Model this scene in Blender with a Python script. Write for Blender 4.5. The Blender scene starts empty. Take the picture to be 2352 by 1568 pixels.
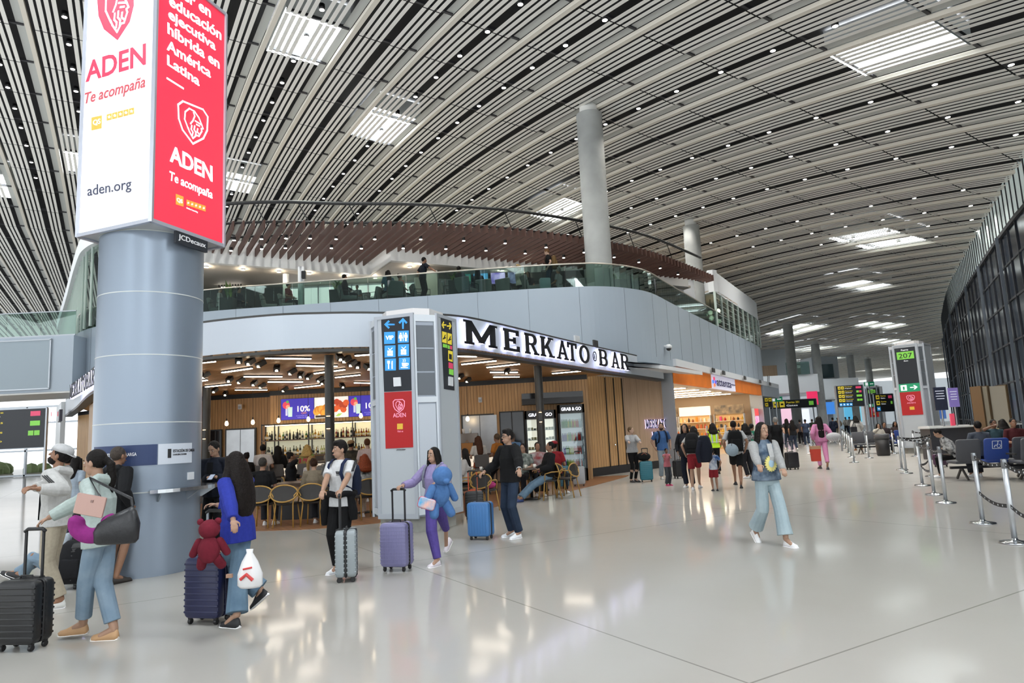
import bpy, math, random, re
from mathutils import Vector, Matrix, Quaternion
random.seed(7)
SC = bpy.context.scene
COL = SC.collection
W, H, F = 2352, 1568, 1568.0
PIT, ROL, CZ = math.radians(7.76), math.radians(2.75), 1.6
# ---------------------------------------------------------------- camera
cam_d = bpy.data.cameras.new('camera'); cam_d.sensor_width = 36.0; cam_d.lens = 24.0
cam = bpy.data.objects.new('camera', cam_d); COL.objects.link(cam)
cam.matrix_world = Matrix.Translation((0, 0, CZ)) @ Matrix.Rotation(math.pi/2 + PIT, 4, 'X') @ Matrix.Rotation(-ROL, 4, 'Z')
cam_d.clip_end = 600
SC.camera = cam
# ---------------------------------------------------------------- world, exposure
wd = bpy.data.worlds.new('world'); SC.world = wd; wd.use_nodes = True
_bg = wd.node_tree.nodes['Background']; _bg.inputs[0].default_value = (0.93, 0.97, 1.0, 1); _bg.inputs[1].default_value = 2.6
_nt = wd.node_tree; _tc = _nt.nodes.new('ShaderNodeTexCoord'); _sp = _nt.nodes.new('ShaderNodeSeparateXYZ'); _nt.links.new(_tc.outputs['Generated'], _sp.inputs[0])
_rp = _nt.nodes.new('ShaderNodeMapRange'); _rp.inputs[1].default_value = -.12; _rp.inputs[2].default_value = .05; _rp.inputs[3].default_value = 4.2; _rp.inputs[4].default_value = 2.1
_nt.links.new(_sp.outputs['Z'], _rp.inputs[0]); _nt.links.new(_rp.outputs[0], _bg.inputs[1])      # milky sky, brighter glow added below the horizon to light the ceiling
SC.view_settings.view_transform = 'Standard'; SC.view_settings.look = 'None'
SC.view_settings.exposure = -0.24; SC.view_settings.gamma = 1.0; SC.view_settings.use_curve_mapping = False
SC.cycles.max_bounces = 7; SC.cycles.diffuse_bounces = 4; SC.cycles.glossy_bounces = 3; SC.cycles.transmission_bounces = 4
SC.cycles.transparent_max_bounces = 8; SC.cycles.caustics_reflective = False; SC.cycles.caustics_refractive = False
SC.cycles.sample_clamp_indirect = 4.0
SKY_E = 30.0     # daylight through a skylight pane
SPOT_E = 14.0    # recessed downlight
SPOT_W = 360.0   # its beam, watts
# ---------------------------------------------------------------- pixel -> place
def ray(px, py):
    a, b = px-1176.0, 784.0-py
    c, s = math.cos(ROL), math.sin(ROL)
    x, y = a*c+b*s, -a*s+b*c
    return (x, F*math.cos(PIT)-y*math.sin(PIT), F*math.sin(PIT)+y*math.cos(PIT))
def PZ(px, py, z=0.0):
    d = ray(px, py); t = (z-CZ)/d[2]; return Vector((d[0]*t, d[1]*t, z))
def PD(px, py, Y):
    d = ray(px, py); t = Y/d[1]; return Vector((d[0]*t, Y, CZ+d[2]*t))
def PX(px, Y, z=0.0):            # point at depth Y and height z whose column is px
    py = 784.0
    for _ in range(6):
        p = PD(px, py, Y); py -= (z-p.z)/Y*F
    p.z = z; return p
def pix(p):
    x, y, z = p[0], p[1], p[2]-CZ
    cf = y*math.cos(PIT)+z*math.sin(PIT); v = -y*math.sin(PIT)+z*math.cos(PIT)
    if cf < .05: return (-1e5, -1e5)
    X, Y = x/cf*F, v/cf*F; c, s = math.cos(ROL), math.sin(ROL)
    return (1176+X*c-Y*s, 784-(X*s+Y*c))
# ---------------------------------------------------------------- materials
def lin(h):
    if isinstance(h, str):
        h = h.lstrip('#'); v = [int(h[i:i+2], 16)/255 for i in (0, 2, 4)]
    else: v = h
    return tuple((x/12.92 if x <= .04045 else ((x+.055)/1.055)**2.4) for x in v)
MATS = {}
def mat(key, col='#888888', rough=.6, metal=0., emit=0., noise=0., nscale=8., bump=0., bscale=40., col2=None, spec=.5, alpha=1., trans=0., coat=0.):
    if key in MATS: return MATS[key]
    m = bpy.data.materials.new(key); m.use_nodes = True; nt = m.node_tree; N = nt.nodes; L = nt.links
    b = N['Principled BSDF']; c = lin(col)+(1,)
    b.inputs['Base Color'].default_value = c; b.inputs['Roughness'].default_value = rough; b.inputs['Metallic'].default_value = metal
    b.inputs['Specular IOR Level'].default_value = spec; b.inputs['Alpha'].default_value = alpha
    b.inputs['Transmission Weight'].default_value = trans; b.inputs['Coat Weight'].default_value = coat
    if emit: b.inputs['Emission Color'].default_value = c; b.inputs['Emission Strength'].default_value = emit
    if noise or bump or col2:
        tc = N.new('ShaderNodeTexCoord')
    if noise or col2:
        n = N.new('ShaderNodeTexNoise'); n.inputs['Scale'].default_value = nscale; n.inputs['Detail'].default_value = 4
        L.new(tc.outputs['Object'], n.inputs['Vector'])
        mx = N.new('ShaderNodeMix'); mx.data_type = 'RGBA'
        c2 = lin(col2)+(1,) if col2 else tuple(x*(1-noise) for x in c[:3])+(1,)
        mx.inputs[6].default_value = c; mx.inputs[7].default_value = c2
        rp = N.new('ShaderNodeMapRange'); rp.inputs[1].default_value = .35; rp.inputs[2].default_value = .65
        L.new(n.outputs['Fac'], rp.inputs[0]); L.new(rp.outputs[0], mx.inputs[0]); L.new(mx.outputs[2], b.inputs['Base Color'])
        if emit: L.new(mx.outputs[2], b.inputs['Emission Color'])
    if bump:
        n2 = N.new('ShaderNodeTexNoise'); n2.inputs['Scale'].default_value = bscale; n2.inputs['Detail'].default_value = 3
        L.new(tc.outputs['Object'], n2.inputs['Vector'])
        bp = N.new('ShaderNodeBump'); bp.inputs['Strength'].default_value = bump; bp.inputs['Distance'].default_value = .02
        L.new(n2.outputs['Fac'], bp.inputs['Height']); L.new(bp.outputs[0], b.inputs['Normal'])
    MATS[key] = m; return m
def glass(key, col='#dfeeea', rough=.02, fac=.25):
    """thin architectural pane: mostly see-through with a tint and a mirror part"""
    if key in MATS: return MATS[key]
    m = bpy.data.materials.new(key); m.use_nodes = True; nt = m.node_tree; N = nt.nodes; L = nt.links
    N.remove(N['Principled BSDF']); o = N['Material Output']
    t = N.new('ShaderNodeBsdfTransparent'); t.inputs[0].default_value = lin(col)+(1,)
    g = N.new('ShaderNodeBsdfGlossy'); g.inputs[0].default_value = (.9, .95, .95, 1); g.inputs[1].default_value = rough
    f = N.new('ShaderNodeFresnel'); f.inputs[0].default_value = 1.45
    ad = N.new('ShaderNodeMath'); ad.operation = 'MULTIPLY_ADD'; ad.inputs[1].default_value = .8; ad.inputs[2].default_value = fac*.3
    L.new(f.outputs[0], ad.inputs[0])
    mx = N.new('ShaderNodeMixShader'); L.new(ad.outputs[0], mx.inputs[0]); L.new(t.outputs[0], mx.inputs[1]); L.new(g.outputs[0], mx.inputs[2])
    L.new(mx.outputs[0], o.inputs[0]); MATS[key] = m; return m
def wave_mat(key, ca, cb, scale=4., rough=.5, ang=0., detail=2., dist=2., axis='X', gap=None, gapw=.05, coord='Object'):
    """wood boards: fine grain along one axis, thin dark joints every `gap` metres across it"""
    if key in MATS: return MATS[key]
    m = bpy.data.materials.new(key); m.use_nodes = True; nt = m.node_tree; N = nt.nodes; L = nt.links; b = N['Principled BSDF']
    b.inputs['Roughness'].default_value = rough
    tc = N.new('ShaderNodeTexCoord'); mp = N.new('ShaderNodeMapping'); mp.inputs['Rotation'].default_value = (0, 0, ang)
    L.new(tc.outputs[coord], mp.inputs[0])
    st = N.new('ShaderNodeMapping'); st.inputs['Scale'].default_value = {'X': (scale, scale*.06, scale*.06), 'Y': (scale*.06, scale, scale*.06), 'Z': (scale, scale, scale*.05)}[axis]
    L.new(mp.outputs[0], st.inputs[0])
    n = N.new('ShaderNodeTexNoise'); n.inputs['Scale'].default_value = 3; n.inputs['Detail'].default_value = 5; L.new(st.outputs[0], n.inputs['Vector'])
    rp = N.new('ShaderNodeMapRange'); rp.inputs[1].default_value = .3; rp.inputs[2].default_value = .7; L.new(n.outputs['Fac'], rp.inputs[0])
    mx = N.new('ShaderNodeMix'); mx.data_type = 'RGBA'; mx.inputs[6].default_value = lin(ca)+(1,); mx.inputs[7].default_value = lin(cb)+(1,)
    L.new(rp.outputs[0], mx.inputs[0]); out = mx.outputs[2]
    if gap:
        sp = N.new('ShaderNodeSeparateXYZ'); L.new(mp.outputs[0], sp.inputs[0])
        md = N.new('ShaderNodeMath'); md.operation = 'PINGPONG'; md.inputs[1].default_value = gap/2; L.new(sp.outputs['Y' if axis == 'Y' else 'X'], md.inputs[0])
        ls = N.new('ShaderNodeMath'); ls.operation = 'LESS_THAN'; ls.inputs[1].default_value = gapw; L.new(md.outputs[0], ls.inputs[0])
        m2 = N.new('ShaderNodeMix'); m2.data_type = 'RGBA'; m2.inputs[7].default_value = tuple(x*.3 for x in lin(cb))+(1,)
        L.new(ls.outputs[0], m2.inputs[0]); L.new(out, m2.inputs[6]); out = m2.outputs[2]
    L.new(out, b.inputs['Base Color']); MATS[key] = m; return m
# ---------------------------------------------------------------- mesh builder
class MB:
    def __init__(s): s.v = []; s.f = []; s.mi = []; s.m = 0
    def add(s, vs, fs):
        o = len(s.v); s.v += [tuple(v) for v in vs]; s.f += [tuple(i+o for i in f) for f in fs]; s.mi += [s.m]*len(fs); return s
    def hexa(s, b, t):
        return s.add(list(b)+list(t), [(3, 2, 1, 0), (4, 5, 6, 7), (0, 1, 5, 4), (1, 2, 6, 5), (2, 3, 7, 6), (3, 0, 4, 7)])
    def box(s, c, sz, rz=0., M=None):
        x, y, z = sz[0]/2, sz[1]/2, sz[2]/2; R = Matrix.Rotation(rz, 3, 'Z') if M is None else M; c = Vector(c)
        p = [c+R@Vector(q) for q in ((-x, -y, -z), (x, -y, -z), (x, y, -z), (-x, y, -z), (-x, -y, z), (x, -y, z), (x, y, z), (-x, y, z))]
        return s.hexa(p[:4], p[4:])
    def rbox(s, c, sz, r, rz=0., n=3, M=None):
        """box with rounded vertical-plane corners (profile in local x,z) extruded along y with softened rims"""
        R = Matrix.Rotation(rz, 3, 'Z') if M is None else M; c = Vector(c); x, y, z = sz[0]/2, sz[1]/2, sz[2]/2
        def ring(k, yy):
            o = []
            for cx, cz, a0 in ((x-r, z-r, 0), (-x+r, z-r, 90), (-x+r, -z+r, 180), (x-r, -z+r, 270)):
                for i in range(n+1):
                    a = math.radians(a0+90*i/n); o.append(c+R@Vector((cx+(r-k)*math.cos(a), yy, cz+(r-k)*math.sin(a))))
            return o
        e = min(r*.6, y*.6)
        rs = [ring(e*.9, -y), ring(e*.25, -y+e*.35), ring(0, -y+e), ring(0, y-e), ring(e*.25, y-e*.35), ring(e*.9, y)]
        m = len(rs[0]); vs = [p for q in rs for p in q]; fs = [tuple(range(m))[::1], tuple(range(5*m+m-1, 5*m-1, -1))]
        for k in range(5):
            for i in range(m): j = (i+1) % m; fs.append((k*m+j, k*m+i, (k+1)*m+i, (k+1)*m+j))
        return s.add(vs, fs)
    def prism(s, poly, z0, z1):
        n = len(poly); vs = [(p[0], p[1], z0) for p in poly]+[(p[0], p[1], z1) for p in poly]
        return s.add(vs, [tuple(range(n-1, -1, -1)), tuple(range(n, 2*n))]+[(i, (i+1) % n, n+(i+1) % n, n+i) for i in range(n)])
    def wall(s, path, th, z0, z1):
        """upright wall of thickness th (to the left of the path)"""
        P = [Vector((p[0], p[1])) for p in path]; n = len(P); O = []
        for i in range(n):
            d = (P[min(i+1, n-1)]-P[max(i-1, 0)]).normalized(); O.append(P[i]+Vector((-d.y, d.x))*th)
        for i in range(n-1):
            a, b, c, d = P[i], P[i+1], O[i+1], O[i]
            q = [(a.x, a.y), (b.x, b.y), (c.x, c.y), (d.x, d.y)]
            s.hexa([(x, y, z0) for x, y in q], [(x, y, z1) for x, y in q])
        return s
    def sheet(s, path, z0, z1):
        for a, b in zip(path[:-1], path[1:]): s.add([(a[0], a[1], z0), (b[0], b[1], z0), (b[0], b[1], z1), (a[0], a[1], z1)], [(0, 1, 2, 3)])
        return s
    def rings(s, rs, cap=True):
        n = len(rs[0]); k = len(rs); fs = []
        for a in range(k-1):
            for i in range(n): j = (i+1) % n; fs.append((a*n+i, a*n+j, (a+1)*n+j, (a+1)*n+i))
        if cap: fs += [tuple(range(n-1, -1, -1)), tuple(range((k-1)*n, k*n))]
        return s.add([p for r in rs for p in r], fs)
    def lathe(s, c, prof, n=16, M=None):
        c = Vector(c); rs = []
        for r, z in prof:
            q = [Vector((r*math.cos(2*math.pi*i/n), r*math.sin(2*math.pi*i/n), z)) for i in range(n)]
            rs.append([c+(M@p if M is not None else p) for p in q])
        return s.rings(rs)
    def cyl(s, c, r, z0, z1, n=16): return s.lathe((c[0], c[1], 0), [(r, z0), (r, z1)], n)
    def tube(s, pts, r, n=8, flat=1., up=None):
        """round tube along points; r one radius or a list; flat squeezes it sideways"""
        P = [Vector(p) for p in pts]; m = len(P); R = r if isinstance(r, (list, tuple)) else [r]*m; rs = []; u = None
        for i in range(m):
            d = (P[min(i+1, m-1)]-P[max(i-1, 0)])
            d = d.normalized() if d.length > 1e-9 else Vector((0, 0, 1))
            if u is None:
                w = Vector(up) if up else (Vector((0, 0, 1)) if abs(d.z) < .9 else Vector((0, 1, 0)))
                u = d.cross(w).normalized()
            u = (u-d*u.dot(d)); u = u.normalized() if u.length > 1e-6 else d.orthogonal().normalized(); v = d.cross(u)
            rs.append([P[i]+u*(R[i]*math.cos(2*math.pi*k/n))+v*(R[i]*flat*math.sin(2*math.pi*k/n)) for k in range(n)])
        return s.rings(rs)
    def bar(s, a, b, w, h, up=(0, 0, 1)):
        a, b = Vector(a), Vector(b); d = (b-a); l = d.length; d.normalize(); u = Vector(up); x = d.cross(u).normalized(); u = x.cross(d)
        M = Matrix((x, d, u)).transposed(); return s.box((a+b)/2, (w, l, h), M=M)
    def ball(s, c, r, n=10, m=6, M=None):
        r = r if isinstance(r, (tuple, list)) else (r, r, r); c = Vector(c); rs = []
        for k in range(m+1):
            a = math.pi*(k+.04*(1 if k == 0 else -1 if k == m else 0))/m-math.pi/2
            q = [Vector((r[0]*math.cos(a)*math.cos(2*math.pi*i/n), r[1]*math.cos(a)*math.sin(2*math.pi*i/n), r[2]*math.sin(a))) for i in range(n)]
            rs.append([c+(M@p if M is not None else p) for p in q])
        return s.rings(rs)
    def plate(s, o, u, v, poly, d, n=None):
        """flat outline (local 2-d poly) on the plane o,u,v with thickness d along n"""
        o, u, v = Vector(o), Vector(u), Vector(v); n = n or u.cross(v); k = len(poly)
        a = [o+u*p[0]+v*p[1] for p in poly]; b = [p+n*d for p in a]
        return s.add(a+b, [tuple(range(k-1, -1, -1)), tuple(range(k, 2*k))]+[(i, (i+1) % k, k+(i+1) % k, k+i) for i in range(k)])
    def build(s, name, mats, parent=None, smooth=False, at=None):
        me = bpy.data.meshes.new(name)
        vs = s.v
        if at is not None: vs = [(x-at[0], y-at[1], z-at[2]) for x, y, z in vs]
        me.from_pydata(vs, [], s.f)
        mats = mats if isinstance(mats, (list, tuple)) else [mats]
        for m in mats: me.materials.append(m)
        if len(mats) > 1: me.polygons.foreach_set('material_index', s.mi)
        if smooth: me.polygons.foreach_set('use_smooth', [True]*len(s.f))
        me.update()
        o = bpy.data.objects.new(name, me); COL.objects.link(o)
        if at is not None: o.location = at
        if parent is not None: o.parent = parent
        if smooth == 2: me.set_sharp_from_angle(angle=math.radians(40))
        return o
def plain(l):
    """people are told apart by clothing, pose and what they hold"""
    l = re.sub(r' with (very )?(long )?(black|brown|dark|grey) hair', '', l); l = re.sub(r'\b(young |old |blonde |red-haired |fair-haired |grey-haired |long-haired )?(woman|man|girl|women|men)\b', 'person', l)
    return re.sub(r'\btoddler\b', 'small child', re.sub(r'\bboy\b', 'child', l))
def tag(o, label=None, cat=None, group=None, kind=None):
    if label: o['label'] = plain(label)
    if group: group = plain(group)
    if cat: o['category'] = cat
    if group: o['group'] = group
    if kind: o['kind'] = kind
    return o
def thing(name, label, cat, loc=(0, 0, 0), rz=0., group=None):
    o = bpy.data.objects.new(name, None); COL.objects.link(o); o.location = loc; o.rotation_euler = (0, 0, rz); o.empty_display_size = .2
    return tag(o, label, cat, group)
def struct(name, mb, m, smooth=False, parent=None):
    o = mb.build(name, m, parent, smooth)
    if parent is None: o['kind'] = 'structure'
    return o
def kids(o, K=None): return [c for c in COL.objects if c.parent == o]
def dup(o, loc=None, rz=None, label=None, group=None, parent=None):
    c = o.copy(); COL.objects.link(c)
    if parent is not None: c.parent = parent
    if loc is not None: c.location = loc
    if rz is not None: c.rotation_euler = (0, 0, rz)
    if label: c['label'] = plain(label)
    if group: c['group'] = plain(group)
    for ch in list(o.children): dup(ch, parent=c)
    return c
def curve(pts, n=6):
    P = [Vector((p[0], p[1])) for p in pts]; o = []
    for i in range(len(P)-1):
        a, b, c, d = P[max(i-1, 0)], P[i], P[i+1], P[min(i+2, len(P)-1)]
        for k in range(n):
            t = k/n; o.append(.5*((2*b)+(c-a)*t+(2*a-5*b+4*c-d)*t*t+(3*b-a-3*c+d)*t**3))
    return [(p.x, p.y) for p in o+[P[-1]]]
def along(path, d):
    """point and direction at distance d along a 2-d path"""
    for a, b in zip(path[:-1], path[1:]):
        a, b = Vector(a[:2]), Vector(b[:2]); l = (b-a).length
        if d <= l: return a+(b-a)*(d/l), (b-a)/l
        d -= l
    return b+(b-a).normalized()*d, (b-a).normalized()
def text(body, name, o, u, v, size, m, parent, ext=.002, bold=0., align='LEFT', xs=1., shear=0., sp=1.):
    """lettering as a mesh on the plane o,u,v"""
    cu = bpy.data.curves.new(name, 'FONT'); cu.body = body; cu.size = size; cu.extrude = ext; cu.offset = bold; cu.align_x = align; cu.shear = shear
    cu.resolution_u = 3; cu.space_character = sp
    t = bpy.data.objects.new(name, cu); COL.objects.link(t)
    dg = bpy.context.evaluated_depsgraph_get(); me = bpy.data.meshes.new_from_object(t.evaluated_get(dg)); me.name = name
    bpy.data.objects.remove(t); bpy.data.curves.remove(cu)
    u, v = Vector(u), Vector(v); n = u.cross(v)
    M = Matrix((u*xs, v, n)).transposed().to_4x4(); M.translation = Vector(o); me.transform(M)
    me.materials.clear(); me.materials.append(m)
    ob = bpy.data.objects.new(name, me); COL.objects.link(ob); ob.parent = parent
    return ob
def inset(path, d):
    o = []
    for i in range(len(path)):
        a, b = Vector(path[max(i-1, 0)]), Vector(path[min(i+1, len(path)-1)]); t = (b-a).normalized(); o.append((path[i][0]-t.y*d, path[i][1]+t.x*d))
    return o
def rect(x0, y0, x1, y1): return [(x0, y0), (x1, y0), (x1, y1), (x0, y1)]
Avec = Vector((math.sin(math.radians(29.3)), math.cos(math.radians(29.3)), 0)); Bvec = Vector((Avec.y, -Avec.x, 0))
TH = math.radians(29.789); Sv = Vector((-math.sin(TH), math.cos(TH), 0)); Tv = Vector((math.cos(TH), math.sin(TH), 0))
UP = Vector((0, 0, 1))
# ---------------------------------------------------------------- common materials
M_white = mat('white_paint', '#dfe3e6', .55)
M_grey = mat('grey_paint', '#a9b2ba', .45)
M_panel = mat('grey_metal_panel', '#b9c6d2', .38, noise=.06, nscale=.3)
M_fascia = mat('white_fascia', '#c3ccd6', .4)
M_dark = mat('dark_metal', '#33322f', .45)
M_black = mat('black_satin', '#141416', .45)
M_alu = mat('brushed_aluminium', '#aeb4ba', .35, .75)
M_steel = mat('polished_steel', '#c9cdd0', .16, 1.)
M_conc = mat('concrete', '#a3a6a4', .8, noise=.18, nscale=1.2, bump=.1, bscale=12)
M_glass = glass('balustrade_glass', '#cfe0da')
M_led = mat('white_led', '#fff6ea', .5, emit=9.)
M_wht_txt = mat('white_lettering', '#f4f5f6', .5)
M_blk_txt = mat('black_lettering', '#17181b', .5)
# ================================================================ floor
def floor_mat():
    m = bpy.data.materials.new('polished_terrazzo'); m.use_nodes = True; nt = m.node_tree; N = nt.nodes; L = nt.links; b = N['Principled BSDF']
    tc = N.new('ShaderNodeTexCoord'); mp = N.new('ShaderNodeMapping'); mp.vector_type = 'POINT'; mp.inputs['Rotation'].default_value = (0, 0, -math.radians(31.5))
    L.new(tc.outputs['Object'], mp.inputs[0]); sp = N.new('ShaderNodeSeparateXYZ'); L.new(mp.outputs[0], sp.inputs[0])
    masks = []
    for ax, off, per in (('X', 3.52, 6.8), ('Y', 3.12, 5.62)):
        a = N.new('ShaderNodeMath'); a.operation = 'SUBTRACT'; a.inputs[1].default_value = off; L.new(sp.outputs[ax], a.inputs[0])
        p = N.new('ShaderNodeMath'); p.operation = 'PINGPONG'; p.inputs[1].default_value = per/2; L.new(a.outputs[0], p.inputs[0])
        l = N.new('ShaderNodeMath'); l.operation = 'LESS_THAN'; l.inputs[1].default_value = .008; L.new(p.outputs[0], l.inputs[0]); masks.append(l)
    mx = N.new('ShaderNodeMath'); mx.operation = 'MAXIMUM'; L.new(masks[0].outputs[0], mx.inputs[0]); L.new(masks[1].outputs[0], mx.inputs[1])
    n = N.new('ShaderNodeTexNoise'); n.inputs['Scale'].default_value = .5; n.inputs['Detail'].default_value = 5; L.new(tc.outputs['Object'], n.inputs['Vector'])
    c = N.new('ShaderNodeMix'); c.data_type = 'RGBA'; c.inputs[6].default_value = lin('#bab7b1')+(1,); c.inputs[7].default_value = lin('#aeaaa3')+(1,); L.new(n.outputs['Fac'], c.inputs[0])
    c2 = N.new('ShaderNodeMix'); c2.data_type = 'RGBA'; c2.inputs[7].default_value = lin('#8d8a84')+(1,); L.new(mx.outputs[0], c2.inputs[0]); L.new(c.outputs[2], c2.inputs[6])
    N.remove(b); df = N.new('ShaderNodeBsdfDiffuse'); L.new(c2.outputs[2], df.inputs[0]); gy = N.new('ShaderNodeBsdfGlossy'); fr = N.new('ShaderNodeFresnel'); fr.inputs[0].default_value = 1.5
    cp = N.new('ShaderNodeMath'); cp.operation = 'MINIMUM'; cp.inputs[1].default_value = .46; L.new(fr.outputs[0], cp.inputs[0]); ms = N.new('ShaderNodeMixShader'); L.new(cp.outputs[0], ms.inputs[0]); L.new(df.outputs[0], ms.inputs[1]); L.new(gy.outputs[0], ms.inputs[2]); L.new(ms.outputs[0], N['Material Output'].inputs[0])      # sealed stone: matt body under a clear polish
    n3 = N.new('ShaderNodeTexNoise'); n3.inputs['Scale'].default_value = 1.3; n3.inputs['Detail'].default_value = 3; L.new(tc.outputs['Object'], n3.inputs['Vector'])
    r = N.new('ShaderNodeMapRange'); r.inputs[3].default_value = .05; r.inputs[4].default_value = .13; L.new(n3.outputs['Fac'], r.inputs[0]); L.new(r.outputs[0], gy.inputs['Roughness'])
    return m
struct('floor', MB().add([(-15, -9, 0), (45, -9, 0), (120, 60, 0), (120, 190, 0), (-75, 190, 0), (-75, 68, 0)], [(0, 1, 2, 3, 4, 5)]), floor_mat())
# ================================================================ slatted ceiling
def fs(s): s = min(max(s, -30), 50); return .28*s-.00386*s*s if s > 0 else .28*s*.6
def ft(t): return -.0389*t-.00264*t*t if t < 25 else -2.6225-.1709*15*(1-math.exp(-(t-25)/15))
def cz(s, t): return 11.19+fs(s)+ft(max(t, -30))
def cpt(s, t, dz=0.): p = Sv*s+Tv*t; return Vector((p.x, p.y, cz(s, t)+dz))
T0, BAY, S0, SEG = 6.199, 2.354, 20.57-2.95*12, 2.95
SKY = [(-1, 20.5, 23.9), (1, 26.1, 29.5), (5, 8.9, 11.9), (6, 29.7, 33.3), (12, 20.6, 24.2), (13, 20.6, 24.2), (17, 30, 32.6), (18, 30, 32.6), (25, 41.5, 43.6), (26, 41.5, 43.6), (27, 41.5, 43.6),
       (30, 48, 50.5), (31, 48, 50.5), (32, 48, 50.5), (-4, 38.3, 41), (-6, 42.8, 46), (-1, 37.5, 40), (22, 44, 49), (23, 44, 49), (28, 53, 58), (29, 53, 58), (12, 44, 47.5), (13, 44, 47.5), (40, 56, 59), (41, 56, 59), (45, 60, 63), (46, 60, 63), (38, 70, 75), (39, 70, 75), (48, 75, 80), (49, 75, 80), (52, 60, 66), (53, 60, 66), (34, 62, 67), (35, 62, 67), (44, 44, 49), (58, 66, 72),  # several far skylights are added to brighten the distant hall and its ceiling
       (-3, 4, 9), (0, -4, 2), (3, -14, -8), (-7, 8, 14), (7, -6, 0), (-9, 24, 29), (-12, 12, 18), (-5, -12, -6), (11, -10, -4), (-10, -6, 0)]
RIGHT_B = 4.6
def in_view(p, m=260):
    a, b = pix(p); return -m < a < W+m and -m < b < H
def behind_right(p): return (p.x*Bvec.x+p.y*Bvec.y) > RIGHT_B+1.6 and (p.x*Avec.x+p.y*Avec.y) < 84
sl = MB()
SLATS = [(.27+.212*i, .13) for i in range(4)]+[(1.34+.212*i, .13) for i in range(3)]
for k in range(-18, 62):
    t0 = T0+k*BAY
    for j in range(0, 42):
        s0 = S0+j*SEG; s1 = s0+SEG-.06; pm = cpt((s0+s1)/2, t0+1.1)
        if not in_view(pm) or pm.length > 190 or behind_right(pm): continue
        far = pm.length > 90; parts = 1 if far else 2
        for q in range(parts):
            a0 = s0+(s1-s0)*q/parts; a1 = s0+(s1-s0)*(q+1)/parts
            sl.m = 0
            for x, w in (SLATS if not far else [(.38, .3), (.8, .3), (1.4, .5)]):
                sl.hexa([cpt(a0, t0+x), cpt(a0, t0+x+w), cpt(a1, t0+x+w), cpt(a1, t0+x)], [cpt(a0, t0+x, .006), cpt(a0, t0+x+w, .006), cpt(a1, t0+x+w, .006), cpt(a1, t0+x, .006)])
            sl.m = 1; e0, e1 = (s0, s0+SEG) if parts == 1 else ((s0, a1) if q == 0 else (a0, s0+SEG))
            sl.hexa([cpt(e0, t0, -.03), cpt(e0, t0+.15, -.03), cpt(e1, t0+.15, -.03), cpt(e1, t0, -.03)], [cpt(e0, t0, .1), cpt(e0, t0+.15, .1), cpt(e1, t0+.15, .1), cpt(e1, t0, .1)])
            sl.m = 2; sl.add([cpt(e0, t0+2.08, .12), cpt(e0, t0+2.34, .12), cpt(e1, t0+2.34, .12), cpt(e1, t0+2.08, .12)], [(3, 2, 1, 0)])
        sl.m = 3; sl.hexa([cpt(s1-.04, t0+.3, .07), cpt(s1-.04, t0+2.3, .07), cpt(s1+.06, t0+2.3, .07), cpt(s1+.06, t0+.3, .07)], [cpt(s1-.04, t0+.3, .17), cpt(s1-.04, t0+2.3, .17), cpt(s1+.06, t0+2.3, .17), cpt(s1+.06, t0+.3, .17)])
ceil = struct('ceiling', sl, [mat('ceiling_slat', '#f0eee7', .6), mat('ceiling_beam', '#dcd6c9', .5), mat('ceiling_recess', '#b4b7b4', .6), mat('ceiling_rail', '#26262a', .6)])
dk = MB()      # roof deck over the slats
skyset = [(k, a, b) for k, a, b in SKY]
NS = [S0-12+SEG*i for i in range(0, 52)]
for i in range(len(NS)-1):
    for k in range(-24, 66):
        t0 = T0+k*BAY; a, b = NS[i], NS[i+1]
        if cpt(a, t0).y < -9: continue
        dk.add([cpt(a, t0, .95), cpt(a, t0+BAY, .95), cpt(b, t0+BAY, .95), cpt(b, t0, .95)], [(3, 2, 1, 0)])
struct('ceiling_deck', dk, mat('roof_deck', '#1b1b1d', .8), parent=ceil)
M_sky = mat('skylight_pane', '#f6fbff', .3, emit=SKY_E); M_well = mat('skylight_well', '#e6eae8', .5)
for i, (k, a, b) in enumerate(SKY):
    t0 = T0+k*BAY+.27; t1 = T0+(k+1)*BAY; n = 4
    fr = MB()
    for s_ in (a, b): fr.add([cpt(s_, t0, .16), cpt(s_, t1, .16), cpt(s_, t1, .9), cpt(s_, t0, .9)], [(0, 1, 2, 3)])
    for t_ in (t0+.01, t1-.01): fr.add([cpt(a, t_, .16), cpt(b, t_, .16), cpt(b, t_, .9), cpt(a, t_, .9)], [(0, 1, 2, 3)])
    w = fr.build('window_%d' % (i+1), M_well); w['kind'] = 'structure'
    for q in range(n):
        s0, s1 = a+(b-a)*q/n+.03, a+(b-a)*(q+1)/n-.03
        MB().hexa([cpt(s0, t0+.02, .84), cpt(s0, t1-.02, .84), cpt(s1, t1-.02, .84), cpt(s1, t0+.02, .84)], [cpt(s0, t0+.02, .86), cpt(s0, t1-.02, .86), cpt(s1, t1-.02, .86), cpt(s1, t0+.02, .86)]).build('pane', M_sky, w)
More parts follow.
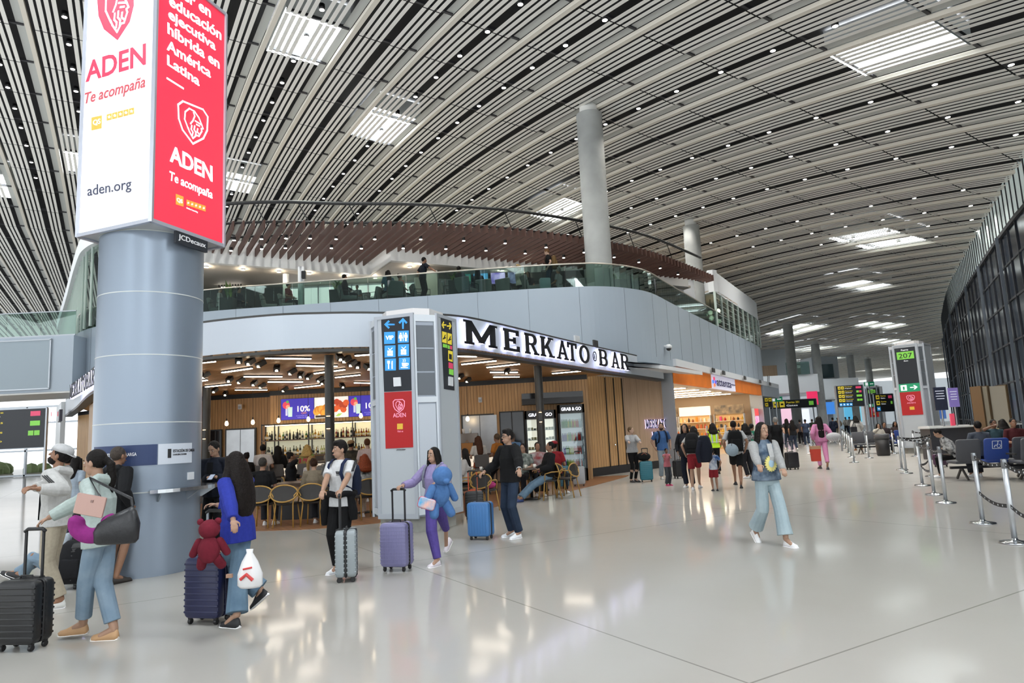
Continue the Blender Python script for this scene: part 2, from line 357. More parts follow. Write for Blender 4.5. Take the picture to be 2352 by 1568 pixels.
# recessed downlights, one thing each, in the wide slot of the lit bays
M_spot = mat('downlight_lens', '#fff8ee', .4, emit=SPOT_E)
NOL = {0, 3, 5, -2, 9, 14}
proto = None; nl = 0; cand = []
for k in range(-6, 32):
    if k in NOL: continue
    for j in range(2, 42):
        s_ = 18.8-2.05*8+2.05*j+(.9 if k % 2 else 0); p = cpt(s_, T0+k*BAY+1.2, .03); a, b = pix(p)
        if -20 < a < W+20 and -20 < b < 880 and not behind_right(p) and p.length < 95: cand.append((p.length, p, k))
cand.sort(key=lambda c: c[0])
for d_, p, k in cand[:150]:
    if proto is None:
        proto = thing('ceiling_downlight', 'small round white downlight recessed in the dark slot between ceiling slats', 'ceiling light', p, 0, 'round downlights between the ceiling slats')
        MB().lathe((0, 0, 0), [(.078, -.03), (.095, -.03), (.095, .16), (.07, .16)], 12).build('housing', M_black, proto, True)
        MB().lathe((0, 0, 0), [(.001, -.035), (.078, -.035), (.078, -.02), (.001, -.02)], 12).build('lens', M_spot, proto)
        sl_ = bpy.data.lights.new('downlight_beam', 'SPOT'); sl_.energy = SPOT_W; sl_.spot_size = math.radians(120); sl_.spot_blend = .6; sl_.shadow_soft_size = .07; sl_.color = (1, .96, .9)
        so_ = bpy.data.objects.new('downlight_beam', sl_); COL.objects.link(so_); so_.location = (0, 0, -.06); so_.parent = proto
    else: dup(proto, p)
# ================================================================ fascia of the corner bar and the walls above it
FPATH = curve([(-21.6, 32.8), (-17.4, 27.1), (-13.46, 21.6), (-9.7, 16.9), (-8.1, 15.2), (-6.61, 14.28), (-4.91, 13.82), (-3.84, 13.87), (-2.98, 14.06), (-1.9, 14.5), (-1.2, 14.95), (-.6, 15.8), (.41, 17.64), (2.1, 20.78), (4.03, 24.15), (6.1, 27.75)], 5)
FB, FT = 3.55, 4.25
f = MB(); f.wall(FPATH, .25, FB, FT); fas = struct('wall_fascia', f, M_fascia)
g = MB(); g.wall([(x, y) for x, y in FPATH], .3, FB-.09, FB-.002); struct('trim_1', g, M_dark)
g = MB(); g.wall(FPATH, .3, FT+.002, FT+.045); struct('trim_2', g, M_dark)
TPATH = curve([(-19.5, 31.5), (-18.6, 28.9), (-17.6, 27.3), (-15.5, 25.7), (-11.18, 24.18), (-7.28, 23.7), (-4.1, 23.35), (-2.57, 23.2), (.14, 22.95), (2.2, 22.9), (3.2, 23.05), (4.2, 23.6), (5.2, 24.65), (6.6, 27.2), (8.56, 30.75), (12.4, 37.6), (15.9, 43.9), (16.6, 45.6)], 5)
TPATH = [(x*1.06, y*1.06) for x, y in TPATH]; ZT, ZF = 6.8, 6.7
def panel_mat():
    m = mat('terrace_panel', '#a3b0bc', .4, noise=.05, nscale=.25); return m
f = MB(); f.wall(TPATH, .22, FT-.2, ZT); struct('wall_terrace', f, panel_mat())
# vertical joints of the cladding: thin dark strips let into the wall face
L = sum((Vector(a)-Vector(b)).length for a, b in zip(TPATH[:-1], TPATH[1:])); g = MB(); d = 3.0
while d < L-1:
    p, t = along(TPATH, d); n = Vector((t.y, -t.x)); g.bar((p.x+n.x*.003, p.y+n.y*.003, FT+.05), (p.x+n.x*.003, p.y+n.y*.003, ZT-.01), .012, .008, up=(n.x, n.y, 0)); d += 1.85
struct('trim_3', g, mat('panel_joint', '#6d767e', .6))
# roof of the bar and the terrace deck
poly = [p for p in inset(FPATH, .12)]+[(8.3, 30.0), (5.6, 25.8), (3, 23.6), (0, 23.6), (-6, 24.2), (-12, 24.8), (-17, 28), (-19, 32.8)]
struct('ceiling_bar_roof', MB().prism(poly, FB+.25, FB+.4), M_white)
poly = [p for p in inset(TPATH, .12)]+[(12, 60), (-30, 60), (-26, 33)]
struct('floor_terrace', MB().prism(poly, ZF-.25, ZF), mat('terrace_floor', '#8d8a86', .35))
# ================================================================ helpers for flat signs
def PP(px, py, pl):
    o, n = pl; d = Vector(ray(px, py)); c = Vector((0, 0, CZ)); return c+d*((Vector(o)-c).dot(n)/d.dot(n))
def lift(pl, e): return (Vector(pl[0])+Vector(pl[1])*e, pl[1])
def ptext(body, name, pl, BL, BR, TL, m, parent, bold=0., shear=0., e=.006):
    """lettering fitted to the quad given by three picture points on plane pl"""
    q = lift(pl, e); a, b, c = PP(*BL, q), PP(*BR, q), PP(*TL, q); return ftext(body, name, a, b-a, c-a, m, parent, bold, shear)
def ftext(body, name, o, U, V, m, parent, bold=0., shear=0., ext=.004):
    cu = bpy.data.curves.new(name, 'FONT'); cu.body = body; cu.offset = bold; cu.shear = shear; cu.resolution_u = 3; cu.fill_mode = 'BOTH'; cu.extrude = .004
    t = bpy.data.objects.new(name, cu); COL.objects.link(t)
    me = bpy.data.meshes.new_from_object(t.evaluated_get(bpy.context.evaluated_depsgraph_get())); me.name = name
    bpy.data.objects.remove(t); bpy.data.curves.remove(cu)
    xs = [v.co.x for v in me.vertices]; ys = [v.co.y for v in me.vertices]; x0, x1, y0, y1 = min(xs), max(xs), min(ys), max(ys)
    U, V = Vector(U), Vector(V); n = U.cross(V).normalized()
    for v in me.vertices: x, y, z = v.co; v.co = Vector(o)+U*((x-x0)/(x1-x0))+V*((y-y0)/(y1-y0))+n*(ext if z > 0 else 0)
    me.materials.clear(); me.materials.append(m)
    ob = bpy.data.objects.new(name, me); COL.objects.link(ob); ob.parent = parent; return ob
def pquad(mb, pl, pts, e=.004, d=.004):
    q = lift(pl, e); P = [PP(x, y, q) for x, y in pts]; n = Vector(pl[1])*d; k = len(P)
    mb.add(P+[p+n for p in P], [tuple(range(k-1, -1, -1)), tuple(range(k, 2*k))]+[(i, (i+1) % k, k+(i+1) % k, k+i) for i in range(k)]); return mb
def pline(mb, pl, pts, w, e=.01, d=.004):
    q = lift(pl, e); P = [PP(x, y, q) for x, y in pts]; n = Vector(pl[1])
    for a, b in zip(P[:-1], P[1:]):
        t = (b-a); ex = t.normalized()*w*.4; s_ = n.cross(t).normalized()*w/2; a, b = a-ex, b+ex; c = [a-s_, b-s_, b+s_, a+s_]
        mb.hexa(c, [p+n*d for p in c])
    return mb
def em(key, col, e=.9, **k): return mat(key, col, .4, emit=e, **k)
# shield emblem with a bearded helmeted head in line; local 0..1 box (y up)
SH = [(.0, .86), (.16, 1.), (.5, 1.), (.84, 1.), (1., .86), (.98, .5), (.85, .25), (.5, .0), (.15, .25), (.02, .5)]
HL = [[(.34, .34), (.22, .55), (.24, .75), (.38, .88), (.55, .86), (.7, .74), (.8, .58), (.7, .6), (.58, .62)], [(.42, .5), (.5, .6), (.56, .74), (.52, .82)], [(.34, .36), (.38, .28), (.5, .14), (.62, .26)],
      [(.8, .58), (.84, .5), (.78, .48), (.8, .42), (.76, .36), (.7, .26), (.62, .26)], [(.46, .46), (.44, .36), (.5, .3), (.48, .22)], [(.56, .48), (.54, .38), (.6, .32), (.58, .24)], [(.66, .44), (.64, .36), (.7, .32)], [(.62, .54), (.72, .53)]]
def emblem(pl, BL, BR, TL, parent, m_line, fill=None, w=.012, outline=True, e=.006):
    def P(x, y): return (BL[0]+(BR[0]-BL[0])*x+(TL[0]-BL[0])*y, BL[1]+(BR[1]-BL[1])*x+(TL[1]-BL[1])*y)
    if fill: pquad(MB(), pl, [P(*p) for p in SH][::-1], e).build('emblem_shield', fill, parent)
    mb = MB()
    if outline: pline(mb, pl, [P(*p) for p in SH+SH[:1]], w*1.2, e+.005)
    for l in HL: pline(mb, pl, [P(*p) for p in l], w, e+.005)
    mb.build('emblem_line_art', m_line, parent)
def star(c, r, a0=90): return [(c[0]+r*(1 if k % 2 == 0 else .45)*math.cos(math.radians(a0+36*k)), c[1]-r*(1 if k % 2 == 0 else .45)*math.sin(math.radians(a0+36*k))) for k in range(10)]
# ================================================================ advertising column
ADC = Vector((-5.18, 9.68, 0)); ADR = .68
col_t = thing('advertising_column', 'thick round grey metal-clad column carrying the red and white lit advertising box', 'column', ADC)
def loc(mb): return mb
c_ = MB()
zs = [0, 1.08, 1.99, 2.9, 3.76, 4.62, 5.6, 6.6, 7.6, 8.6, 9.6, 10.6, 11.6, 12.6, 13.6, 15.2]
c_.lathe((0, 0, 0), [(ADR, 0), (ADR, 15.2)], 72)
c_.build('cladding', mat('column_cladding', '#8a96a4', .36, .45), col_t, True).data.set_sharp_from_angle(angle=.6)
r_ = MB()
for z in zs[1:6]: r_.lathe((0, 0, 0), [(ADR-.01, z-.007), (ADR+.003, z-.007), (ADR+.003, z+.007), (ADR-.01, z+.007)], 64)
r_.build('seam_ring', mat('seam_strip', '#c6cbc9', .4), col_t)
def wrap(mb_or_ob, R, a0, z0):
    """bend flat local x,y (x metres along the arc) on to the column"""
    for v in mb_or_ob.data.vertices: x, y, z = v.co; a = a0+x/R; r = R+z; v.co = (r*math.sin(a), -r*math.cos(a), z0+y)
def arc(name, m, pts, R, a0, z0, parent, d=.006):
    """curved label: local outline given as (x0,x1,y0,y1) split in strips"""
    x0, x1, y0, y1, sl_ = pts; n = 18; mb = MB()
    for i in range(n):
        xa, xb = x0+(x1-x0)*i/n, x0+(x1-x0)*(i+1)/n
        mb.hexa([(xa, y0, 0), (xb, y0, 0), (xb, y1, 0), (xa, y1, 0)], [(xa+sl_*(i == 0), y0, d), (xb, y0, d), (xb, y1, d), (xa, y1, d)])
    o = mb.build(name, m, parent); wrap(o, R, a0, z0); return o
# angle 0 faces -Y; the camera sees it from about +28 degrees
ban = arc('navy_banner', mat('banner_navy', '#21345c', .5), (-.62, .30, .0, .27, .05), ADR+.002, math.radians(12), 1.43, col_t)
arc('pale_banner', mat('banner_pale', '#ccd3dd', .5), (.31, .80, .0, .27, 0), ADR+.002, math.radians(12), 1.43, col_t)
def wtext(body, x, y, w, h, m, R=ADR+.009, a0=math.radians(12), z0=1.43):
    o = ftext(body, 'banner_lettering', (x, y, 0), (w, 0, 0), (0, h, 0), m, col_t, .01); wrap(o, R, a0, z0); return o
wtext('ESTACIÓN DE CARGA', -.34, .13, .40, .055, M_wht_txt); wtext('CHARGING STATION', -.34, .085, .22, .026, M_wht_txt)
wtext('ESTACIÓN DE CARGA', .50, .15, .36, .05, M_blk_txt); wtext('CHARGING STATION', .50, .11, .2, .022, M_blk_txt)
ic = MB(); ic.plate((0, 0, 0), (1, 0, 0), (0, 1, 0), [(-.42, .07), (-.375, .07), (-.375, .2), (-.42, .2)], .004); o = ic.build('phone_symbol', M_wht_txt, col_t); wrap(o, ADR+.009, math.radians(12), 1.43)
ic = MB(); ic.plate((0, 0, 0), (1, 0, 0), (0, 1, 0), [(.43, .08), (.475, .08), (.475, .2), (.43, .2)], .004); o = ic.build('phone_symbol', M_blk_txt, col_t); wrap(o, ADR+.009, math.radians(12), 1.43)
sh = MB()      # steel shelf ring, open towards the photographer's left
n = 40; a0, a1 = math.radians(-20+50), math.radians(250)
for rr in [None]:
    rs = []
    for i in range(n+1):
        a = a0+(a1-a0)*i/n; c, s = math.sin(a), -math.cos(a)
        rs.append([Vector((c*r, s*r, z)) for r, z in ((ADR-.01, 1.07), (ADR+.26, 1.07), (ADR+.26, 1.115), (ADR-.01, 1.115))])
    sh.rings(rs)
sh.build('charging_shelf', M_steel, col_t)
br = MB()
for k in range(7):
    a = a0+.15+(a1-a0-.3)*k/6; c, s = math.sin(a), -math.cos(a); br.hexa([(c*ADR-s*.01, s*ADR+c*.01, .95), (c*ADR+s*.01, s*ADR-c*.01, .95), (c*(ADR+.02)+s*.01, s*(ADR+.02)-c*.01, .95), (c*(ADR+.02)-s*.01, s*(ADR+.02)+c*.01, .95)],
       [(c*ADR-s*.01, s*ADR+c*.01, 1.07), (c*ADR+s*.01, s*ADR-c*.01, 1.07), (c*(ADR+.22)+s*.01, s*(ADR+.22)-c*.01, 1.07), (c*(ADR+.22)-s*.01, s*(ADR+.22)+c*.01, 1.07)])
br.build('shelf_bracket', M_alu, col_t)
a = math.radians(78); ob = MB().box((0, 0, 1.25), (.12, .02, .1)).build('power_outlet', M_white, col_t); ob.location = ((ADR+.004)*math.sin(a), -(ADR+.004)*math.cos(a), 0); ob.rotation_euler = (0, 0, a)
# lit box
C0, C1, C2 = Vector((-5.98, 9.2, 4.63)), Vector((-4.69, 8.69, 4.63)), Vector((-4.29, 10.0, 4.63)); C3 = C0+C2-C1
adbox = thing('advertising_lightbox', 'tall square lit advertising box around the grey column, white face and red face', 'advertising box', (C0+C2)/2)
box_off = adbox.location.copy()
def abs_(o): o.matrix_parent_inverse = Matrix.Translation(-Vector(o.parent.location)) if o.parent and o.parent.parent is None else o.matrix_parent_inverse; return o
BT = 8.4
fr = MB()
for p, q in ((C0, C1), (C1, C2), (C2, C3), (C3, C0)):
    for z in (4.63, BT): fr.bar((p.x, p.y, z), (q.x, q.y, z), .05, .05)
    fr.bar((p.x, p.y, 4.61), (p.x, p.y, BT+.02), .05, .05, up=(1, 0, 0))
abs_(fr.build('frame', mat('box_frame', '#c3c7d2', .35, .6), adbox))
un = MB(); ring_o = [C0, C1, C2, C3]; cen = (C0+C2)/2
un.hexa([p+(cen-p)*.02 for p in ring_o], [p+(cen-p)*.02+Vector((0, 0, .02)) for p in ring_o]); abs_(un.build('underside', mat('box_underside', '#c9ced2', .5), adbox))
E_AD = 1.15
m_wf, m_rf = em('lit_white_face', '#f0f2f8', .95), em('lit_red_face', '#dc3249', .62)
def face(p, q, m, name):
    d = (q-p).normalized(); n = d.cross(UP); a, b = p+d*.03, q-d*.03; mb = MB(); z0, z1 = 4.66, BT-.03
    A, B = Vector((a.x, a.y, z0)), Vector((b.x, b.y, z0)); h = Vector((0, 0, z1-z0)); c = [A-n*.03, B-n*.03, B-n*.03+h, A-n*.03+h]
    mb.hexa(c, [x+n*.035 for x in c]); abs_(mb.build(name, m, adbox)); return (A+n*.006, n)
fl = face(C0, C1, m_wf, 'white_poster'); frr = face(C1, C2, m_rf, 'red_poster'); face(C2, C3, m_wf, 'white_poster'); face(C3, C0, m_rf, 'red_poster')
art = bpy.data.objects.new('poster_artwork', None); COL.objects.link(art); art.parent = adbox; art.matrix_parent_inverse = Matrix.Translation(-box_off)
m_redtxt = em('poster_red_ink', '#d23353', .35); m_or = em('poster_orange', '#f2a544', .45); m_wt = em('poster_white_ink', '#fdf4f5', .9); m_ink = em('poster_grey_ink', '#3a3e52', .15); m_pale = em('poster_pale_ink', '#f0b9b5', .7)
def ART(o): return o
emblem(fl, (228, 105), (312, 80), (222, -30), art, m_wt, m_redtxt, .03, False, .002)
ptext('ADEN', 'poster_lettering', fl, (197, 189), (335, 148), (198, 142), m_redtxt, art, .02)
ptext('Te acompaña', 'poster_lettering', fl, (195, 247), (334, 208), (195, 214), mat('poster_slogan', '#b84a52', .5, emit=.2), art, .012, .25)
pquad(MB(), fl, [(210.5, 299.6), (233.5, 294.7), (234, 265), (210.5, 270)]).build('orange_square', m_or, art); ptext('QS', 'poster_lettering', fl, (214, 290), (231, 286), (214, 276), m_wt, art, .015, e=.012)
def stars(pl, a, b, h, n=5):
    mb, ms = MB(), MB()
    for i in range(n):
        x0 = a[0]+(b[0]-a[0])*(i+.04)/n; x1 = a[0]+(b[0]-a[0])*(i+.92)/n; y0 = a[1]+(b[1]-a[1])*(i+.04)/n; y1 = a[1]+(b[1]-a[1])*(i+.92)/n
        pquad(mb, pl, [(x0, y0), (x1, y1), (x1, y1-h), (x0, y0-h)]); pquad(ms, pl, star(((x0+x1)/2, (y0+y1)/2-h/2), min(x1-x0, h)*.36)[::-1], .01)
    mb.build('star_square', m_or, art); ms.build('star', m_wt, art)
stars(fl, (245, 277.5), (309, 261), 14.3); ptext('Online Learning', 'poster_lettering', fl, (245, 291), (281, 282), (245, 285), m_pale, art)
ptext('aden.org', 'poster_lettering', fl, (201, 458), (302, 441), (201, 427), m_ink, art, .008)
for s_, BL, BR, TL in (('líder en', (389, -23), (484, 42), (389, -50)), ('educación', (388, 12), (508, 93), (389, -14)), ('ejecutiva', (386.5, 49), (495, 124), (386.5, 19)), ('híbrida en', (384.6, 76.5), (504, 159), (384.6, 51)), ('América', (382.7, 114), (484, 180), (382.7, 89)), ('Latina', (383.8, 149), (458, 199), (383.8, 125))):
    ptext(s_, 'poster_lettering', frr, BL, BR, TL, m_wt, art, .025)
pline(MB(), frr, [(384, 180), (420.5, 203)], .028).build('dash', m_wt, art)
emblem(frr, (409, 316), (477, 344), (409, 228), art, m_wt, None, .022)
ptext('ADEN', 'poster_lettering', frr, (389.6, 370), (488, 418), (389.6, 331), m_wt, art, .03)
ptext('Te acompaña', 'poster_lettering', frr, (389, 420), (488, 463), (389, 392), m_wt, art, .02, .1)
pquad(MB(), frr, [(403.7, 469), (421, 474.5), (421, 451.6), (403.7, 445)]).build('orange_square', m_or, art); ptext('QS', 'poster_lettering', frr, (406, 464), (419, 469), (406, 453), m_wt, art, .015, e=.012)
stars(frr, (428, 471), (472.5, 486), 13); ptext('Online Learning', 'poster_lettering', frr, (428, 480), (454, 490), (428, 475), m_wt, art)
# small name plate hanging under the red face
d2 = (C2-C1).normalized(); n2 = d2.cross(UP); pa, pb = C1+d2*.42, C1+d2*1.02
mb = MB(); A, B = pa-n2*.02-UP*.025, pb-n2*.02-UP*.025; dz = Vector((0, 0, -.17)); mb.hexa([A+dz, B+dz, B, A], [x+n2*.04 for x in (A+dz, B+dz, B, A)]); abs_(mb.build('name_plate', mat('plate_black', '#20242c', .4), adbox))
ftext('JCDecaux', 'name_lettering', A+dz*.78+d2*.04+n2*.042, d2*.52, Vector((0, 0, .095)), M_wht_txt, art, .01)
# ================================================================ totems (signposts with chamfered corners)
m_tot = mat('totem_grey', '#b3bac2', .4, .25); m_totd = mat('totem_side', '#9aa2ad', .42, .3); m_stone = mat('totem_stone', '#a3a39c', .5, noise=.2, nscale=4)
m_sign = em('sign_black_screen', '#1c2027', .05); m_y = em('sign_yellow', '#d8c43c', .4); m_blue = em('sign_blue', '#3a93d6', .45); m_gr = em('sign_green', '#78bf48', .4); m_pk = em('sign_pink', '#cf4468', .35); m_sw = em('sign_white', '#f2f5f6', .8)
m_red = em('screen_red', '#9c1618', .3); m_egr = em('exit_green', '#1d8a60', .3); m_lil = em('screen_lilac', '#d98fa8', .7); m_mesh = mat('vent_mesh', '#5f656b', .6); m_yd = em('screen_yellow', '#cfa93a', .3)
def totem(name, label, C, rz, wide, cham, h, extra):
    t = thing(name, label, 'information totem', C, 0); w, c = wide/2, cham/math.sqrt(2); R = Matrix.Rotation(rz, 3, 'Z')
    r = w+c; P = [(w, -r), (r, -w), (r, w), (w, r), (-w, r), (-r, w), (-r, -w), (-w, -r)]; P = [(R@Vector((x, y, 0)))[:2] for x, y in P]
    MB().prism([(x*.86, y*.86) for x, y in P], 0, .27).build('stone_base', m_stone, t)
    MB().prism([(x*.97, y*.97) for x, y in P], .27, h).build('core', m_totd, t)
    MB().prism([(x*.72, y*.72) for x, y in P], h, h+.16).build('top_cover', mat('totem_film', '#e6e4e2', .3), t)
    planes = []
    for k in range(4):
        a = R@Matrix.Rotation(k*math.pi/2, 3, 'Z'); n = a@Vector((0, -1, 0)); u = a@Vector((1, 0, 0)); o = n*r-u*w
        fr = MB()
        for x0, x1, z0, z1 in ((-.02, .045, .24, h+.03), (wide-.045, wide+.02, .24, h+.03), (.045, wide-.045, .24, .33), (.045, wide-.045, h-.03, h+.03)): fr.plate(o-n*.02, u, UP, rect(x0, z0, x1, z1), .045)
        fr.build('face_frame', m_tot, t); MB().plate(o-n*.02, u, UP, rect(.045, .33, wide-.045, h-.03), .03).build('face_panel', mat('totem_panel', '#bcc3c8', .4, .1), t)
        planes.append((Vector(C)+o+n*.012, n))
        a2 = R@Matrix.Rotation(k*math.pi/2+math.pi/4, 3, 'Z'); n2 = a2@Vector((0, -1, 0)); u2 = a2@Vector((1, 0, 0)); d = (w+c/2)*math.sqrt(2); o2 = n2*d-u2*cham/2
        fr = MB()
        for x0, x1, z0, z1 in ((.0, .05, .3, h), (cham-.05, cham, .3, h), (.05, cham-.05, h-.12, h), (.05, cham-.05, h*.6-.05, h*.6+.05), (.05, cham-.05, .3, .4)): fr.plate(o2-n2*.03, u2, UP, rect(x0, z0, x1, z1), .04)
        fr.build('corner_frame', mat('corner_frame_pale', '#cdd4da', .4), t)
        for q in range(3): z0 = h*.6+.08+q*(h*.4-.24)/3; MB().plate(o2-n2*.03, u2, UP, rect(.06, z0, cham-.06, z0+(h*.4-.24)/3-.03), .02).build('vent_panel', m_mesh, t)
        MB().plate(o2-n2*.03, u2, UP, rect(.06, .42, cham-.06, h*.6-.08), .02).build('corner_panel', m_tot, t)
    g = bpy.data.objects.new('signage', None); COL.objects.link(g); g.parent = t; g.matrix_parent_inverse = Matrix.Translation(-Vector(C))
    extra(planes, g); return t
def sq(mb, pl, c, w, h, e=.008, sk=-.04): x, y = c; return pquad(mb, pl, [(x-w/2, y+h/2-sk*w/2), (x+w/2, y+h/2+sk*w/2), (x+w/2, y-h/2+sk*w/2), (x-w/2, y-h/2-sk*w/2)], e)
def poly(pl, c, pts, m, name, par, e=.014, sc=1.): return pquad(MB(), pl, [(c[0]+x*sc, c[1]+y*sc) for x, y in pts], e).build(name, m, par)
ARL = [(-11, 0), (-2, 9), (1, 6), (-4, 2), (11, 1.5), (11, -1.5), (-4, -2), (1, -6), (-2, -9)]
def arrow(pl, c, ang, m, par, sc=1., xs=1.):
    a = math.radians(ang); P = [((x*math.cos(a)+y*math.sin(a))*xs, -x*math.sin(a)+y*math.cos(a)) for x, y in ARL]; return poly(pl, c, P, m, 'arrow', par, .01, sc)
def extra1(pls, g):
    f = pls[0]
    pquad(MB(), f, [(882.5, 899.6), (949, 896), (943.6, 720), (875.4, 729)][::1]).build('black_sign', m_sign, g)
    pquad(MB(), f, [(886, 1030), (955, 1026.5), (949.2, 897.5), (882.6, 901)]).build('red_screen', m_red, g)
    arrow(f, (894.6, 745), 0, m_blue, g, 1.1); arrow(f, (925.7, 742.5), -90, m_blue, g, 1.15)
    for c in ((895, 775.7), (926.4, 773), (896, 806.8), (927, 804), (897, 837), (929, 834.6)): sq(MB(), f, c, 25, 27.5).build('pictogram_tile', m_blue, g)
    ptext('VIP', 'pictogram', f, (886, 780.5), (904, 779.5), (886, 771), m_sw, g, .02, e=.014)
    for dx in (-6, 6):
        c = (926.4+dx, 773); poly(f, c, [(-1.8, -9), (1.8, -9), (1.8, -6), (-1.8, -6)], m_sw, 'pictogram', g)
        poly(f, c, [(-3.5, -5), (3.5, -5), (4, 2), (2, 2), (2, 10), (-2, 10), (-2, 2), (-4, 2)][::-1] if dx > 0 else [(-3, -5), (3, -5), (4.5, 4), (2, 4), (2, 10), (-2, 10), (-2, 4), (-4.5, 4)][::-1], m_sw, 'pictogram', g)
    poly(f, (926.4, 773), [(-.6, 10), (.6, 10), (.6, -10), (-.6, -10)], m_sw, 'pictogram', g)
    for c in ((896, 807.8), (927, 805)):
        for x, y in ((-6, -3), (.6, -3), (-6, 3.6), (.6, 3.6)): poly(f, c, [(x, y+5.6), (x+5.6, y+5.6), (x+5.6, y), (x, y)], m_sw, 'pictogram', g)
        pl_ = MB(); pline(pl_, f, [(c[0]-4, c[1]-8), (c[0], c[1]-4), (c[0]+5, c[1]-9)], .012, .014); pl_.build('pictogram', m_sw, g)
    c = (897, 837); poly(f, c, [(-5.5, 10), (-3, 10), (-3, -1), (-1.5, -3), (-1.5, -9), (-7, -9), (-7, -3), (-5.5, -1)], m_sw, 'pictogram', g); poly(f, c, [(2.5, 10), (5, 10), (5, -9), (3, -8), (2, -2), (2.5, 1)], m_sw, 'pictogram', g)
    c = (929, 836); poly(f, c, [(-6, -3), (-5, 4), (-2, 6), (2, 6), (5, 4), (6, -3)], m_sw, 'pictogram', g); poly(f, c, [(-8, 9), (8, 9), (8, 7), (-8, 7)], m_sw, 'pictogram', g)
    pl_ = MB(); pline(pl_, f, [(935, 834), (938, 835), (937, 838), (934, 840)], .012, .014); pline(pl_, f, [(926, 831), (927, 828), (926, 825)], .01, .014); pline(pl_, f, [(930, 831), (931, 828), (930, 824)], .01, .014); pl_.build('pictogram', m_sw, g)
    pquad(MB(), f, [(906, 887.5), (922.5, 886.5), (921, 866), (905, 867)], .004, .03).build('loudspeaker', M_white, g)
    emblem(f, (904, 947.5), (930, 946.5), (903, 918), g, m_lil, None, .012); ptext('ADEN', 'screen_lettering', f, (903, 958.5), (932.5, 957), (902.5, 949), m_lil, g, .01)
    sq(MB(), f, (918.8, 979), 13, 13).build('yellow_square', m_yd, g); ptext('Visit us', 'screen_lettering', f, (913, 992.5), (926, 992), (913, 988), m_lil, g)
    ptext('JCDecaux', 'maker_lettering', f, (911, 1035), (931.5, 1034), (911, 1031), M_blk_txt, g, .02)
    r = pls[1]
    pquad(MB(), r, [(1020, 893), (1043.6, 896.5), (1037, 733.6), (1012, 724.6)]).build('black_sign', m_sign, g)
    arrow(r, (1019.5, 746), 0, m_y, g, .95, .5); arrow(r, (1031.5, 748.5), 180, m_y, g, .95, .5)
    for (c, w, h, m) in (((1020.5, 774.5), 10, 25, m_y), ((1032.5, 778), 9.5, 25, m_y), ((1019.5, 793.5), 4.5, 8, m_gr), ((1024.5, 794.5), 4.5, 8, m_gr), ((1030.5, 797), 4.5, 8, m_gr), ((1035.8, 798), 4.5, 8, m_pk), ((1034.3, 817.5), 10, 24, m_y), ((1035.2, 839.5), 10, 13, m_pk), ((1036.2, 854), 10, 13, m_gr)): sq(MB(), r, c, w, h, .008, .3).build('pictogram_tile', m, g)
    for c in ((1020.5, 774.5), (1032.5, 778)): poly(r, c, [(-3.5, 5), (3.5, 2), (3.5, 0), (1, 0), (3, -6), (1.5, -6), (-1, 0), (-3.5, 3)], M_blk_txt, 'pictogram', g)
    poly(r, (1034.3, 818), [(-3, 6), (3, 8), (3, -4), (-3, -6)], M_blk_txt, 'pictogram', g)
    pquad(MB(), r, [(1029, 885), (1038, 887), (1038, 866.5), (1029, 864.5)], .004, .03).build('loudspeaker', M_white, g)
KC = Vector((-1.87, 12.85, 0))
totem('information_totem', 'grey information totem with blue pictogram sign in front of the corner bar', KC, math.radians(-21), .77, .44, 3.82, extra1)
SXT = 1.38
def extra2(txt):
    def ex(pls, g):
        pl = pls[0]; o, n = pl; u = UP.cross(n).normalized()*-1; u = n.cross(UP)*-1*SXT; w = .68
        def R(m, x0, z0, x1, z1, name, e=.004): MB().plate(o+n*e, u, UP, rect(x0, z0, x1, z1), .006, n).build(name, m, g)
        R(m_sign, .05, 2.95, .63, 4.5, 'black_sign'); R(m_egr, .05, 2.6, .63, 2.95, 'green_exit_panel'); R(m_red, .05, 1.62, .63, 2.6, 'red_screen')
        R(m_gr, .1, 4.0, .58, 4.32, 'gate_tile', .01)
        ftext(txt, 'gate_number', o+n*.02+u*.15+UP*4.05, u*.38, UP*.2, M_blk_txt, g, .0); ftext('Puerta', 'gate_lettering', o+n*.02+u*.24+UP*4.36, u*.2, UP*.07, m_sw, g); ftext('Gate', 'gate_lettering', o+n*.02+u*.28+UP*3.9, u*.12, UP*.05, m_sw, g)
        R(m_sw, .1, 2.66, .27, 2.9, 'exit_pictogram', .01); R(m_egr, .16, 2.7, .21, 2.84, 'exit_pictogram', .018)
        MB().plate(o+n*.01, u, UP, [(.36, 2.76), (.5, 2.76), (.45, 2.69), (.49, 2.69), (.57, 2.78), (.49, 2.87), (.45, 2.87), (.5, 2.8), (.36, 2.8)], .006, n).build('exit_arrow', m_sw, g)
        sh_ = MB()
        pts = [(o+n*.014+u*(.23+.22*x)+UP*(2.2+.25*y)) for x, y in SH+SH[:1]]
        for a, b in zip(pts[:-1], pts[1:]): sh_.bar(a, b, .02, .006, up=n)
        for l in HL:
            pts = [(o+n*.014+u*(.23+.22*x)+UP*(2.2+.25*y)) for x, y in l]
            for a, b in zip(pts[:-1], pts[1:]): sh_.bar(a, b, .014, .006, up=n)
        sh_.build('emblem_line_art', m_lil, g); ftext('ADEN', 'screen_lettering', o+n*.014+u*.22+UP*2.1, u*.24, UP*.06, m_lil, g)
        R(m_yd, .28, 1.84, .41, 1.97, 'yellow_square', .01)
    return ex
p207 = PZ(2112, 1042); totem('gate_totem', 'grey totem with green 207 gate sign above a red screen', p207+Vector((.55, .7, 0)), math.radians(-46), .94, .28, 4.6, extra2('207'))
pf = PX(2018, 69); totem('gate_totem', 'small distant totem with green gate sign, left of the 207 totem', pf, math.radians(-42), .94, .28, 4.6, extra2('206'))
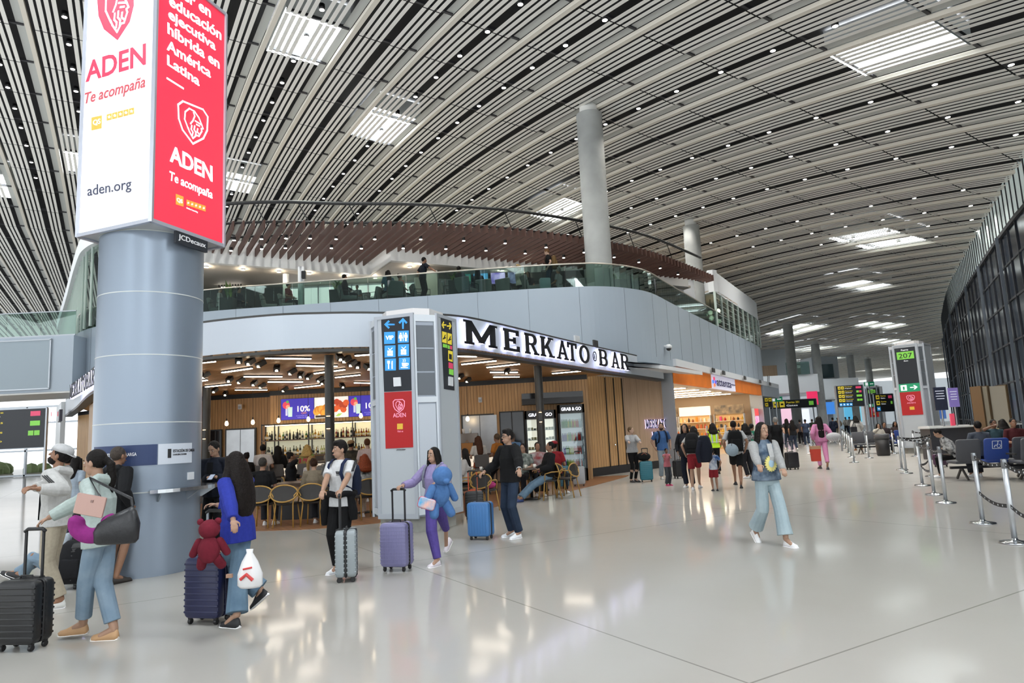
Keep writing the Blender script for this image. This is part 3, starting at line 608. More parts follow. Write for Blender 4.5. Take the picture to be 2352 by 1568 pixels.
# ================================================================ corner bar: shell
CC = 3.52
M_wood = wave_mat('oak_slats', '#cfa674', '#b18857', 9, .5, 0, axis='Z', gap=.11, gapw=.006)
M_wood2 = wave_mat('oak_panel_pale', '#b59a80', '#a58a70', 5, .5, 0, axis='Z', gap=.6, gapw=.004)
M_plank = wave_mat('ceiling_planks', '#cfa06c', '#ab7d4c', 6, .55, math.radians(38), axis='Y', gap=.14, gapw=.012)
M_wfloor = wave_mat('wood_floor', '#9a6d49', '#7a5236', 5, .35, math.radians(-30), axis='X', gap=.16, gapw=.004)
M_bkick = mat('black_kick', '#1d1d1f', .5)
edge = [PZ(*q) for q in ((300, 1225), (445, 1222), (680, 1217), (823, 1206), (881, 1200), (980, 1190), (1043, 1181), (1120, 1168), (1198, 1150), (1306, 1129), (1428, 1098), (1446, 1091))]
epath = curve([(p.x, p.y) for p in edge], 3)
struct('floor_bar', MB().prism([(x, y) for x, y in epath]+[(2.5, 24.5), (-12, 25.5), (-18, 27)], -.03, .004), M_wfloor)
ceilpoly = [(x, y) for x, y in FPATH]+[(2.6, 24.2), (-6, 24.6), (-12, 25.3), (-17, 29), (-20, 33)]
ceilpoly = [p for p in FPATH if p[1] < 27.3 and not (p[0] > 3.9)]+[(2.6, 24.4), (-6, 24.8), (-11.8, 25.4), (-19, 30.5)]
struct('ceiling_bar', MB().prism(ceilpoly, CC, CC+.03), M_plank)
BW = [(-19.5, 30.5), (-11.5, 24.9), (-8.75, 24.6), (-8.6, 24.0), (-3.2, 24.0), (-1.85, 24.0), (2.5, 23.35)]
for i, (a, b) in enumerate(zip(BW[:-1], BW[1:])): struct('wall_bar_back', MB().wall([a, b], .15, 0, CC), M_wood)
t4 = MB(); t4.wall([(x, y-.02) for x, y in BW], .04, CC-.16, CC-.001); struct('trim_4', t4, M_black)
EWALL = [(2.5, 24.22), (4.1, 26.11)]
w = MB(); w.wall([(2.48, 24.2), (4.1, 26.1)], .2, .3, CC+.05); struct('wall_bar_end', w, M_wood)
w = MB(); w.wall([(4.1, 26.1), (6.1, 28.23)], .2, .3, CC+.05); struct('wall_bar_side', w, M_wood2)
w = MB(); w.wall([(2.48, 24.2), (4.1, 26.1), (6.1, 28.23)], .19, 0, .3); struct('baseboard_bar', w, M_bkick)
w = MB()
for x, y in ((2.52, 24.24), (3.35, 25.22), (3.72, 25.65), (4.1, 26.1)): w.box((x+.008, y-.012, 1.9), (.03, .03, 3.25), math.radians(50))
struct('trim_5', w, M_black)
k = MB().ball((3.62, 25.46, 1.05), .04).build('door_handle', M_steel); tag(k, 'small steel knob on the oak end wall of the bar', 'door knob')
w = MB()      # left flank of the bar
P_ = [(x, y) for x, y in FPATH if y > 15.5 and x < 0]
w.wall([(x+.25, y+.25) for x, y in P_ if 20 < y < 27], .15, 0, FB-.09); struct('wall_bar_flank', w, M_wood)
# ---- linear lights, spots, pendants
M_ledbar = mat('linear_led', '#fff3df', .4, emit=26.)
LED = [(458, 833.5, 495, 830), (510, 855.5, 579, 846), (608, 823, 715.5, 824), (680, 840, 775, 841.5), (559, 865, 649, 865), (614.5, 877, 696, 877), (539.5, 895.6, 614, 895.6), (472, 888.6, 530, 883), (457, 876, 476, 873), (677, 891, 735.5, 885),
       (721.7, 858, 792, 849), (770, 867, 827, 861), (815, 817, 850, 814.5), (813.5, 879, 852, 880), (1042, 818, 1095, 819), (1060, 837, 1140, 828.5), (1118, 844, 1194, 836), (1125.5, 855, 1189, 855), (1133, 866, 1193, 865.5), (1268, 858, 1335, 852), (900, 850, 980, 846), (940, 868, 1000, 866), (860, 833, 935, 829)]
for x0, y0, x1, y1 in LED:
    a, b = PZ(x0, y0, CC-.05), PZ(x1, y1, CC-.05)
    t = thing('linear_ceiling_light', 'slim white linear light on the wooden ceiling of the bar', 'ceiling light', (a+b)/2, math.atan2(b.y-a.y, b.x-a.x), 'linear lights on the bar ceiling')
    l = (b-a).length; MB().box((0, 0, .03), (l, .06, .04)).build('housing', M_black, t); MB().box((0, 0, 0), (l-.02, .05, .02)).build('diffuser', M_ledbar, t)
def cp5(x, y): return (440+x/3.266, 760+y/3.266)
proto = None
for i, (x, y) in enumerate([(355, 215), (440, 228), (520, 245), (640, 278), (755, 303), (820, 328), (880, 340), (105, 330), (285, 360), (370, 370), (470, 390), (530, 408), (965, 360), (985, 380), (1110, 195), (1160, 210), (1205, 240), (1245, 255), (1320, 268), (255, 467), (175, 443), (60, 320), (700, 435), (1130, 408)]+[((1165-440)*3.266, (852-760)*3.266), ((1058-440)*3.266, (864-760)*3.266), ((1075-440)*3.266, (872-760)*3.266)]):
    p = PZ(*cp5(x, y), CC-.09)
    if proto is None:
        proto = thing('track_spotlight', 'black box spotlight fixed under the wooden ceiling of the bar', 'spotlight', p, .3, 'black spotlights on the bar ceiling')
        M = Matrix.Rotation(.5, 3, 'X'); MB().box((0, 0, 0), (.14, .2, .1), M=M).build('head', M_black, proto); MB().box((0, .05, .075), (.06, .06, .05)).build('bracket', M_black, proto)
        MB().lathe((0, -.06, -.07), [(.001, -.02), (.035, -.02), (.035, .02), (.001, .02)], 10).build('lens', mat('spot_lens', '#ffe9c4', .4, emit=30), proto)
    else: dup(proto, p, random.uniform(-.8, .8))
proto = None
for x, y in ((519, 971), (580, 968), (640, 964), (709.5, 961), (832, 953), (1080, 960)):
    p = PX(x, 22.5); p.z = PD(x, y, 22.5).z
    t = thing('pendant_bulb', 'warm bare pendant bulb hanging in front of the back bar', 'pendant lamp', p, 0, 'bare pendant bulbs over the bar')
    MB().lathe((0, 0, 0), [(.001, -.1), (.04, -.085), (.06, -.04), (.05, .01), (.025, .06), (.001, .06)], 10).build('bulb', mat('warm_bulb', '#ffd9a0', .4, emit=25), t, True)
    MB().cyl((0, 0), .02, .06, .14, 8).build('socket', M_black, t); MB().cyl((0, 0), .006, .14, CC-p.z, 5).build('cord', M_black, t)
# ---- dark posts of the bar
for i, (x, Y, r, lab) in enumerate(((471.5, 21, .12, 'dark round post of the bar just right of the grey advertising column'), (760, 14.9, .1, 'dark round post standing in front of the menu screens'), (1054, 19.3, .11, 'dark round post half hidden by the information totem'), (1250, 19.5, .115, 'dark round post in front of the glass-door fridges'))):
    p = PX(x, Y); t = thing('bar_post', lab, 'post', p); MB().cyl((0, 0), r, 0, CC, 20).build('shaft', M_dark, t, True).data.set_sharp_from_angle(angle=.8)
    MB().cyl((0, 0), r+.03, 0, .05, 20).build('foot_plate', M_dark, t)
    s_ = MB().box((0, -r-.02, 2.05), (.1, .05, .24)).build('wall_lamp', M_dark, t)
    for z in (1.915, 2.185): MB().box((0, -r-.02, z), (.07, .035, .01)).build('lamp_lens', mat('sconce_lens', '#ffcf8a', .4, emit=12), s_)
# ---- menu screens
m_scr = em('screen_violet', '#3a2fb0', .75); m_scr2 = em('screen_violet_pale', '#5646d6', .7)
def screen(x0, x1, kind, lab):
    Y = 23.78; a, b = PD(x0, 960 if kind else 962, Y).x, PD(x1, 955, Y).x; z0, z1 = 2.48, 3.2; t = thing('menu_screen', lab, 'menu screen', ((a+b)/2, Y, z0))
    w, h = b-a-.02, z1-z0; MB().box((0, .04, h/2), (w+.02, .08, h+.02)).build('casing', M_black, t)
    MB().box((0, -.004, h/2), (w, .008, h)).build('display', m_scr if kind == 0 else em('screen_white', '#f0ece6', .8), t)
    o = Vector((-w/2, -.012, 0)); ux, uz = Vector((1, 0, 0)), UP
    def blob(m, cx, cy, r, e=.0, sq_=1.): MB().plate(o-Vector((0, e, 0)), ux, uz, [(cx+r*math.cos(k*.6283), cy+r*sq_*math.sin(k*.6283)) for k in range(10)], .004, Vector((0, -1, 0))).build('screen_picture', m, t)
    if kind == 0:
        ftext('10%', 'screen_lettering', o+ux*.5*w+uz*.36*h, ux*.38*w, uz*.28*h, m_sw, t, .02); ftext('OFF', 'screen_lettering', o+ux*.62*w+uz*.24*h, ux*.16*w, uz*.09*h, em('scr_orange', '#d98a4a', .7), t, .01)
        ftext('en tu bebida favorita', 'screen_lettering', o+ux*.46*w+uz*.15*h, ux*.42*w, uz*.05*h, em('scr_lilac', '#a9a4e8', .6), t); ftext('todos los dias', 'screen_lettering', o+ux*.5*w+uz*.07*h, ux*.3*w, uz*.05*h, em('scr_lilac', '#a9a4e8', .6), t)
        blob(em('scr_strawberry', '#e0455a', .7), .16*w, .7*h, .13); blob(em('scr_peach', '#f2a07a', .8), .21*w, .62*h, .07, .004); blob(em('scr_leaf', '#5cae50', .7), .2*w, .86*h, .05, .004)
        MB().plate(o, ux, uz, [(.14*w, .2*h), (.2*w, .2*h), (.2*w, .55*h), (.14*w, .55*h)], .004, Vector((0, -1, 0))).build('screen_picture', em('scr_glass', '#c9cdf0', .7), t)
        MB().plate(o-Vector((0, .005, 0)), ux, uz, [(.22*w, .14*h), (.34*w, .14*h), (.35*w, .6*h), (.21*w, .6*h)], .004, Vector((0, -1, 0))).build('screen_picture', em('scr_glass2', '#bfe0d8', .8), t)
    else:
        random.seed(3)
        for k in range(9): blob(em('scr_fry%d' % (k % 2), ('#e0a238', '#c97f22')[k % 2], .7), (.06+.04*k)*w, (.25+.3*random.random())*h, .12, .001*k, 1.1)
        for k in range(9): blob(em('scr_wing%d' % (k % 2), ('#d65a24', '#b23c14')[k % 2], .7), (.62+.04*k)*w, (.3+.45*random.random())*h, .11, .001*k)
        blob(em('scr_plate', '#ffffff', .95), .24*w, .78*h, .17, .012, .6); MB().plate(o-Vector((0, .012, 0)), ux, uz, rect(.03*w, .03*h, .36*w, .14*h), .004, Vector((0, -1, 0))).build('screen_picture', em('scr_banner', '#3a2c1c', .3), t)
        for k in range(3): MB().plate(o-Vector((0, .012, 0)), ux, uz, [(.62*w+k*.04*w, .06*h), (.72*w+k*.04*w, .2*h), (.74*w+k*.04*w, .18*h), (.64*w+k*.04*w, .04*h)], .004, Vector((0, -1, 0))).build('screen_picture', em('scr_celery', '#93bd4a', .7), t)
screen(645, 722, 0, 'violet 10% OFF menu screen, leftmost of the three over the back bar'); screen(722, 801, 1, 'menu screen showing fried chicken plates'); screen(801, 880, 0, 'violet 10% OFF menu screen partly hidden by the information totem')
# ---- back bar with bottles
def zat(px, py, Y): return PD(px, py, Y).z
YB = 23.3; xa, xb, xc = PX(598, YB).x, PX(628, YB).x, PX(872, YB).x
bb = thing('back_bar', 'dark framed back bar with two lit bottle shelves', 'bar shelf', ((xa+xc)/2, YB, 0)); wB = xc-xa; zt, z1, z0 = 2.32, 1.80, 1.27
MB().box((0, .55, 1.78), (wB, .04, 1.1)).build('light_panel', mat('back_bar_glow', '#e9e6c6', .5, emit=.4), bb)
for z in (z0, z1): MB().box((0, .3, z-.02), (wB, .4, .04)).build('shelf', mat('shelf_brown', '#5a4632', .4), bb)
fr = MB()
for x in (-wB/2, -wB/2+(xb-xa), -.4, wB/2-.9, wB/2):
    for y in (.12, .5): fr.box((x, y, 1.7), (.035, .035, 1.3))
for y in (.12, .5): fr.box((0, y, zt), (wB, .04, .04))
fr.build('frame', M_black, bb); MB().box((0, .3, zt-.03), (wB-.1, .04, .02)).build('strip_light', mat('bar_strip', '#ffe6b8', .4, emit=10), bb)
MB().box((0, .35, .6), (wB, .5, 1.2)).build('cabinet', mat('bar_cabinet', '#3a2f27', .5), bb)
BOT = [('#1b2a1a', .3, .038), ('#3b1d10', .3, .036), ('#2f6b35', .28, .037), ('#b98a2c', .26, .04), ('#cfd6cf', .27, .038), ('#8a2a1c', .29, .036), ('#c2c98a', .25, .041), ('#15140f', .31, .036)]
bproto = []
for i, (c, h, r) in enumerate(BOT):
    mb = MB(); mb.lathe((0, 0, 0), [(r*.9, 0), (r, .01), (r, h*.55), (r*.85, h*.62), (r*.36, h*.72), (r*.33, h*.97), (r*.4, h*.97), (r*.4, h), (.001, h)], 10); mb.m = 1; mb.lathe((0, 0, 0), [(r*1.02, h*.15), (r*1.03, h*.16), (r*1.03, h*.42), (r*1.02, h*.43)], 10)
    bproto.append((mb, mat('bottle_%d' % i, c, .12, spec=.6), mat('label_%d' % (i % 3), ('#e8e2d0', '#20201e', '#d9c27a')[i % 3], .6)))
def bottle_mesh(i, cache={}):
    if i not in cache:
        mb, a, b = bproto[i]; o = mb.build('bottle', [a, b], None, True); me = o.data; bpy.data.objects.remove(o); cache[i] = me
    return cache[i]
DESC = ['dark green', 'brown', 'green', 'amber', 'clear', 'red-brown', 'pale yellow', 'black']
random.seed(11)
for z, sh_name, x in ((z1, 'upper', None), (z0, 'lower', None)):
    n = 44
    for k in range(n):
        px = 602+(864-602)*k/n; X = PX(px, YB).x
        if 628 < px < 632 or 744 < px < 751: continue
        i = random.choice([0, 2, 7, 0, 4, 4, 3]) if px < 700 else random.choice([6, 3, 4, 6, 4]) if px < 746 else random.choice([1, 1, 7, 1, 5, 0]) if px < 815 else random.choice([3, 5, 6, 3, 7])
        o = bpy.data.objects.new('bottle', bottle_mesh(i)); COL.objects.link(o); o.location = (X+random.uniform(-.015, .015), YB+.22+random.choice((0, .09)), z); o.scale = (1, 1, random.uniform(.85, 1.15))
        tag(o, '%s bottle on the %s lit shelf of the back bar' % (DESC[i], sh_name), 'bottle', '%s bottles on the %s back bar shelf' % (DESC[i], sh_name))
# ---- bar counter with lit front
m_glow = mat('counter_glow', '#fff0d8', .5, emit=.8); m_top = mat('counter_top', '#4a3d33', .3)
CP = curve([(-9.0, 21.4), (-8.2, 20.5), (-6.6, 20.2), (-4, 20.2), (-1.5, 20.2), (-.2, 20.4), (.25, 21.2)], 4)
bc = thing('bar_counter', 'long curved bar counter with a glowing front band', 'bar counter', (-4, 20.2, 0))
for nm, a, b, th, m, off in (('front_panel', .0, .74, .1, M_wood2, 0), ('lit_band', .74, 1.04, .08, m_glow, .02), ('worktop', 1.04, 1.1, .6, m_top, -.12)):
    abs_(MB().wall([(x, y+off) for x, y in CP], th, a, b).build(nm, m, bc))
tb = thing('communal_table', 'long wood-fronted table with a dark base in the bar', 'table', (-4.5, 15.4, 0))
for nm, c, s_, m in (('tabletop', (0, .1, .76), (1.75, 1.0, .05), m_top), ('wood_front', (0, 0, .56), (1.65, .6, .36), M_wood2), ('dark_base', (0, 0, .19), (1.6, .5, .38), M_bkick)): MB().box(c, s_).build(nm, m, tb)
# steel doors, openings, fridges
def onwall(px0, py0, px1, py1, Y): a, b = PD(px0, py1, Y), PD(px1, py0, Y); return a.x, b.x, a.z, b.z
m_sst = mat('stainless_door', '#a9abad', .28, .9, noise=.15, nscale=2)
x0, x1, _, zz = onwall(520, 985, 586, 1090, 24.62)
d = thing('steel_door', 'double stainless kitchen door left of the back bar', 'door', ((x0+x1)/2, 24.6, 0))
for q in (0, 1): MB().box((-(x1-x0)/4+(x1-x0)/2*q, 0, zz/2), ((x1-x0)/2-.02, .06, zz)).build('leaf', m_sst, d)
MB().box((0, .01, zz/2+.02), (x1-x0+.1, .04, zz+.06)).build('door_frame', M_dark, d)
x0, x1, _, zz = onwall(1067, 952, 1141, 1090, 23.8)
d = thing('steel_door', 'double stainless door right of the information totem', 'door', ((x0+x1)/2, 23.84, 0))
for q in (0, 1): MB().box((-(x1-x0)/4+(x1-x0)/2*q, 0, zz/2), ((x1-x0)/2-.02, .06, zz)).build('leaf', m_sst, d)
MB().box((0, .02, zz/2+.02), (x1-x0+.1, .05, zz+.06)).build('door_frame', M_dark, d)
def hatch(name, px0, py0, px1, py1, Y, lab, rz=0):
    x0, x1, z0, z1 = onwall(px0, py0, px1, py1, Y); t = thing(name, lab, 'opening', ((x0+x1)/2, Y, z0)); MB().box((0, 0, (z1-z0)/2), (x1-x0, .06, z1-z0)).build('dark_pane', mat('dark_pane', '#171a20', .08), t)
    fr = MB(); w, h = x1-x0, z1-z0
    for x in (-w/2, w/2, 0): fr.box((x, -.03, h/2), (.04, .06, h))
    for z in (0, h): fr.box((0, -.03, z), (w+.04, .06, .04))
    fr.build('frame', M_black, t); return t
hatch('service_window', 1152, 944, 1202, 1045, 23.5, 'dark service window between the steel doors and the fridges', -.15)
hatch('service_window', 482, 987, 510, 1080, 24.75, 'dark narrow opening beside the post left of the steel door')
# ---- grab and go fridges
def fridge(x0, x1, Y, z1, kind, lab):
    w = x1-x0; t = thing('display_fridge', lab, 'fridge', ((x0+x1)/2, Y, 0)); D_ = .6
    b = MB(); b.box((-w/2+.03, D_/2, z1/2), (.06, D_, z1)); b.box((w/2-.03, D_/2, z1/2), (.06, D_, z1)); b.box((0, D_-.03, z1/2), (w, .06, z1)); b.box((0, D_/2, .2), (w, D_, .4)); b.box((0, D_/2, z1-.14), (w, D_, .28)); b.build('cabinet', M_black, t)
    MB().box((0, D_-.07, .4+(z1-.68)/2), (w-.14, .02, z1-.7)).build('light_panel', mat('fridge_glow%d' % kind, '#eef2ff' if kind else '#fff4e6', .5, emit=1.0 if not kind else .3), t)
    ns = 5 if kind == 0 else 4; zz = [.42+i*(z1-.75)/ns for i in range(ns)]
    for z in zz: MB().box((0, D_/2, z), (w-.14, D_-.16, .02)).build('shelf', M_white, t)
    g = MB().box((0, .01, .4+(z1-.68)/2), (w-.1, .012, z1-.7)).build('glass_door', glass('fridge_glass', '#eef4f2', fac=.1), t)
    ftext('GRAB & GO', 'lettering', (-w*.38, -.008, z1-.2), (w*.76, 0, 0), (0, 0, .11), em('sign_letter', '#f4f6ff', 1.6 if not kind else .5), t, .02)
    Cc = ['#5a3cc0', '#2f9a3a', '#c9c832', '#d22f28', '#b9d4ea', '#e0641f']; random.seed(5+kind)
    for r, z in enumerate(zz):
        n = 13 if kind else 9
        for k in range(n):
            x = -w/2+.12+(w-.24)*k/(n-1); h = random.uniform(.23, .29) if kind else random.uniform(.05, .09); c = Cc[min(int(k/n*4+random.random()*1.5), 5)] if kind else random.choice(['#d8d2c0', '#c9b27a', '#8a9a6a', '#30343a'])
            mb = MB(); m = mat('pack_'+c[1:], c, .35)
            if kind: mb.lathe((0, 0, 0), [(.033, 0), (.034, h*.65), (.015, h*.84), (.015, h), (.001, h)], 8)
            else: mb.rbox((0, 0, h/2), (.085, .12, h), .012)
            key = (kind, c); me = PK.get(key)
            if me is None: o = mb.build('drink_bottle' if kind else 'food_box', m, None, bool(kind)); PK[key] = o.data; o.location = (t.location.x+x, Y+.2, z+.011)
            else: o = bpy.data.objects.new('drink_bottle' if kind else 'food_box', me); COL.objects.link(o); o.location = (t.location.x+x, Y+.2, z+.011)
            nm = {'#5a3cc0': 'violet', '#2f9a3a': 'green', '#c9c832': 'yellow', '#d22f28': 'red', '#b9d4ea': 'pale blue', '#e0641f': 'orange', '#d8d2c0': 'pale', '#c9b27a': 'tan', '#8a9a6a': 'olive', '#30343a': 'dark'}[c]
            tag(o, '%s %s on a shelf of the %s fridge' % (nm, 'drink bottle' if kind else 'food box', 'drinks' if kind else 'brightly lit food'), 'bottle' if kind else 'food box', '%s %s in the %s fridge' % (nm, 'bottles' if kind else 'boxes', 'drinks' if kind else 'food'))
PK = {}
YF = 22.9; fridge(PX(1213, YF).x, PX(1285, YF).x, YF, 2.36, 0, 'brightly lit white food fridge behind the dark post'); fridge(PX(1291, YF-.15).x, PX(1352, YF-.15).x, YF-.15, 2.5, 1, 'black drinks fridge with coloured bottles beside the oak end wall')
xh0, xh1 = PX(1208, 22.75).x, PX(1352, 22.6).x
hd = thing('fridge_canopy', 'black box canopy above the two fridges', 'canopy', ((xh0+xh1)/2, 22.9, 2.56)); MB().box((0, .1, .16), (xh1-xh0, .55, .32)).build('box', M_black, hd); MB().box((0, -.18, .28), (xh1-xh0, .03, .18)).build('gloss_front', mat('black_gloss', '#191a1c', .08), hd)
# ---- big sign lettering on the fascia
M_let = mat('sign_black', '#17181c', .4); M_halo = mat('letter_halo', '#eceaff', .5, emit=1.7)
def stroke(a, b, w0, w1=None): a, b = Vector(a), Vector(b); return a, b, w0, w1 or w0
def glyph(ch):
    """slab-serif capitals as convex outlines, height 1"""
    R_ = []
    def bar(x0, y0, x1, y1): R_.append([(x0, y0), (x1, y0), (x1, y1), (x0, y1)])
    def dia(x0, y0, x1, y1, w): R_.append([(x0, y0), (x0+w, y0), (x1+w, y1), (x1, y1)])
    def ringp(cx, cy, rx, ry, t, a0, a1, n=12):
        for i in range(n):
            a, b = math.radians(a0+(a1-a0)*i/n), math.radians(a0+(a1-a0)*(i+1)/n)
            q = [(cx+rx*math.cos(a), cy+ry*math.sin(a)), (cx+rx*math.cos(b), cy+ry*math.sin(b)), (cx+(rx-t)*math.cos(b), cy+(ry-t*.75)*math.sin(b)), (cx+(rx-t)*math.cos(a), cy+(ry-t*.75)*math.sin(a))]
            R_.append(q if a1 > a0 else q[::-1])
    s = .16; W_ = 1.
    if ch == 'M':
        W_ = 1.12; bar(.06, .0, .22, 1); bar(.9, 0, 1.06, 1); dia(.47, .12, .06, 1, .2); dia(.47, .12, .86, 1, .2)
        for x in (0, .84): bar(x, 0, x+.28, .1)
        bar(-.02, .9, .22, 1); bar(.9, .9, 1.14, 1)
    elif ch == 'E':
        W_ = .82; bar(.06, 0, .24, 1); bar(0, 0, .8, .13); bar(0, .87, .78, 1); bar(.2, .44, .6, .57); bar(.68, 0, .8, .26); bar(.66, .74, .78, 1); bar(.5, .36, .6, .65)
    elif ch in 'RB':
        W_ = .86; bar(.06, 0, .24, 1); bar(0, 0, .32, .1); bar(0, .88, .5, 1)
        bar(.2, .44, .5, .55); ringp(.5, .72, .28, .28, .17, -90, 90)
        if ch == 'R': dia(.66, 0, .38, .5, .2); bar(.6, 0, .92, .1)
        else: bar(0, 0, .52, .12); ringp(.52, .28, .32, .28, .18, -90, 90)
    elif ch == 'K':
        W_ = .92; bar(.06, 0, .24, 1); bar(0, 0, .32, .1); bar(0, .9, .32, 1); dia(.2, .4, .6, 1, .2); dia(.64, 0, .36, .58, .2); bar(.58, 0, .94, .1); bar(.54, .9, .88, 1)
    elif ch == 'A':
        W_ = .98; dia(.08, 0, .4, 1, .16); dia(.72, 0, .4, 1, .19); bar(.26, .26, .72, .38); bar(0, 0, .32, .1); bar(.64, 0, .98, .1)
    elif ch == 'T':
        W_ = .84; bar(.33, 0, .51, 1); bar(0, .86, .84, 1); bar(0, .7, .12, 1); bar(.72, .7, .84, 1); bar(.24, 0, .6, .1)
    elif ch == 'O': W_ = .98; ringp(.49, .5, .49, .52, .19, 0, 360, 20)
    return R_, W_
def letters(seq, o, u, n, parent, depth=.1, m=None, halo=None):
    """seq of (char, x0, x1, z0, z1) on a vertical plane"""
    for ch, x0, x1, z0, z1 in seq:
        R_, W_ = glyph(ch); R_ = [[(x+(.022 if x > sum(p[0] for p in q)/4 else -.022), z) for x, z in q] for q in R_]; sx, sz = (x1-x0)/W_, (z1-z0); mb, mh = MB(), MB()
        for q in R_:
            pl_ = [(x0+x*sx, z0+z*sz) for x, z in q]; mb.plate(o+n*depth, u, UP, pl_, .015, n); mh.plate(o+n*.02, u, UP, [(x0+x*sx, z0+z*sz) for x, z in q], depth-.021, n)
        l = mb.build('letter', m or M_let, parent); mh.build('letter_side', halo or M_halo, l)
u0 = Vector((-1.2, 14.95, 0)); u1 = Vector((6.1, 27.75, 0))
su = Vector((.492, .8706, 0)); so = Vector((.41, 17.64, 0)); sn = Vector((su.y, -su.x, 0))
spl = (so+sn*.02, sn)
sign = thing('bar_sign', 'large black MERKATO BAR lettering glowing on the white fascia', 'shop sign', so)
def fx(px, py): p = PP(px, py, spl)-so; return p.dot(su), p.z
SEQ = []
for ch, xl, xr, yt, yb in (('M', 1063, 1136, 724, 792), ('E', 1152, 1189, 738, 802), ('R', 1200, 1231, 747, 808), ('K', 1236, 1268, 756, 816), ('A', 1273, 1301, 766, 824), ('T', 1298, 1321, 775, 828), ('O', 1325, 1350, 781, 834), ('B', 1370, 1392, 790, 842), ('A', 1398, 1419, 799, 848), ('R', 1420, 1441, 803, 852)):
    a, z1 = fx(xl, yt+.17*0); b, z0 = fx(xr, yb); SEQ.append((ch, a-.09, b-.07, FB+.08, FT-.08))
letters(SEQ, Vector((0, 0, 0)), su, sn, sign, .11)
amp = thing('ampersand_badge', 'small round ampersand badge between the words of the glowing bar sign', 'shop sign', so)
a, _ = fx(1355, 800); b, _ = fx(1365, 830); cx, r = (a+b)/2, (b-a)/2*1.1
mb = MB()
for k in range(20): t0, t1 = k*math.pi/10, (k+1)*math.pi/10; mb.plate(sn*.1, su, UP, [(cx+r*math.cos(t0), 3.9+r*math.sin(t0)), (cx+r*math.cos(t1), 3.9+r*math.sin(t1)), (cx+r*.8*math.cos(t1), 3.9+r*.8*math.sin(t1)), (cx+r*.8*math.cos(t0), 3.9+r*.8*math.sin(t0))], .015, sn)
mb.build('ring', M_let, amp); ftext('&', 'lettering', sn*.1+su*(cx-r*.35)+UP*(3.9-r*.5), su*r*.7, UP*r, M_let, amp, .02)
# left flank repeat of the sign
lu = (Vector((-13.46, 21.6, 0))-Vector((-9.7, 16.9, 0))).normalized(); ln = Vector((lu.y, -lu.x, 0))*-1; lo = Vector((-9.7, 16.9, 0))
ls = thing('bar_sign', 'glowing black bar lettering on the fascia left of the advertising column', 'shop sign', lo)
lu2 = -lu; ln2 = lu2.cross(UP)
lt = 'RABOTAKREM'[::1]; x = -.9
lo2 = Vector((-16.6, 25.95, 0)); seq = []; d = .3
word = 'MERKATOBAR'
x = .2
for ch in word: seq.append((ch, x, x+.5, FB+.09, FT-.09)); x += .62
lp = Vector((-13.46, 21.6, 0))+lu*4.4; ls.location = lp
letters(seq, Vector((0, 0, 0)), lu2, ln2, ls, .12)
# small lit sign on the pale side wall
wu = (Vector((6.1, 28.23, 0))-Vector((4.1, 26.1, 0))).normalized(); wn = Vector((wu.y, -wu.x, 0)); wp = (Vector((4.1, 26.1, 0)), wn)
ss = thing('wall_sign', 'small white glowing MERKATO BAR letters on the pale wood wall', 'shop sign', (4.1, 26.1, 0))
def wx(px, py): p = PP(px, py, wp)-wp[0]; return p.dot(wu), p.z
seq = []; a, zt_ = wx(1480, 963); b, zb_ = wx(1531, 981); w_ = (b-a)/7
z_hi, z_lo = wx(1505, 963)[1], wx(1505, 983)[1]
for i, ch in enumerate('MERKATO'): seq.append((ch, a+w_*i, a+w_*(i+.85), z_lo, z_hi))
z_hi, z_lo = wx(1505, 991)[1], wx(1505, 1010)[1]; a = wx(1497, 1000)[0]
for i, ch in enumerate('BAR'): seq.append((ch, a+w_*i, a+w_*(i+.85), z_lo, z_hi))
letters(seq, Vector((0, 0, 0)), wu, wn, ss, .05, mat('letter_lavender', '#3b3a52', .5), mat('letter_halo2', '#e6dcff', .5, emit=1.5))
# ================================================================ shops along the concourse
LO = Vector((6.1, 28.2, 0)); LP = (LO, Bvec)
def lu_(px, py=900): return (PP(px, py, LP)-LO).dot(Avec)
def LPT(u, b=0., z=0.): p = LO+Avec*u+Bvec*b; return Vector((p.x, p.y, z))
def lbox(mb, u0, u1, b0, b1, z0, z1):
    c = [LPT(u0, b1), LPT(u1, b1), LPT(u1, b0), LPT(u0, b0)]; return mb.hexa([(p.x, p.y, z0) for p in c], [(p.x, p.y, z1) for p in c])
ue0, ue1, ue2, ue3, ue4 = .1, lu_(1612, 880), lu_(1669, 890), lu_(1731, 895), lu_(1770, 900)
struct('wall_shop_ledge', lbox(MB(), .15, ue4, -.9, .62, 4.08, 4.38), M_white)
struct('wall_shop_end', lbox(lbox(MB(), ue3+.1, ue4, -.6, .6, 3.35, 4.08), ue3+.3, ue4-.2, -.9, -.7, 0, 3.4), mat('grey_wall', '#8e98a3', .5))
struct('trim_6', lbox(MB(), -.02, .08, -.2, .46, 0, 4.08), M_alu)
struct('trim_7', lbox(MB(), ue3-.05, ue3+.1, -.3, .5, 0, 4.08), M_alu)
so2 = thing('shop_fascia', 'orange and white fascia of the shop beside the bar', 'shop sign', LPT(5))
m_org = mat('fascia_orange', '#d8741a', .6, emit=.22, noise=.12, nscale=1.5)  # unlit panel given a weak glow so its orange looks less dull
for nm, a, b, m in (('orange_panel', ue0, ue1-.05, m_org), ('logo_panel', ue1, ue2, mat('fascia_logo_white', '#e2dff2', .35, emit=.45)), ('orange_panel', ue2+.05, ue3-.05, m_org)): abs_(lbox(MB(), a, b, .3, .48, 3.4, 4.07).build(nm, m, so2))
pl5 = (LPT(0, .31), Bvec); mid = (ue1+ue2)/2; wl = ue2-ue1
ftext('attenza', 'logo_lettering', LPT(ue1+.18*wl, .5, 3.56), Avec*wl*.62, UP*.34, mat('logo_navy', '#2a2350', .5), None, .015)
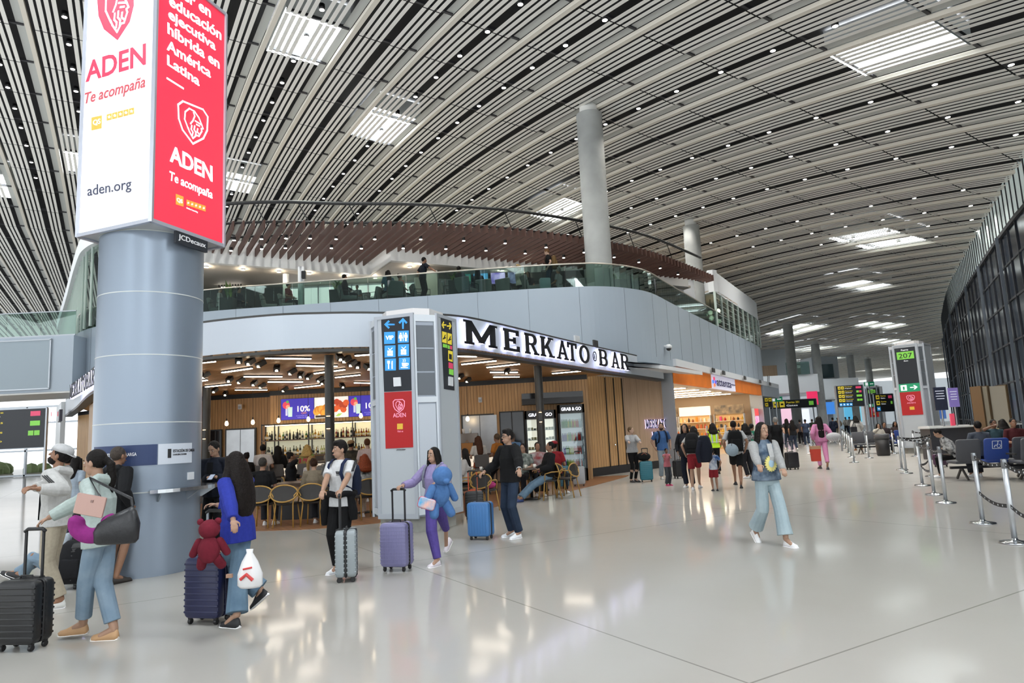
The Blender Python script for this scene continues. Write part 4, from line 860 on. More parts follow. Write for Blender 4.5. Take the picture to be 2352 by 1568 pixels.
lt_ = bpy.data.objects['logo_lettering']; lt_.parent = so2; abs_(lt_)
mb = MB(); pp = LPT(ue1+.8*wl, .5, 3.72); mb.plate(pp, Avec, UP, rect(0, 0, .18*wl, .05), .02, Bvec); abs_(mb.build('logo_dash', mat('logo_navy'), so2))
for c, dx, dz in (('#e33b63', 0, .16), ('#5a4bd0', .16, 0), ('#f07a3a', 0, -.16), ('#3d7fe0', -.16, 0)):
    mb = MB().plate(LPT(ue1+.09*wl, .5, 3.73), Avec, UP, [(dx*1.6+.16*math.cos(k*.7854), dz+.1*math.sin(k*.7854)) for k in range(8)], .015, Bvec); abs_(mb.build('logo_petal', em('petal_'+c[1:], c, .7), so2))
# interior
DEP = -7.5
struct('floor_shop', lbox(MB(), .3, ue3, DEP, -.3, 0, .006), mat('shop_floor', '#d8c6b0', .2))
struct('ceiling_shop', lbox(MB(), .3, ue3, DEP, .1, 3.55, 3.6), mat('shop_ceiling', '#efe6d8', .6))
struct('wall_shop_back', lbox(MB(), .3, ue3, DEP-.2, DEP, 0, 3.55), mat('shop_wall', '#e9d3b4', .6))
struct('wall_shop_side', lbox(lbox(MB(), -.05, .3, DEP, -.3, 0, 3.55), ue3, ue3+.3, DEP, -.3, 0, 3.55), mat('shop_wall'))
m_tube = mat('shop_tube', '#fff0d6', .4, emit=36)
for i in range(7):
    u = 1.5+i*(ue3-2)/7
    t = thing('shop_ceiling_light', 'long bright strip light on the ceiling of the orange-fronted shop', 'ceiling light', LPT(u, -3.4, 3.5), math.atan2(Bvec.y, Bvec.x), 'strip lights in the shop')
    MB().box((0, 0, .03), (5.2, .2, .03)).build('housing', M_white, t); MB().box((0, 0, 0), (5.0, .16, .02)).build('diffuser', m_tube, t)
random.seed(21)
GOODS = ['#c8342c', '#e8902a', '#f0d890', '#3b2418', '#8c4a20', '#d9d0c0', '#1d1d22', '#e8b84a', '#b05a28', '#f2e6d0', '#d8437a']
gm = {}
def goods(p, w, d, h, place):
    c = random.choice(GOODS); k = random.randint(0, 1); key = (c, k)
    if key not in gm:
        mb = MB()
        if k: mb.lathe((0, 0, 0), [(.5, 0), (.5, .6), (.2, .78), (.2, 1), (.001, 1)], 8)
        else: mb.hexa([(-.5, -.5, 0), (.5, -.5, 0), (.5, .5, 0), (-.5, .5, 0)], [(-.46, -.46, 1), (.46, -.46, 1), (.46, .46, 1), (-.46, .46, 1)])
        o = mb.build('goods', mat('goods_'+c[1:], c, .4), None, bool(k)); gm[key] = o.data; bpy.data.objects.remove(o)
    nm = 'bottle' if k else 'box'; o = bpy.data.objects.new('shop_'+nm, gm[key]); COL.objects.link(o); o.location = p; o.scale = (w, d, h); o.rotation_euler = (0, 0, math.atan2(Avec.y, Avec.x))
    cn = {'#c8342c': 'red', '#e8902a': 'orange', '#f0d890': 'pale yellow', '#3b2418': 'dark brown', '#8c4a20': 'brown', '#d9d0c0': 'beige', '#1d1d22': 'black', '#e8b84a': 'golden', '#b05a28': 'copper', '#f2e6d0': 'cream', '#d8437a': 'pink'}[c]
    tag(o, '%s %s on %s of the orange-fronted shop' % (cn, nm, place), nm, '%s %s on %s of the shop' % (cn, 'bottles' if k else 'boxes', place))
def gondola(u0, b0, u1, b1, zs_, place, lab, back=True, top=None):
    a, b = LPT(u0, b0), LPT(u1, b1); d = b-a; w = d.length; d.normalize(); rz = math.atan2(d.y, d.x); nrm = Vector((d.y, -d.x, 0))
    t = thing('shop_shelf', lab, 'shelf', (a+b)/2, rz); H_ = zs_[-1]+.42
    if back: MB().box((0, .2, H_/2), (w, .04, H_)).build('back_panel', mat('shelf_back', '#e2b77c', .5, emit=.25), t)
    for z in zs_: MB().box((0, 0, z-.02), (w, .42, .04)).build('board', mat('shelf_board', '#f0e2cc', .4), t)
    for x in (-w/2, w/2): MB().box((x, 0, H_/2), (.04, .42, H_)).build('side', M_white, t)
    if top: MB().box((0, .1, H_+.3), (w, .1, .6)).build('header', top, t)
    n = max(int(w/.24), 3)
    for z in zs_:
        for k in range(n): goods(a+d*(.12+(w-.24)*k/(n-1))+nrm*.04+UP*(z+.001), .15, .14, random.uniform(.18, .34), place)
hd1 = mat('header_picture', '#5e564c', .5, emit=.15, col2='#b09a7a', nscale=3); hd2 = mat('header_white', '#f6efe6', .5, emit=.5)
ZS = [.5, .95, 1.4, 1.85]
gondola(18.9, -7.2, 18.9, -4.9, ZS, 'the left end shelf', 'tall end wall shelf with a dark picture header, left, in the orange-fronted shop', True, hd1)
gondola(18.6, -4.7, 18.6, -2.6, ZS, 'the middle end shelf', 'tall end wall shelf with a white header, middle, in the orange-fronted shop', True, hd2)
gondola(18.9, -2.4, 18.9, -.5, ZS, 'the right end shelf', 'tall end wall shelf with a dark picture header, right, in the orange-fronted shop', True, hd1)
gondola(11.5, -4.6, 11.5, -2.8, [.35, .75, 1.15], 'the far low stand', 'low free-standing shelf farther inside the orange-fronted shop', False)
gondola(7.5, -3.0, 7.5, -1.5, [.35, .75, 1.15], 'the near low stand', 'low free-standing shelf near the entrance of the orange-fronted shop', False)
gondola(14.5, -1.9, 14.5, -.8, [.35, .75, 1.15], 'the right low stand', 'low free-standing shelf at the right inside the orange-fronted shop', False)
gondola(.8, -7.1, 8.5, -7.1, [.5, .95, 1.4], 'the back wall shelf', 'long back wall shelf in the orange-fronted shop', True, hd1)
t = thing('sale_board', 'pink lit board inside the orange-fronted shop, upper left', 'sign', LPT(2.1, -2.8, 2.72), math.atan2(Avec.y, Avec.x)); MB().box((0, 0, 0), (2.6, .06, .5)).build('board', em('board_pink', '#f26a72', .8), t)
MB().cyl((-1, 0), .01, .25, .82, 6).build('hanger', M_alu, t); MB().cyl((1, 0), .01, .25, .82, 6).build('hanger', M_alu, t)
t = thing('lightbox_poster', 'tall pink and white lit poster at the right end of the orange-fronted shop', 'poster', LPT(ue3-.75, .1, 0), math.atan2(Avec.y, Avec.x)); MB().box((0, 0, 1.45), (1.4, .16, 2.2)).build('case', M_white, t); MB().box((0, -.085, 1.25), (1.3, .01, 1.6)).build('poster', em('poster_pink_white', '#f7d9ee', 1.1, col2='#e2569c', nscale=2), t); MB().box((0, -.085, 2.3), (1.3, .01, .45)).build('poster_head', em('poster_red', '#ee4a4a', .9), t)
MB().box((0, 0, .18), (1.2, .2, .36)).build('foot', M_white, t)
# ledge props: struts, small screens, dome camera
for px, py in ((1566, 795), (1692, 838), (1762, 870)):
    p = PP(px, py, (LPT(0, -.2), Bvec)); u = (p-LO).dot(Avec); q = LPT(u, -.1, 4.38); t = thing('ledge_strut', 'slanted white stay on the white ledge over the shops', 'stay', q, 0, 'stays on the ledge over the shops')
    MB().bar((0, 0, 0), Avec*.35+UP*.75, .09, .05).build('arm', M_white, t); MB().bar((-.1, 0, 0), Avec*(-.25)+UP*.75, .03, .03).build('rod', M_dark, t)
for px in (1605, 1630, 1681, 1718, 1742):
    u = lu_(px, 862); t = thing('ledge_floodlight', 'small dark floodlight fixed to the white ledge over the shops', 'floodlight', LPT(u, .7, 4.23), math.atan2(Avec.y, Avec.x), 'floodlights on the ledge over the shops')
    MB().box((0, -.03, 0), (.5, .05, .2)).build('head', M_dark, t); MB().box((0, .0, .1), (.06, .05, .1)).build('bracket', M_alu, t)
t = thing('dome_camera', 'white wall camera with a dark dome on the grey terrace wall', 'camera', PD(1536, 800, 27.0)); MB().ball((0, 0, 0), .1, 12, 8).build('dome', M_black, t, True); MB().lathe((0, 0, 0), [(.13, .0), (.13, .1), (.06, .16), (.001, .16)], 14).build('housing', M_white, t, True); MB().bar((0, 0, .12), (-.5, .15, .1), .05, .05).build('arm', M_white, t)
# loudspeaker-like black and pale panels on top of the fascia
for px, m, lab in ((1325, M_white, 'small pale panel leaning on top of the fascia above the sign'), (1367, M_dark, 'small dark panel leaning on top of the fascia above the sign')):
    p = PP(px, 780, (so-sn*.25, sn)); t = thing('fascia_panel', lab, 'panel', (p.x, p.y, FT+.05), math.atan2(su.y, su.x)); MB().box((0, 0, .12), (.35, .05, .24)).build('plate', m, t); MB().box((0, .05, .05), (.04, .12, .1)).build('foot', M_alu, t)
# ================================================================ terrace: balustrade, canopy, back building
TB = [p for p in TPATH]
bal = thing('glass_balustrade', 'curved glass balustrade with a pale handrail along the upper terrace', 'balustrade', (TB[0][0], TB[0][1], ZT))
IB = inset(TB, .1); L = sum((Vector(a)-Vector(b)).length for a, b in zip(IB[:-1], IB[1:])); d = 0.
while d < L-.5:
    P_ = [along(IB, min(d+q*.3625, L-.05))[0] for q in range(5)]
    abs_(MB().wall([(p.x, p.y) for p in P_], .014, ZT-.2, 7.66).build('glass_pane', M_glass, bal)); d += 1.47
abs_(MB().tube([(x, y, 7.68) for x, y in IB], .028, 8).build('handrail', mat('rail_pale', '#cfc9bd', .3, .6), bal, True))
# canopy of dark slats
CF = curve([(-11.3, 21.9), (-9.1, 21.8), (-7.4, 21.9), (-5.7, 22.3), (-2.7, 22.85), (.3, 23.97), (3.4, 25.9), (5.9, 28), (8.2, 30.8), (10.3, 33.6)], 8)
BL_ = [Vector((-13.5, 22.9)), Vector((-5.7, 27.4)), Vector((-4.45, 25.3)), Vector((8.8, 32.95)), Vector((10.4, 34.3))]
T2, S2 = Vector((Tv.x, Tv.y)), Vector((Sv.x, Sv.y))
def cross(path, t):
    """s where the line T=t meets a 2-d path"""
    r = []
    for a, b in zip(path[:-1], path[1:]):
        a, b = Vector(a), Vector(b); ta, tb_ = a.dot(T2), b.dot(T2)
        if (ta-t)*(tb_-t) <= 0 and abs(ta-tb_) > 1e-6: r.append((a+(b-a)*((t-ta)/(tb_-ta))).dot(S2))
    return r
cn = thing('slatted_canopy', 'dark brown slatted canopy hanging over the upper terrace', 'canopy', (0, 25, 8.74))
m_bf = mat('baffle_brown', '#4a2f26', .55); nb = 0; t = -1.5
while t < 27.5:
    a = cross(CF, t); b = cross(BL_, t)
    if a and b:
        s0, s1 = min(a), max(b)
        if s1-s0 > .3: p, q = T2*t+S2*s0, T2*t+S2*s1; abs_(MB().bar((p.x, p.y, 8.89), (q.x, q.y, 8.89), .055, .3).build('slat', m_bf, cn)); nb += 1
    t += .3
for off, z in ((.35, 9.08), (1.9, 9.08)):
    pts = [(x-Sv.x*0+.15*off*0, y+off, z) for x, y in CF if y+off < cross(BL_, Vector((x, y)).dot(T2))[0]*1+1e9]
    abs_(MB().tube(pts, .045, 6).build('carrier_pipe', M_black, cn, True))
abs_(MB().tube([(x, y+.2, 9.72) for x, y in CF[:-4]], .06, 6).build('edge_pipe', M_black, cn, True))
for i in range(4, len(CF)-8, 7): x, y = CF[i]; abs_(MB().tube([(x, y+.2, 9.72), (x+.3, y+.6, 9.05)], .018, 5).build('hanger_rod', M_black, cn))
random.seed(4); proto = None; i = 0
for row, off in enumerate((.9, 2.1)):
    for j in range(3, len(CF)-6, 4 if row == 0 else 4):
        x, y = CF[min(j+2*row, len(CF)-1)]; p = Vector((x, y+off, 8.66)); s_ = cross(BL_, Vector((p.x, p.y)).dot(T2))
        if not s_ or Vector((p.x, p.y)).dot(S2) > max(s_)-.3: continue
        if proto is None: proto = thing('canopy_spotlight', 'small bright spotlight in the dark slatted canopy', 'spotlight', p, 0, 'spotlights in the slatted canopy'); MB().lathe((0, 0, 0), [(.055, -.0), (.06, .12), (.001, .12)], 10).build('housing', M_black, proto); MB().lathe((0, 0, 0), [(.001, -.012), (.055, -.012), (.055, .0), (.001, .0)], 10).build('lens', M_spot, proto)
        else: dup(proto, p)
# white beam of the room behind and its soffit
m_beam = mat('terrace_beam', '#d3d3d0', .6); m_sof = mat('terrace_soffit', '#b3aca2', .6)
bpts = [(-11.9, 23.85), (-5.7, 27.4), (-4.45, 25.3), (8.8, 32.95)]
struct('wall_terrace_beam', MB().wall(bpts, .25, 8.38, 9.3), m_beam)
struct('ceiling_terrace', MB().prism([(-11.9, 24.1), (-5.7, 27.6), (-4.4, 25.5), (9, 33.3), (6, 40), (-16, 40), (-16, 30)], 8.4, 8.5), m_sof)
# back of the terrace: columns, bright glazing, dark rooms
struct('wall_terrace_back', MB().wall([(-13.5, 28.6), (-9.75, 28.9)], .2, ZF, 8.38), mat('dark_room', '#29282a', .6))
struct('wall_terrace_back_2', MB().wall([(-3.95, 28.2), (-2.3, 29)], .2, ZF, 8.38), m_beam)
struct('wall_terrace_back_3', MB().wall([(-1.6, 34), (9.6, 37)], .2, ZF, 8.38), mat('dark_room'))
wn_ = MB()
for i in range(9): wn_.box((-9.7+i*.72, 28.9, 7.42), (.05, .06, 1.94))
for z in (6.5, 8.33): wn_.box((-6.85, 28.9, z), (5.8, .06, .06))
w40 = struct('window_60', wn_, M_alu); MB().box((-6.85, 28.95, 7.42), (5.75, .02, 1.9)).build('pane', em('daylight_pane', '#eef0f0', 1.25), w40)
for px, Y, lab in ((692, 25.6, 'slim white post with a black loudspeaker on the terrace'), (657, 26.6, 'slim white post behind the loudspeaker post on the terrace')):
    p = PX(px, Y, ZF); t = thing('terrace_post', lab, 'post', p); MB().cyl((0, 0), .12, 0, 1.67, 16).build('shaft', M_white, t, True); MB().cyl((0, 0), .15, 0, .05, 16).build('foot_plate', M_alu, t)
p = PX(697, 25.4, 8.0); t = thing('loudspeaker', 'small black loudspeaker on the slim white terrace post', 'loudspeaker', p); MB().rbox((.02, -.02, 0), (.16, .14, .3), .03).build('cabinet', M_black, t); MB().box((0, .08, 0), (.05, .12, .05)).build('bracket', M_black, t)
p = PX(993, 27.4, ZF); struct('column_terrace', MB().box((p.x, p.y, 7.54), (.55, .5, 1.66)), m_beam)
sc = [('#3fa04a', '#2b6f8a', 'football field'), ('#3a96d8', '#6fb8e6', 'blue sky'), ('#6a5ac0', '#c9b8f0', 'violet concert'), ('#39406a', '#8a90b8', 'dark blue stage')]
for i, (c, c2, nm) in enumerate(sc):
    x0, x1 = 1064+41*i, 1101+41*i; Y = 28.2; a, b = PX(x0, Y), PX(x1, Y); z1_, z0_ = PD(x0, 625-i*1.2, Y).z, PD(x0, 652-i*.5, Y).z
    t = thing('lounge_screen', 'television showing a %s on the terrace wall' % nm, 'television', ((a.x+b.x)/2, Y, z0_)); MB().box((0, .05, (z1_-z0_)/2), (b.x-a.x, .08, z1_-z0_+.04)).build('casing', M_black, t); MB().box((0, 0, (z1_-z0_)/2), (b.x-a.x-.05, .02, z1_-z0_)).build('display', em('tv_%d' % i, c, .8, col2=c2, nscale=3), t)
struct('wall_lounge', MB().wall([(-2.4, 28.35), (3.2, 28.35)], .15, ZF, 8.38), mat('dark_room'))
for k in range(9):
    p = PX(503+k*6.3, 28, 8.28); t = thing('room_spot', 'tiny bright spot in a row on the dark terrace room ceiling', 'spotlight', p, 0, 'row of tiny spots in the terrace room'); MB().ball((0, 0, 0), .035, 8, 5).build('lens', M_spot, t); MB().cyl((0, 0), .03, .03, .12, 8).build('housing', M_black, t)
for x, y in ((474, 613), (558, 619), (641, 624), (710, 628), (794, 633), (862, 638), (941, 613), (965, 606), (1153, 621), (1212, 626)):
    p = PZ(x, y, 8.37); t = thing('soffit_downlight', 'warm downlight in the pale soffit of the upper terrace', 'ceiling light', p, 0, 'warm downlights in the terrace soffit'); MB().lathe((0, 0, 0), [(.001, -.012), (.07, -.012), (.07, .0), (.001, .0)], 10).build('lens', mat('warm_down', '#ffd8a0', .4, emit=8), t); MB().lathe((0, 0, 0), [(.07, -.015), (.085, -.015), (.085, .03), (.07, .03)], 12).build('ring', M_white, t); L_ = bpy.data.lights.new('downlight_glow', 'POINT'); L_.energy = 16; L_.color = (1, .86, .66); L_.shadow_soft_size = .07; lo_ = bpy.data.objects.new('downlight_glow', L_); COL.objects.link(lo_); lo_.location = (0, 0, -.1); lo_.parent = t
# glazed white room at the right end of the terrace
q0, q1 = Vector((11.08, 36.36)), Vector((16.9, 46.6)); q2 = Vector((17.7, 48.7)); q3 = q0+S2*6.
rm = curve([q0, q0.lerp(q1, .5), q1, q2, (17.6, 51)], 4)
struct('wall_upper_room', MB().wall(rm, .3, 8.75, 9.97).wall([q3, q0], .3, 8.75, 9.97), M_white)
struct('ceiling_upper_room', MB().prism([q0, q1, (16.5, 53), (2, 53), q3], 8.82, 8.9), mat('warm_soffit', '#c9b49a', .6))
ur = MB()
ur.sheet([(p[0], p[1]) for p in rm], ZT, 8.75); ur.sheet([q3, q0], ZT, 8.75)
wu_ = struct('window_61', ur, glass('room_glass', '#d5e6df', fac=.2))
mu = MB(); d = 0.
Lr = sum((Vector(a)-Vector(b)).length for a, b in zip(rm[:-1], rm[1:]))
while d < Lr: p, t_ = along(rm, d); mu.box((p.x, p.y, 7.78), (.07, .12, 1.95), math.atan2(t_.y, t_.x)); d += 1.45
for z in (6.95, 7.25, 7.55, 7.85, 8.15, 8.45): 
    for a, b in zip(rm[:-1], rm[1:]): mu.bar((a[0], a[1], z), (b[0], b[1], z), .012, .02)
mu.build('mullion', mat('pale_mullion', '#bccac4', .4), wu_)
for px, py in ((1632, 718), (1649, 714), (1635, 730), (1652, 737), (1620, 724)):
    p = PD(px, py, 39); t = thing('globe_pendant', 'white glowing globe pendant in the glazed upper room', 'pendant lamp', p, 0, 'globe pendants in the upper room'); MB().ball((0, 0, 0), .14, 12, 8).build('globe', mat('globe_glow', '#fff1dc', .4, emit=5), t, True); MB().cyl((0, 0), .012, .14, 8.82-p.z, 5).build('cord', M_black, t)
struct('wall_upper_white', MB().prism([(8.2, 33.2), (9.5, 34.5), (8.2, 37), (7, 36)], ZF, 9.3), M_white)
# concrete columns through the terrace and along the concourse
def column(x, y, z0, r, lab):
    s_, t_ = x*Sv.x+y*Sv.y, x*Tv.x+y*Tv.y; zt = cz(s_, t_); t = thing('concrete_column', lab, 'column', (x, y, z0)); t['kind'] = 'structure'
    MB().lathe((0, 0, 0), [(r, 0), (r, zt-z0-.9), (r*.98, zt-z0-.85), (r*.98, zt-z0-.5), (r, zt-z0-.48), (r, zt-z0-.25)], 40).build('shaft', M_conc, t, True).data.set_sharp_from_angle(angle=.6)
    MB().lathe((0, 0, 0), [(r*.72, zt-z0-.26), (r*.72, zt-z0+.3)], 32).build('collar', mat('collar_white', '#dcdcd8', .6), t, True)
column(3.42, 25.2, ZF, .5, 'tall concrete column rising from the terrace edge, nearest'); column(10.35, 37.2, ZF, .45, 'concrete column behind the tip of the dark canopy')
column(26.9, 65.9, 0, .46, 'concrete column standing in the concourse right of the shops'); column(34.8, 78.1, 0, .46, 'second concrete column, behind the one right of the shops')
column(46, 93, 0, .46, 'distant concrete column over the black wayfinding board'); column(52, 100, 0, .46, 'distant concrete column left of the 207 totem')
# ================================================================ right glass wall
RU = [(10, 5.7), (20, 5.3), (30.3, 4.88), (32.9, 4.72), (39.1, 4.48), (51.4, 4.22), (61, 4.1), (71.6, 4.24), (85, 4.72), (92, 6.4), (98, 10), (103, 16), (106, 26)]
RP = curve([(Avec*u+Bvec*b)[:2] for u, b in RU], 6)
def ctop(x, y): return cz(x*Sv.x+y*Sv.y, x*Tv.x+y*Tv.y)
gl, cl, fr1, fr2 = MB(), MB(), MB(), MB()
HEAD = 9.15
def head(x, y): return min(HEAD, ctop(x, y)-1.45)
for a, b in zip(RP[:-1], RP[1:]):
    ha, hb = head(*a), head(*b); gl.add([(b[0], b[1], 0), (a[0], a[1], 0), (a[0], a[1], ha), (b[0], b[1], hb)], [(0, 1, 2, 3)])
    cl.add([(b[0], b[1], hb), (a[0], a[1], ha), (a[0], a[1], ctop(*a)+.3), (b[0], b[1], ctop(*b)+.3)], [(0, 1, 2, 3)])
    fr2.bar((a[0], a[1], ha), (b[0], b[1], hb), .2, .16)
    for z in [1.1, 2.9, 4.6, 6.3, 7.8]: fr1.bar((a[0], a[1], z), (b[0], b[1], z), .07, .08)
L = sum((Vector(a)-Vector(b)).length for a, b in zip(RP[:-1], RP[1:])); d = .5; k = 0; fin = MB()
while d < L-.3:
    p, t_ = along(RP, d); h = head(p.x, p.y); a_ = math.atan2(t_.y, t_.x); fr1.box((p.x, p.y, h/2), (.05, .1, h), a_)
    for q in (0, .8): pp, t2 = along(RP, d+q); hh = head(pp.x, pp.y); c_ = ctop(pp.x, pp.y)+.25; fr2.box((pp.x, pp.y, (hh+c_)/2), (.04, .08, c_-hh), a_)
    if k % 4 == 0: pp = Vector((p.x, p.y))+Vector((-t_.y, t_.x))*.16; fin.box((pp.x, pp.y, h/2), (.07, .12, h), a_)
    d += 1.6; k += 1
m_dg = mat('dark_glazing', '#1b2534', .16, spec=.5, noise=.3, nscale=.35)
rw = struct('wall_right', gl, m_dg); fr1.build('mullion', mat('dark_mullion', '#12151b', .6), rw); fin.build('fin', mat('pale_fin', '#5a626b', .5, .3), rw)
wc = struct('window_62', cl, mat('clerestory', '#b9c6c4', .3, noise=.12, nscale=1.5, emit=.45)); fr2.build('mullion', mat('dark_mullion'), wc)
# ================================================================ far end of the concourse
def fbox(name, px0, px1, Y, z0, z1, m, dY=3, kind=True):
    a, b = PX(px0, Y), PX(px1, Y); mb = MB().box(((a.x+b.x)/2, Y+dY/2, (z0+z1)/2), (b.x-a.x, dY, z1-z0)); return struct(name, mb, m) if kind else mb
m_fw = mat('far_white', '#e4e8ea', .5); m_fg = mat('far_grey', '#9aa4ae', .5)
fbox('wall_far_balcony', 1757, 1893, 76, 4.7, 6.7, m_fw, 6); fbox('wall_far_balcony_2', 1890, 1985, 90, 4.2, 6.9, m_fw, 6)
fbox('wall_far_upper', 1700, 1842, 84, 4.7, 11.5, mat('far_pale', '#cdd5da', .5), 4); fbox('wall_far_oak', 1755, 1800, 80.2, 6.7, 8.2, M_wood2, 1)
fbox('wall_far_block', 1882, 1942, 96, 6.9, 10.5, mat('far_block', '#c3cbd1', .5), 4); fbox('window_63', 1886, 1930, 95.8, 7.4, 9.3, mat('far_dark_glass', '#44565c', .1), .2)
fbox('window_64', 1822, 1876, 75.8, 6.7, 8.1, glass('far_rail', '#c9dcd8'), .1)
fbox('wall_far_left', 1764, 1800, 62, 0, 4.6, m_fg, 4); fbox('wall_far_back', 1780, 2200, 150, 0, 9.4, mat('far_wall_glow', '#cfd9e0', .5, emit=.5), 2)  # back wall is made to glow, added brightness for the far end
fbox('wall_far_inner', 1770, 1900, 86, 0, 4.6, mat('far_inner_glow', '#dfe6ea', .5, emit=.25), 3); fbox('wall_far_pier', 1888, 1918, 92, 0, 4.4, m_fg, 3)  # inner wall glows by itself, shop lighting put into its material
fbox('wall_far_mid', 1916, 1970, 110, 0, 7, m_fw, 3)
for px, Y, z0, z1, w, c, lab in ((1875, 72, 3.2, 4.6, 1.1, '#d62f5a', 'small red and blue lit shop sign far down the concourse'), (1815, 84, .6, 3.2, 2.0, '#f4c9dc', 'tall pink lit poster far down the concourse'), (1848, 84, .6, 3.0, 1.6, '#f2f6ff', 'bright white lit screen far down the concourse'), (1960, 105, 1, 4.2, 2.2, '#58a9cf', 'blue lit screen at the far end of the concourse'), (1972, 107, 1, 4.2, 1.4, '#7fc3d8', 'pale blue lit screen beside the blue one at the far end'), (1907, 80, 2.2, 3.6, 1.6, '#3f7fd0', 'small blue square sign on a post far down the concourse'), (2150, 120, 1.2, 4.6, 2.4, '#e8c23a', 'yellow lit display at the far end right of the 207 totem'), (2165, 118, .8, 4.6, 1.5, '#3f5f9a', 'dark blue display at the far end right of the 207 totem')):
    a = PX(px, Y); t = thing('lit_display', lab, 'display', (a.x, a.y, 0)); MB().box((0, 0, (z0+z1)/2), (w, .15, z1-z0)).build('screen', em('disp_'+c[1:], c, 1.0), t); MB().box((0, .1, z1/2), (.12, .08, z1)).build('post', M_alu, t)
# ================================================================ left side: bridge, gallery, far window
YL = 27.2; a, b, c = PX(-260, YL).x, PX(155, YL).x, PX(103, YL).x
struct('wall_bridge', MB().box(((a+b)/2, YL+1.5, 5.3), (b-a, 3, 2.25)), panel_mat())
t = thing('bridge_cladding', 'large grey framed panel on the front of the bridge at far left', 'panel', ((a+c)/2, YL, 5.3)); h_ = 1.98; MB().box((0, -.03, 0), (c-a, .06, h_)).build('plate', mat('bridge_plate', '#8f9da6', .35), t)
f_ = MB()
for z in (-h_/2, h_/2): f_.box((0, -.05, z), (c-a+.04, .06, .05))
f_.box(((c-a)/2, -.05, 0), (.05, .06, h_)); f_.build('frame', M_alu, t)
struct('ceiling_bridge', MB().box(((a+b)/2, YL+1.5, 4.14), (b-a, 3, .06)), m_beam)
bb2 = thing('bridge_balustrade', 'glass balustrade on top of the bridge at far left', 'balustrade', ((a+b)/2, YL, 6.43))
for k in range(5): MB().box((-(b-a)/2+(b-a)*(k+.5)/5, .1, .5), ((b-a)/5-.02, .014, 1.0)).build('glass_pane', M_glass, bb2)
MB().box((0, .1, 1.02), (b-a, .05, .04)).build('handrail', M_alu, bb2); MB().box((0, .1, .03), (b-a, .06, .06)).build('base_rail', M_alu, bb2)
# glazed gallery front above the left flank: curved glass with a white roof edge
G = curve([(-30.6, 45.6), (-24.5, 37.2), (-19.4, 30.1), (-17.4, 27.6), (-15.8, 26.6), (-13.2, 26.3)], 5)
gw = struct('window_65', MB().sheet(G, ZT, 10.1), glass('gallery_glass', '#cfe2da', fac=.3))
mu = MB(); d = .2; Lr = sum((Vector(p)-Vector(q)).length for p, q in zip(G[:-1], G[1:]))
while d < Lr: p, t_ = along(G, d); mu.box((p.x, p.y, 8.45), (.05, .1, 3.3), math.atan2(t_.y, t_.x)); d += .9
mu.build('mullion', mat('pale_mullion'), gw)
struct('wall_gallery_edge', MB().wall(inset(G, -.2), .5, 10.1, 10.75), M_white)
struct('wall_gallery_back', MB().wall([(-27, 47), (-18, 33), (-12, 31)], .2, ZF, 10.1), mat('gallery_inner', '#c2beb2', .6))
# shops beyond the bridge, left flank
f = MB().wall([(-24.5, 36.5), (-21.8, 32.8)], .2, 0, 4.2); struct('wall_left_shops', f, m_fw)
for px, Y, c, lab in ((122, 33.5, '#f4f2fb', 'bright white lit shop sign beyond the bridge at far left'), (138, 30.5, '#2b2b33', 'dark lit shop sign with a red corner beyond the bridge at far left')):
    p = PD(px, 955, Y); t = thing('shop_sign', lab, 'shop sign', p, -.95); MB().box((0, 0, 0), (1.6, .12, .5)).build('panel', em('ss_'+c[1:], c, .8), t); MB().box((-.6, -.07, .12), (.25, .02, .2)).build('corner_mark', em('board_pink2', '#e0344c', .7), t)
wf = MB(); YW = 60
for k in range(12): wf.box((-62+k*3.2, YW, 3), (.15, .2, 6))
for z in (.1, 2.2, 4.6, 6): wf.box((-44.5, YW, z), (38, .2, .15))
struct('window_66', wf, M_alu)
hg = thing('hedge', 'green planting outside the far left windows', 'hedge', (-44, 75, 0)); hb = MB(); random.seed(8)
for k in range(40): hb.ball((random.uniform(-16, 16), random.uniform(-2, 2), random.uniform(.1, .5)), random.uniform(.6, 1.0), 7, 5)
hb.build('foliage', mat('hedge_green', '#a9bd8c', .9, noise=.3, nscale=1), hg)
# ================================================================ people
def ik(a, b, l1, l2, pole):
    d = b-a; L = d.length; L2 = min(L, (l1+l2)*.998); d = d.normalized() if L > 1e-6 else Vector((0, 0, -1))
    L2 = max(L2, abs(l1-l2)+.02); x = (l1*l1-l2*l2+L2*L2)/(2*L2); h = math.sqrt(max(l1*l1-x*x, 0)); p = pole-d*pole.dot(d)
    p = p.normalized() if p.length > 1e-5 else d.orthogonal().normalized()
    return a+d*x+p*h, a+d*L2
def erings(mb, pts, rx, ry, xd, n=14):
    rs = []; m = len(pts); xd = Vector(xd)
    for i in range(m):
        d = (pts[min(i+1, m-1)]-pts[max(i-1, 0)]).normalized(); x = (xd-d*xd.dot(d)).normalized(); y = d.cross(x)
        rs.append([pts[i]+x*(rx[i]*math.cos(2*math.pi*k/n))+y*(ry[i]*math.sin(2*math.pi*k/n)) for k in range(n)])
    return mb.rings(rs)
def limb(mb, pts, r, n=10):
    """tapered limb with round ends"""
    P, R = [Vector(p) for p in pts], list(r); d0 = (P[0]-P[1]).normalized(); d1 = (P[-1]-P[-2]).normalized()
    P = [P[0]+d0*R[0]*.85, P[0]+d0*R[0]*.5]+P+[P[-1]+d1*R[-1]*.5, P[-1]+d1*R[-1]*.85]; R = [R[0]*.45, R[0]*.85]+R+[R[-1]*.85, R[-1]*.45]
    return mb.tube(P, R, n)
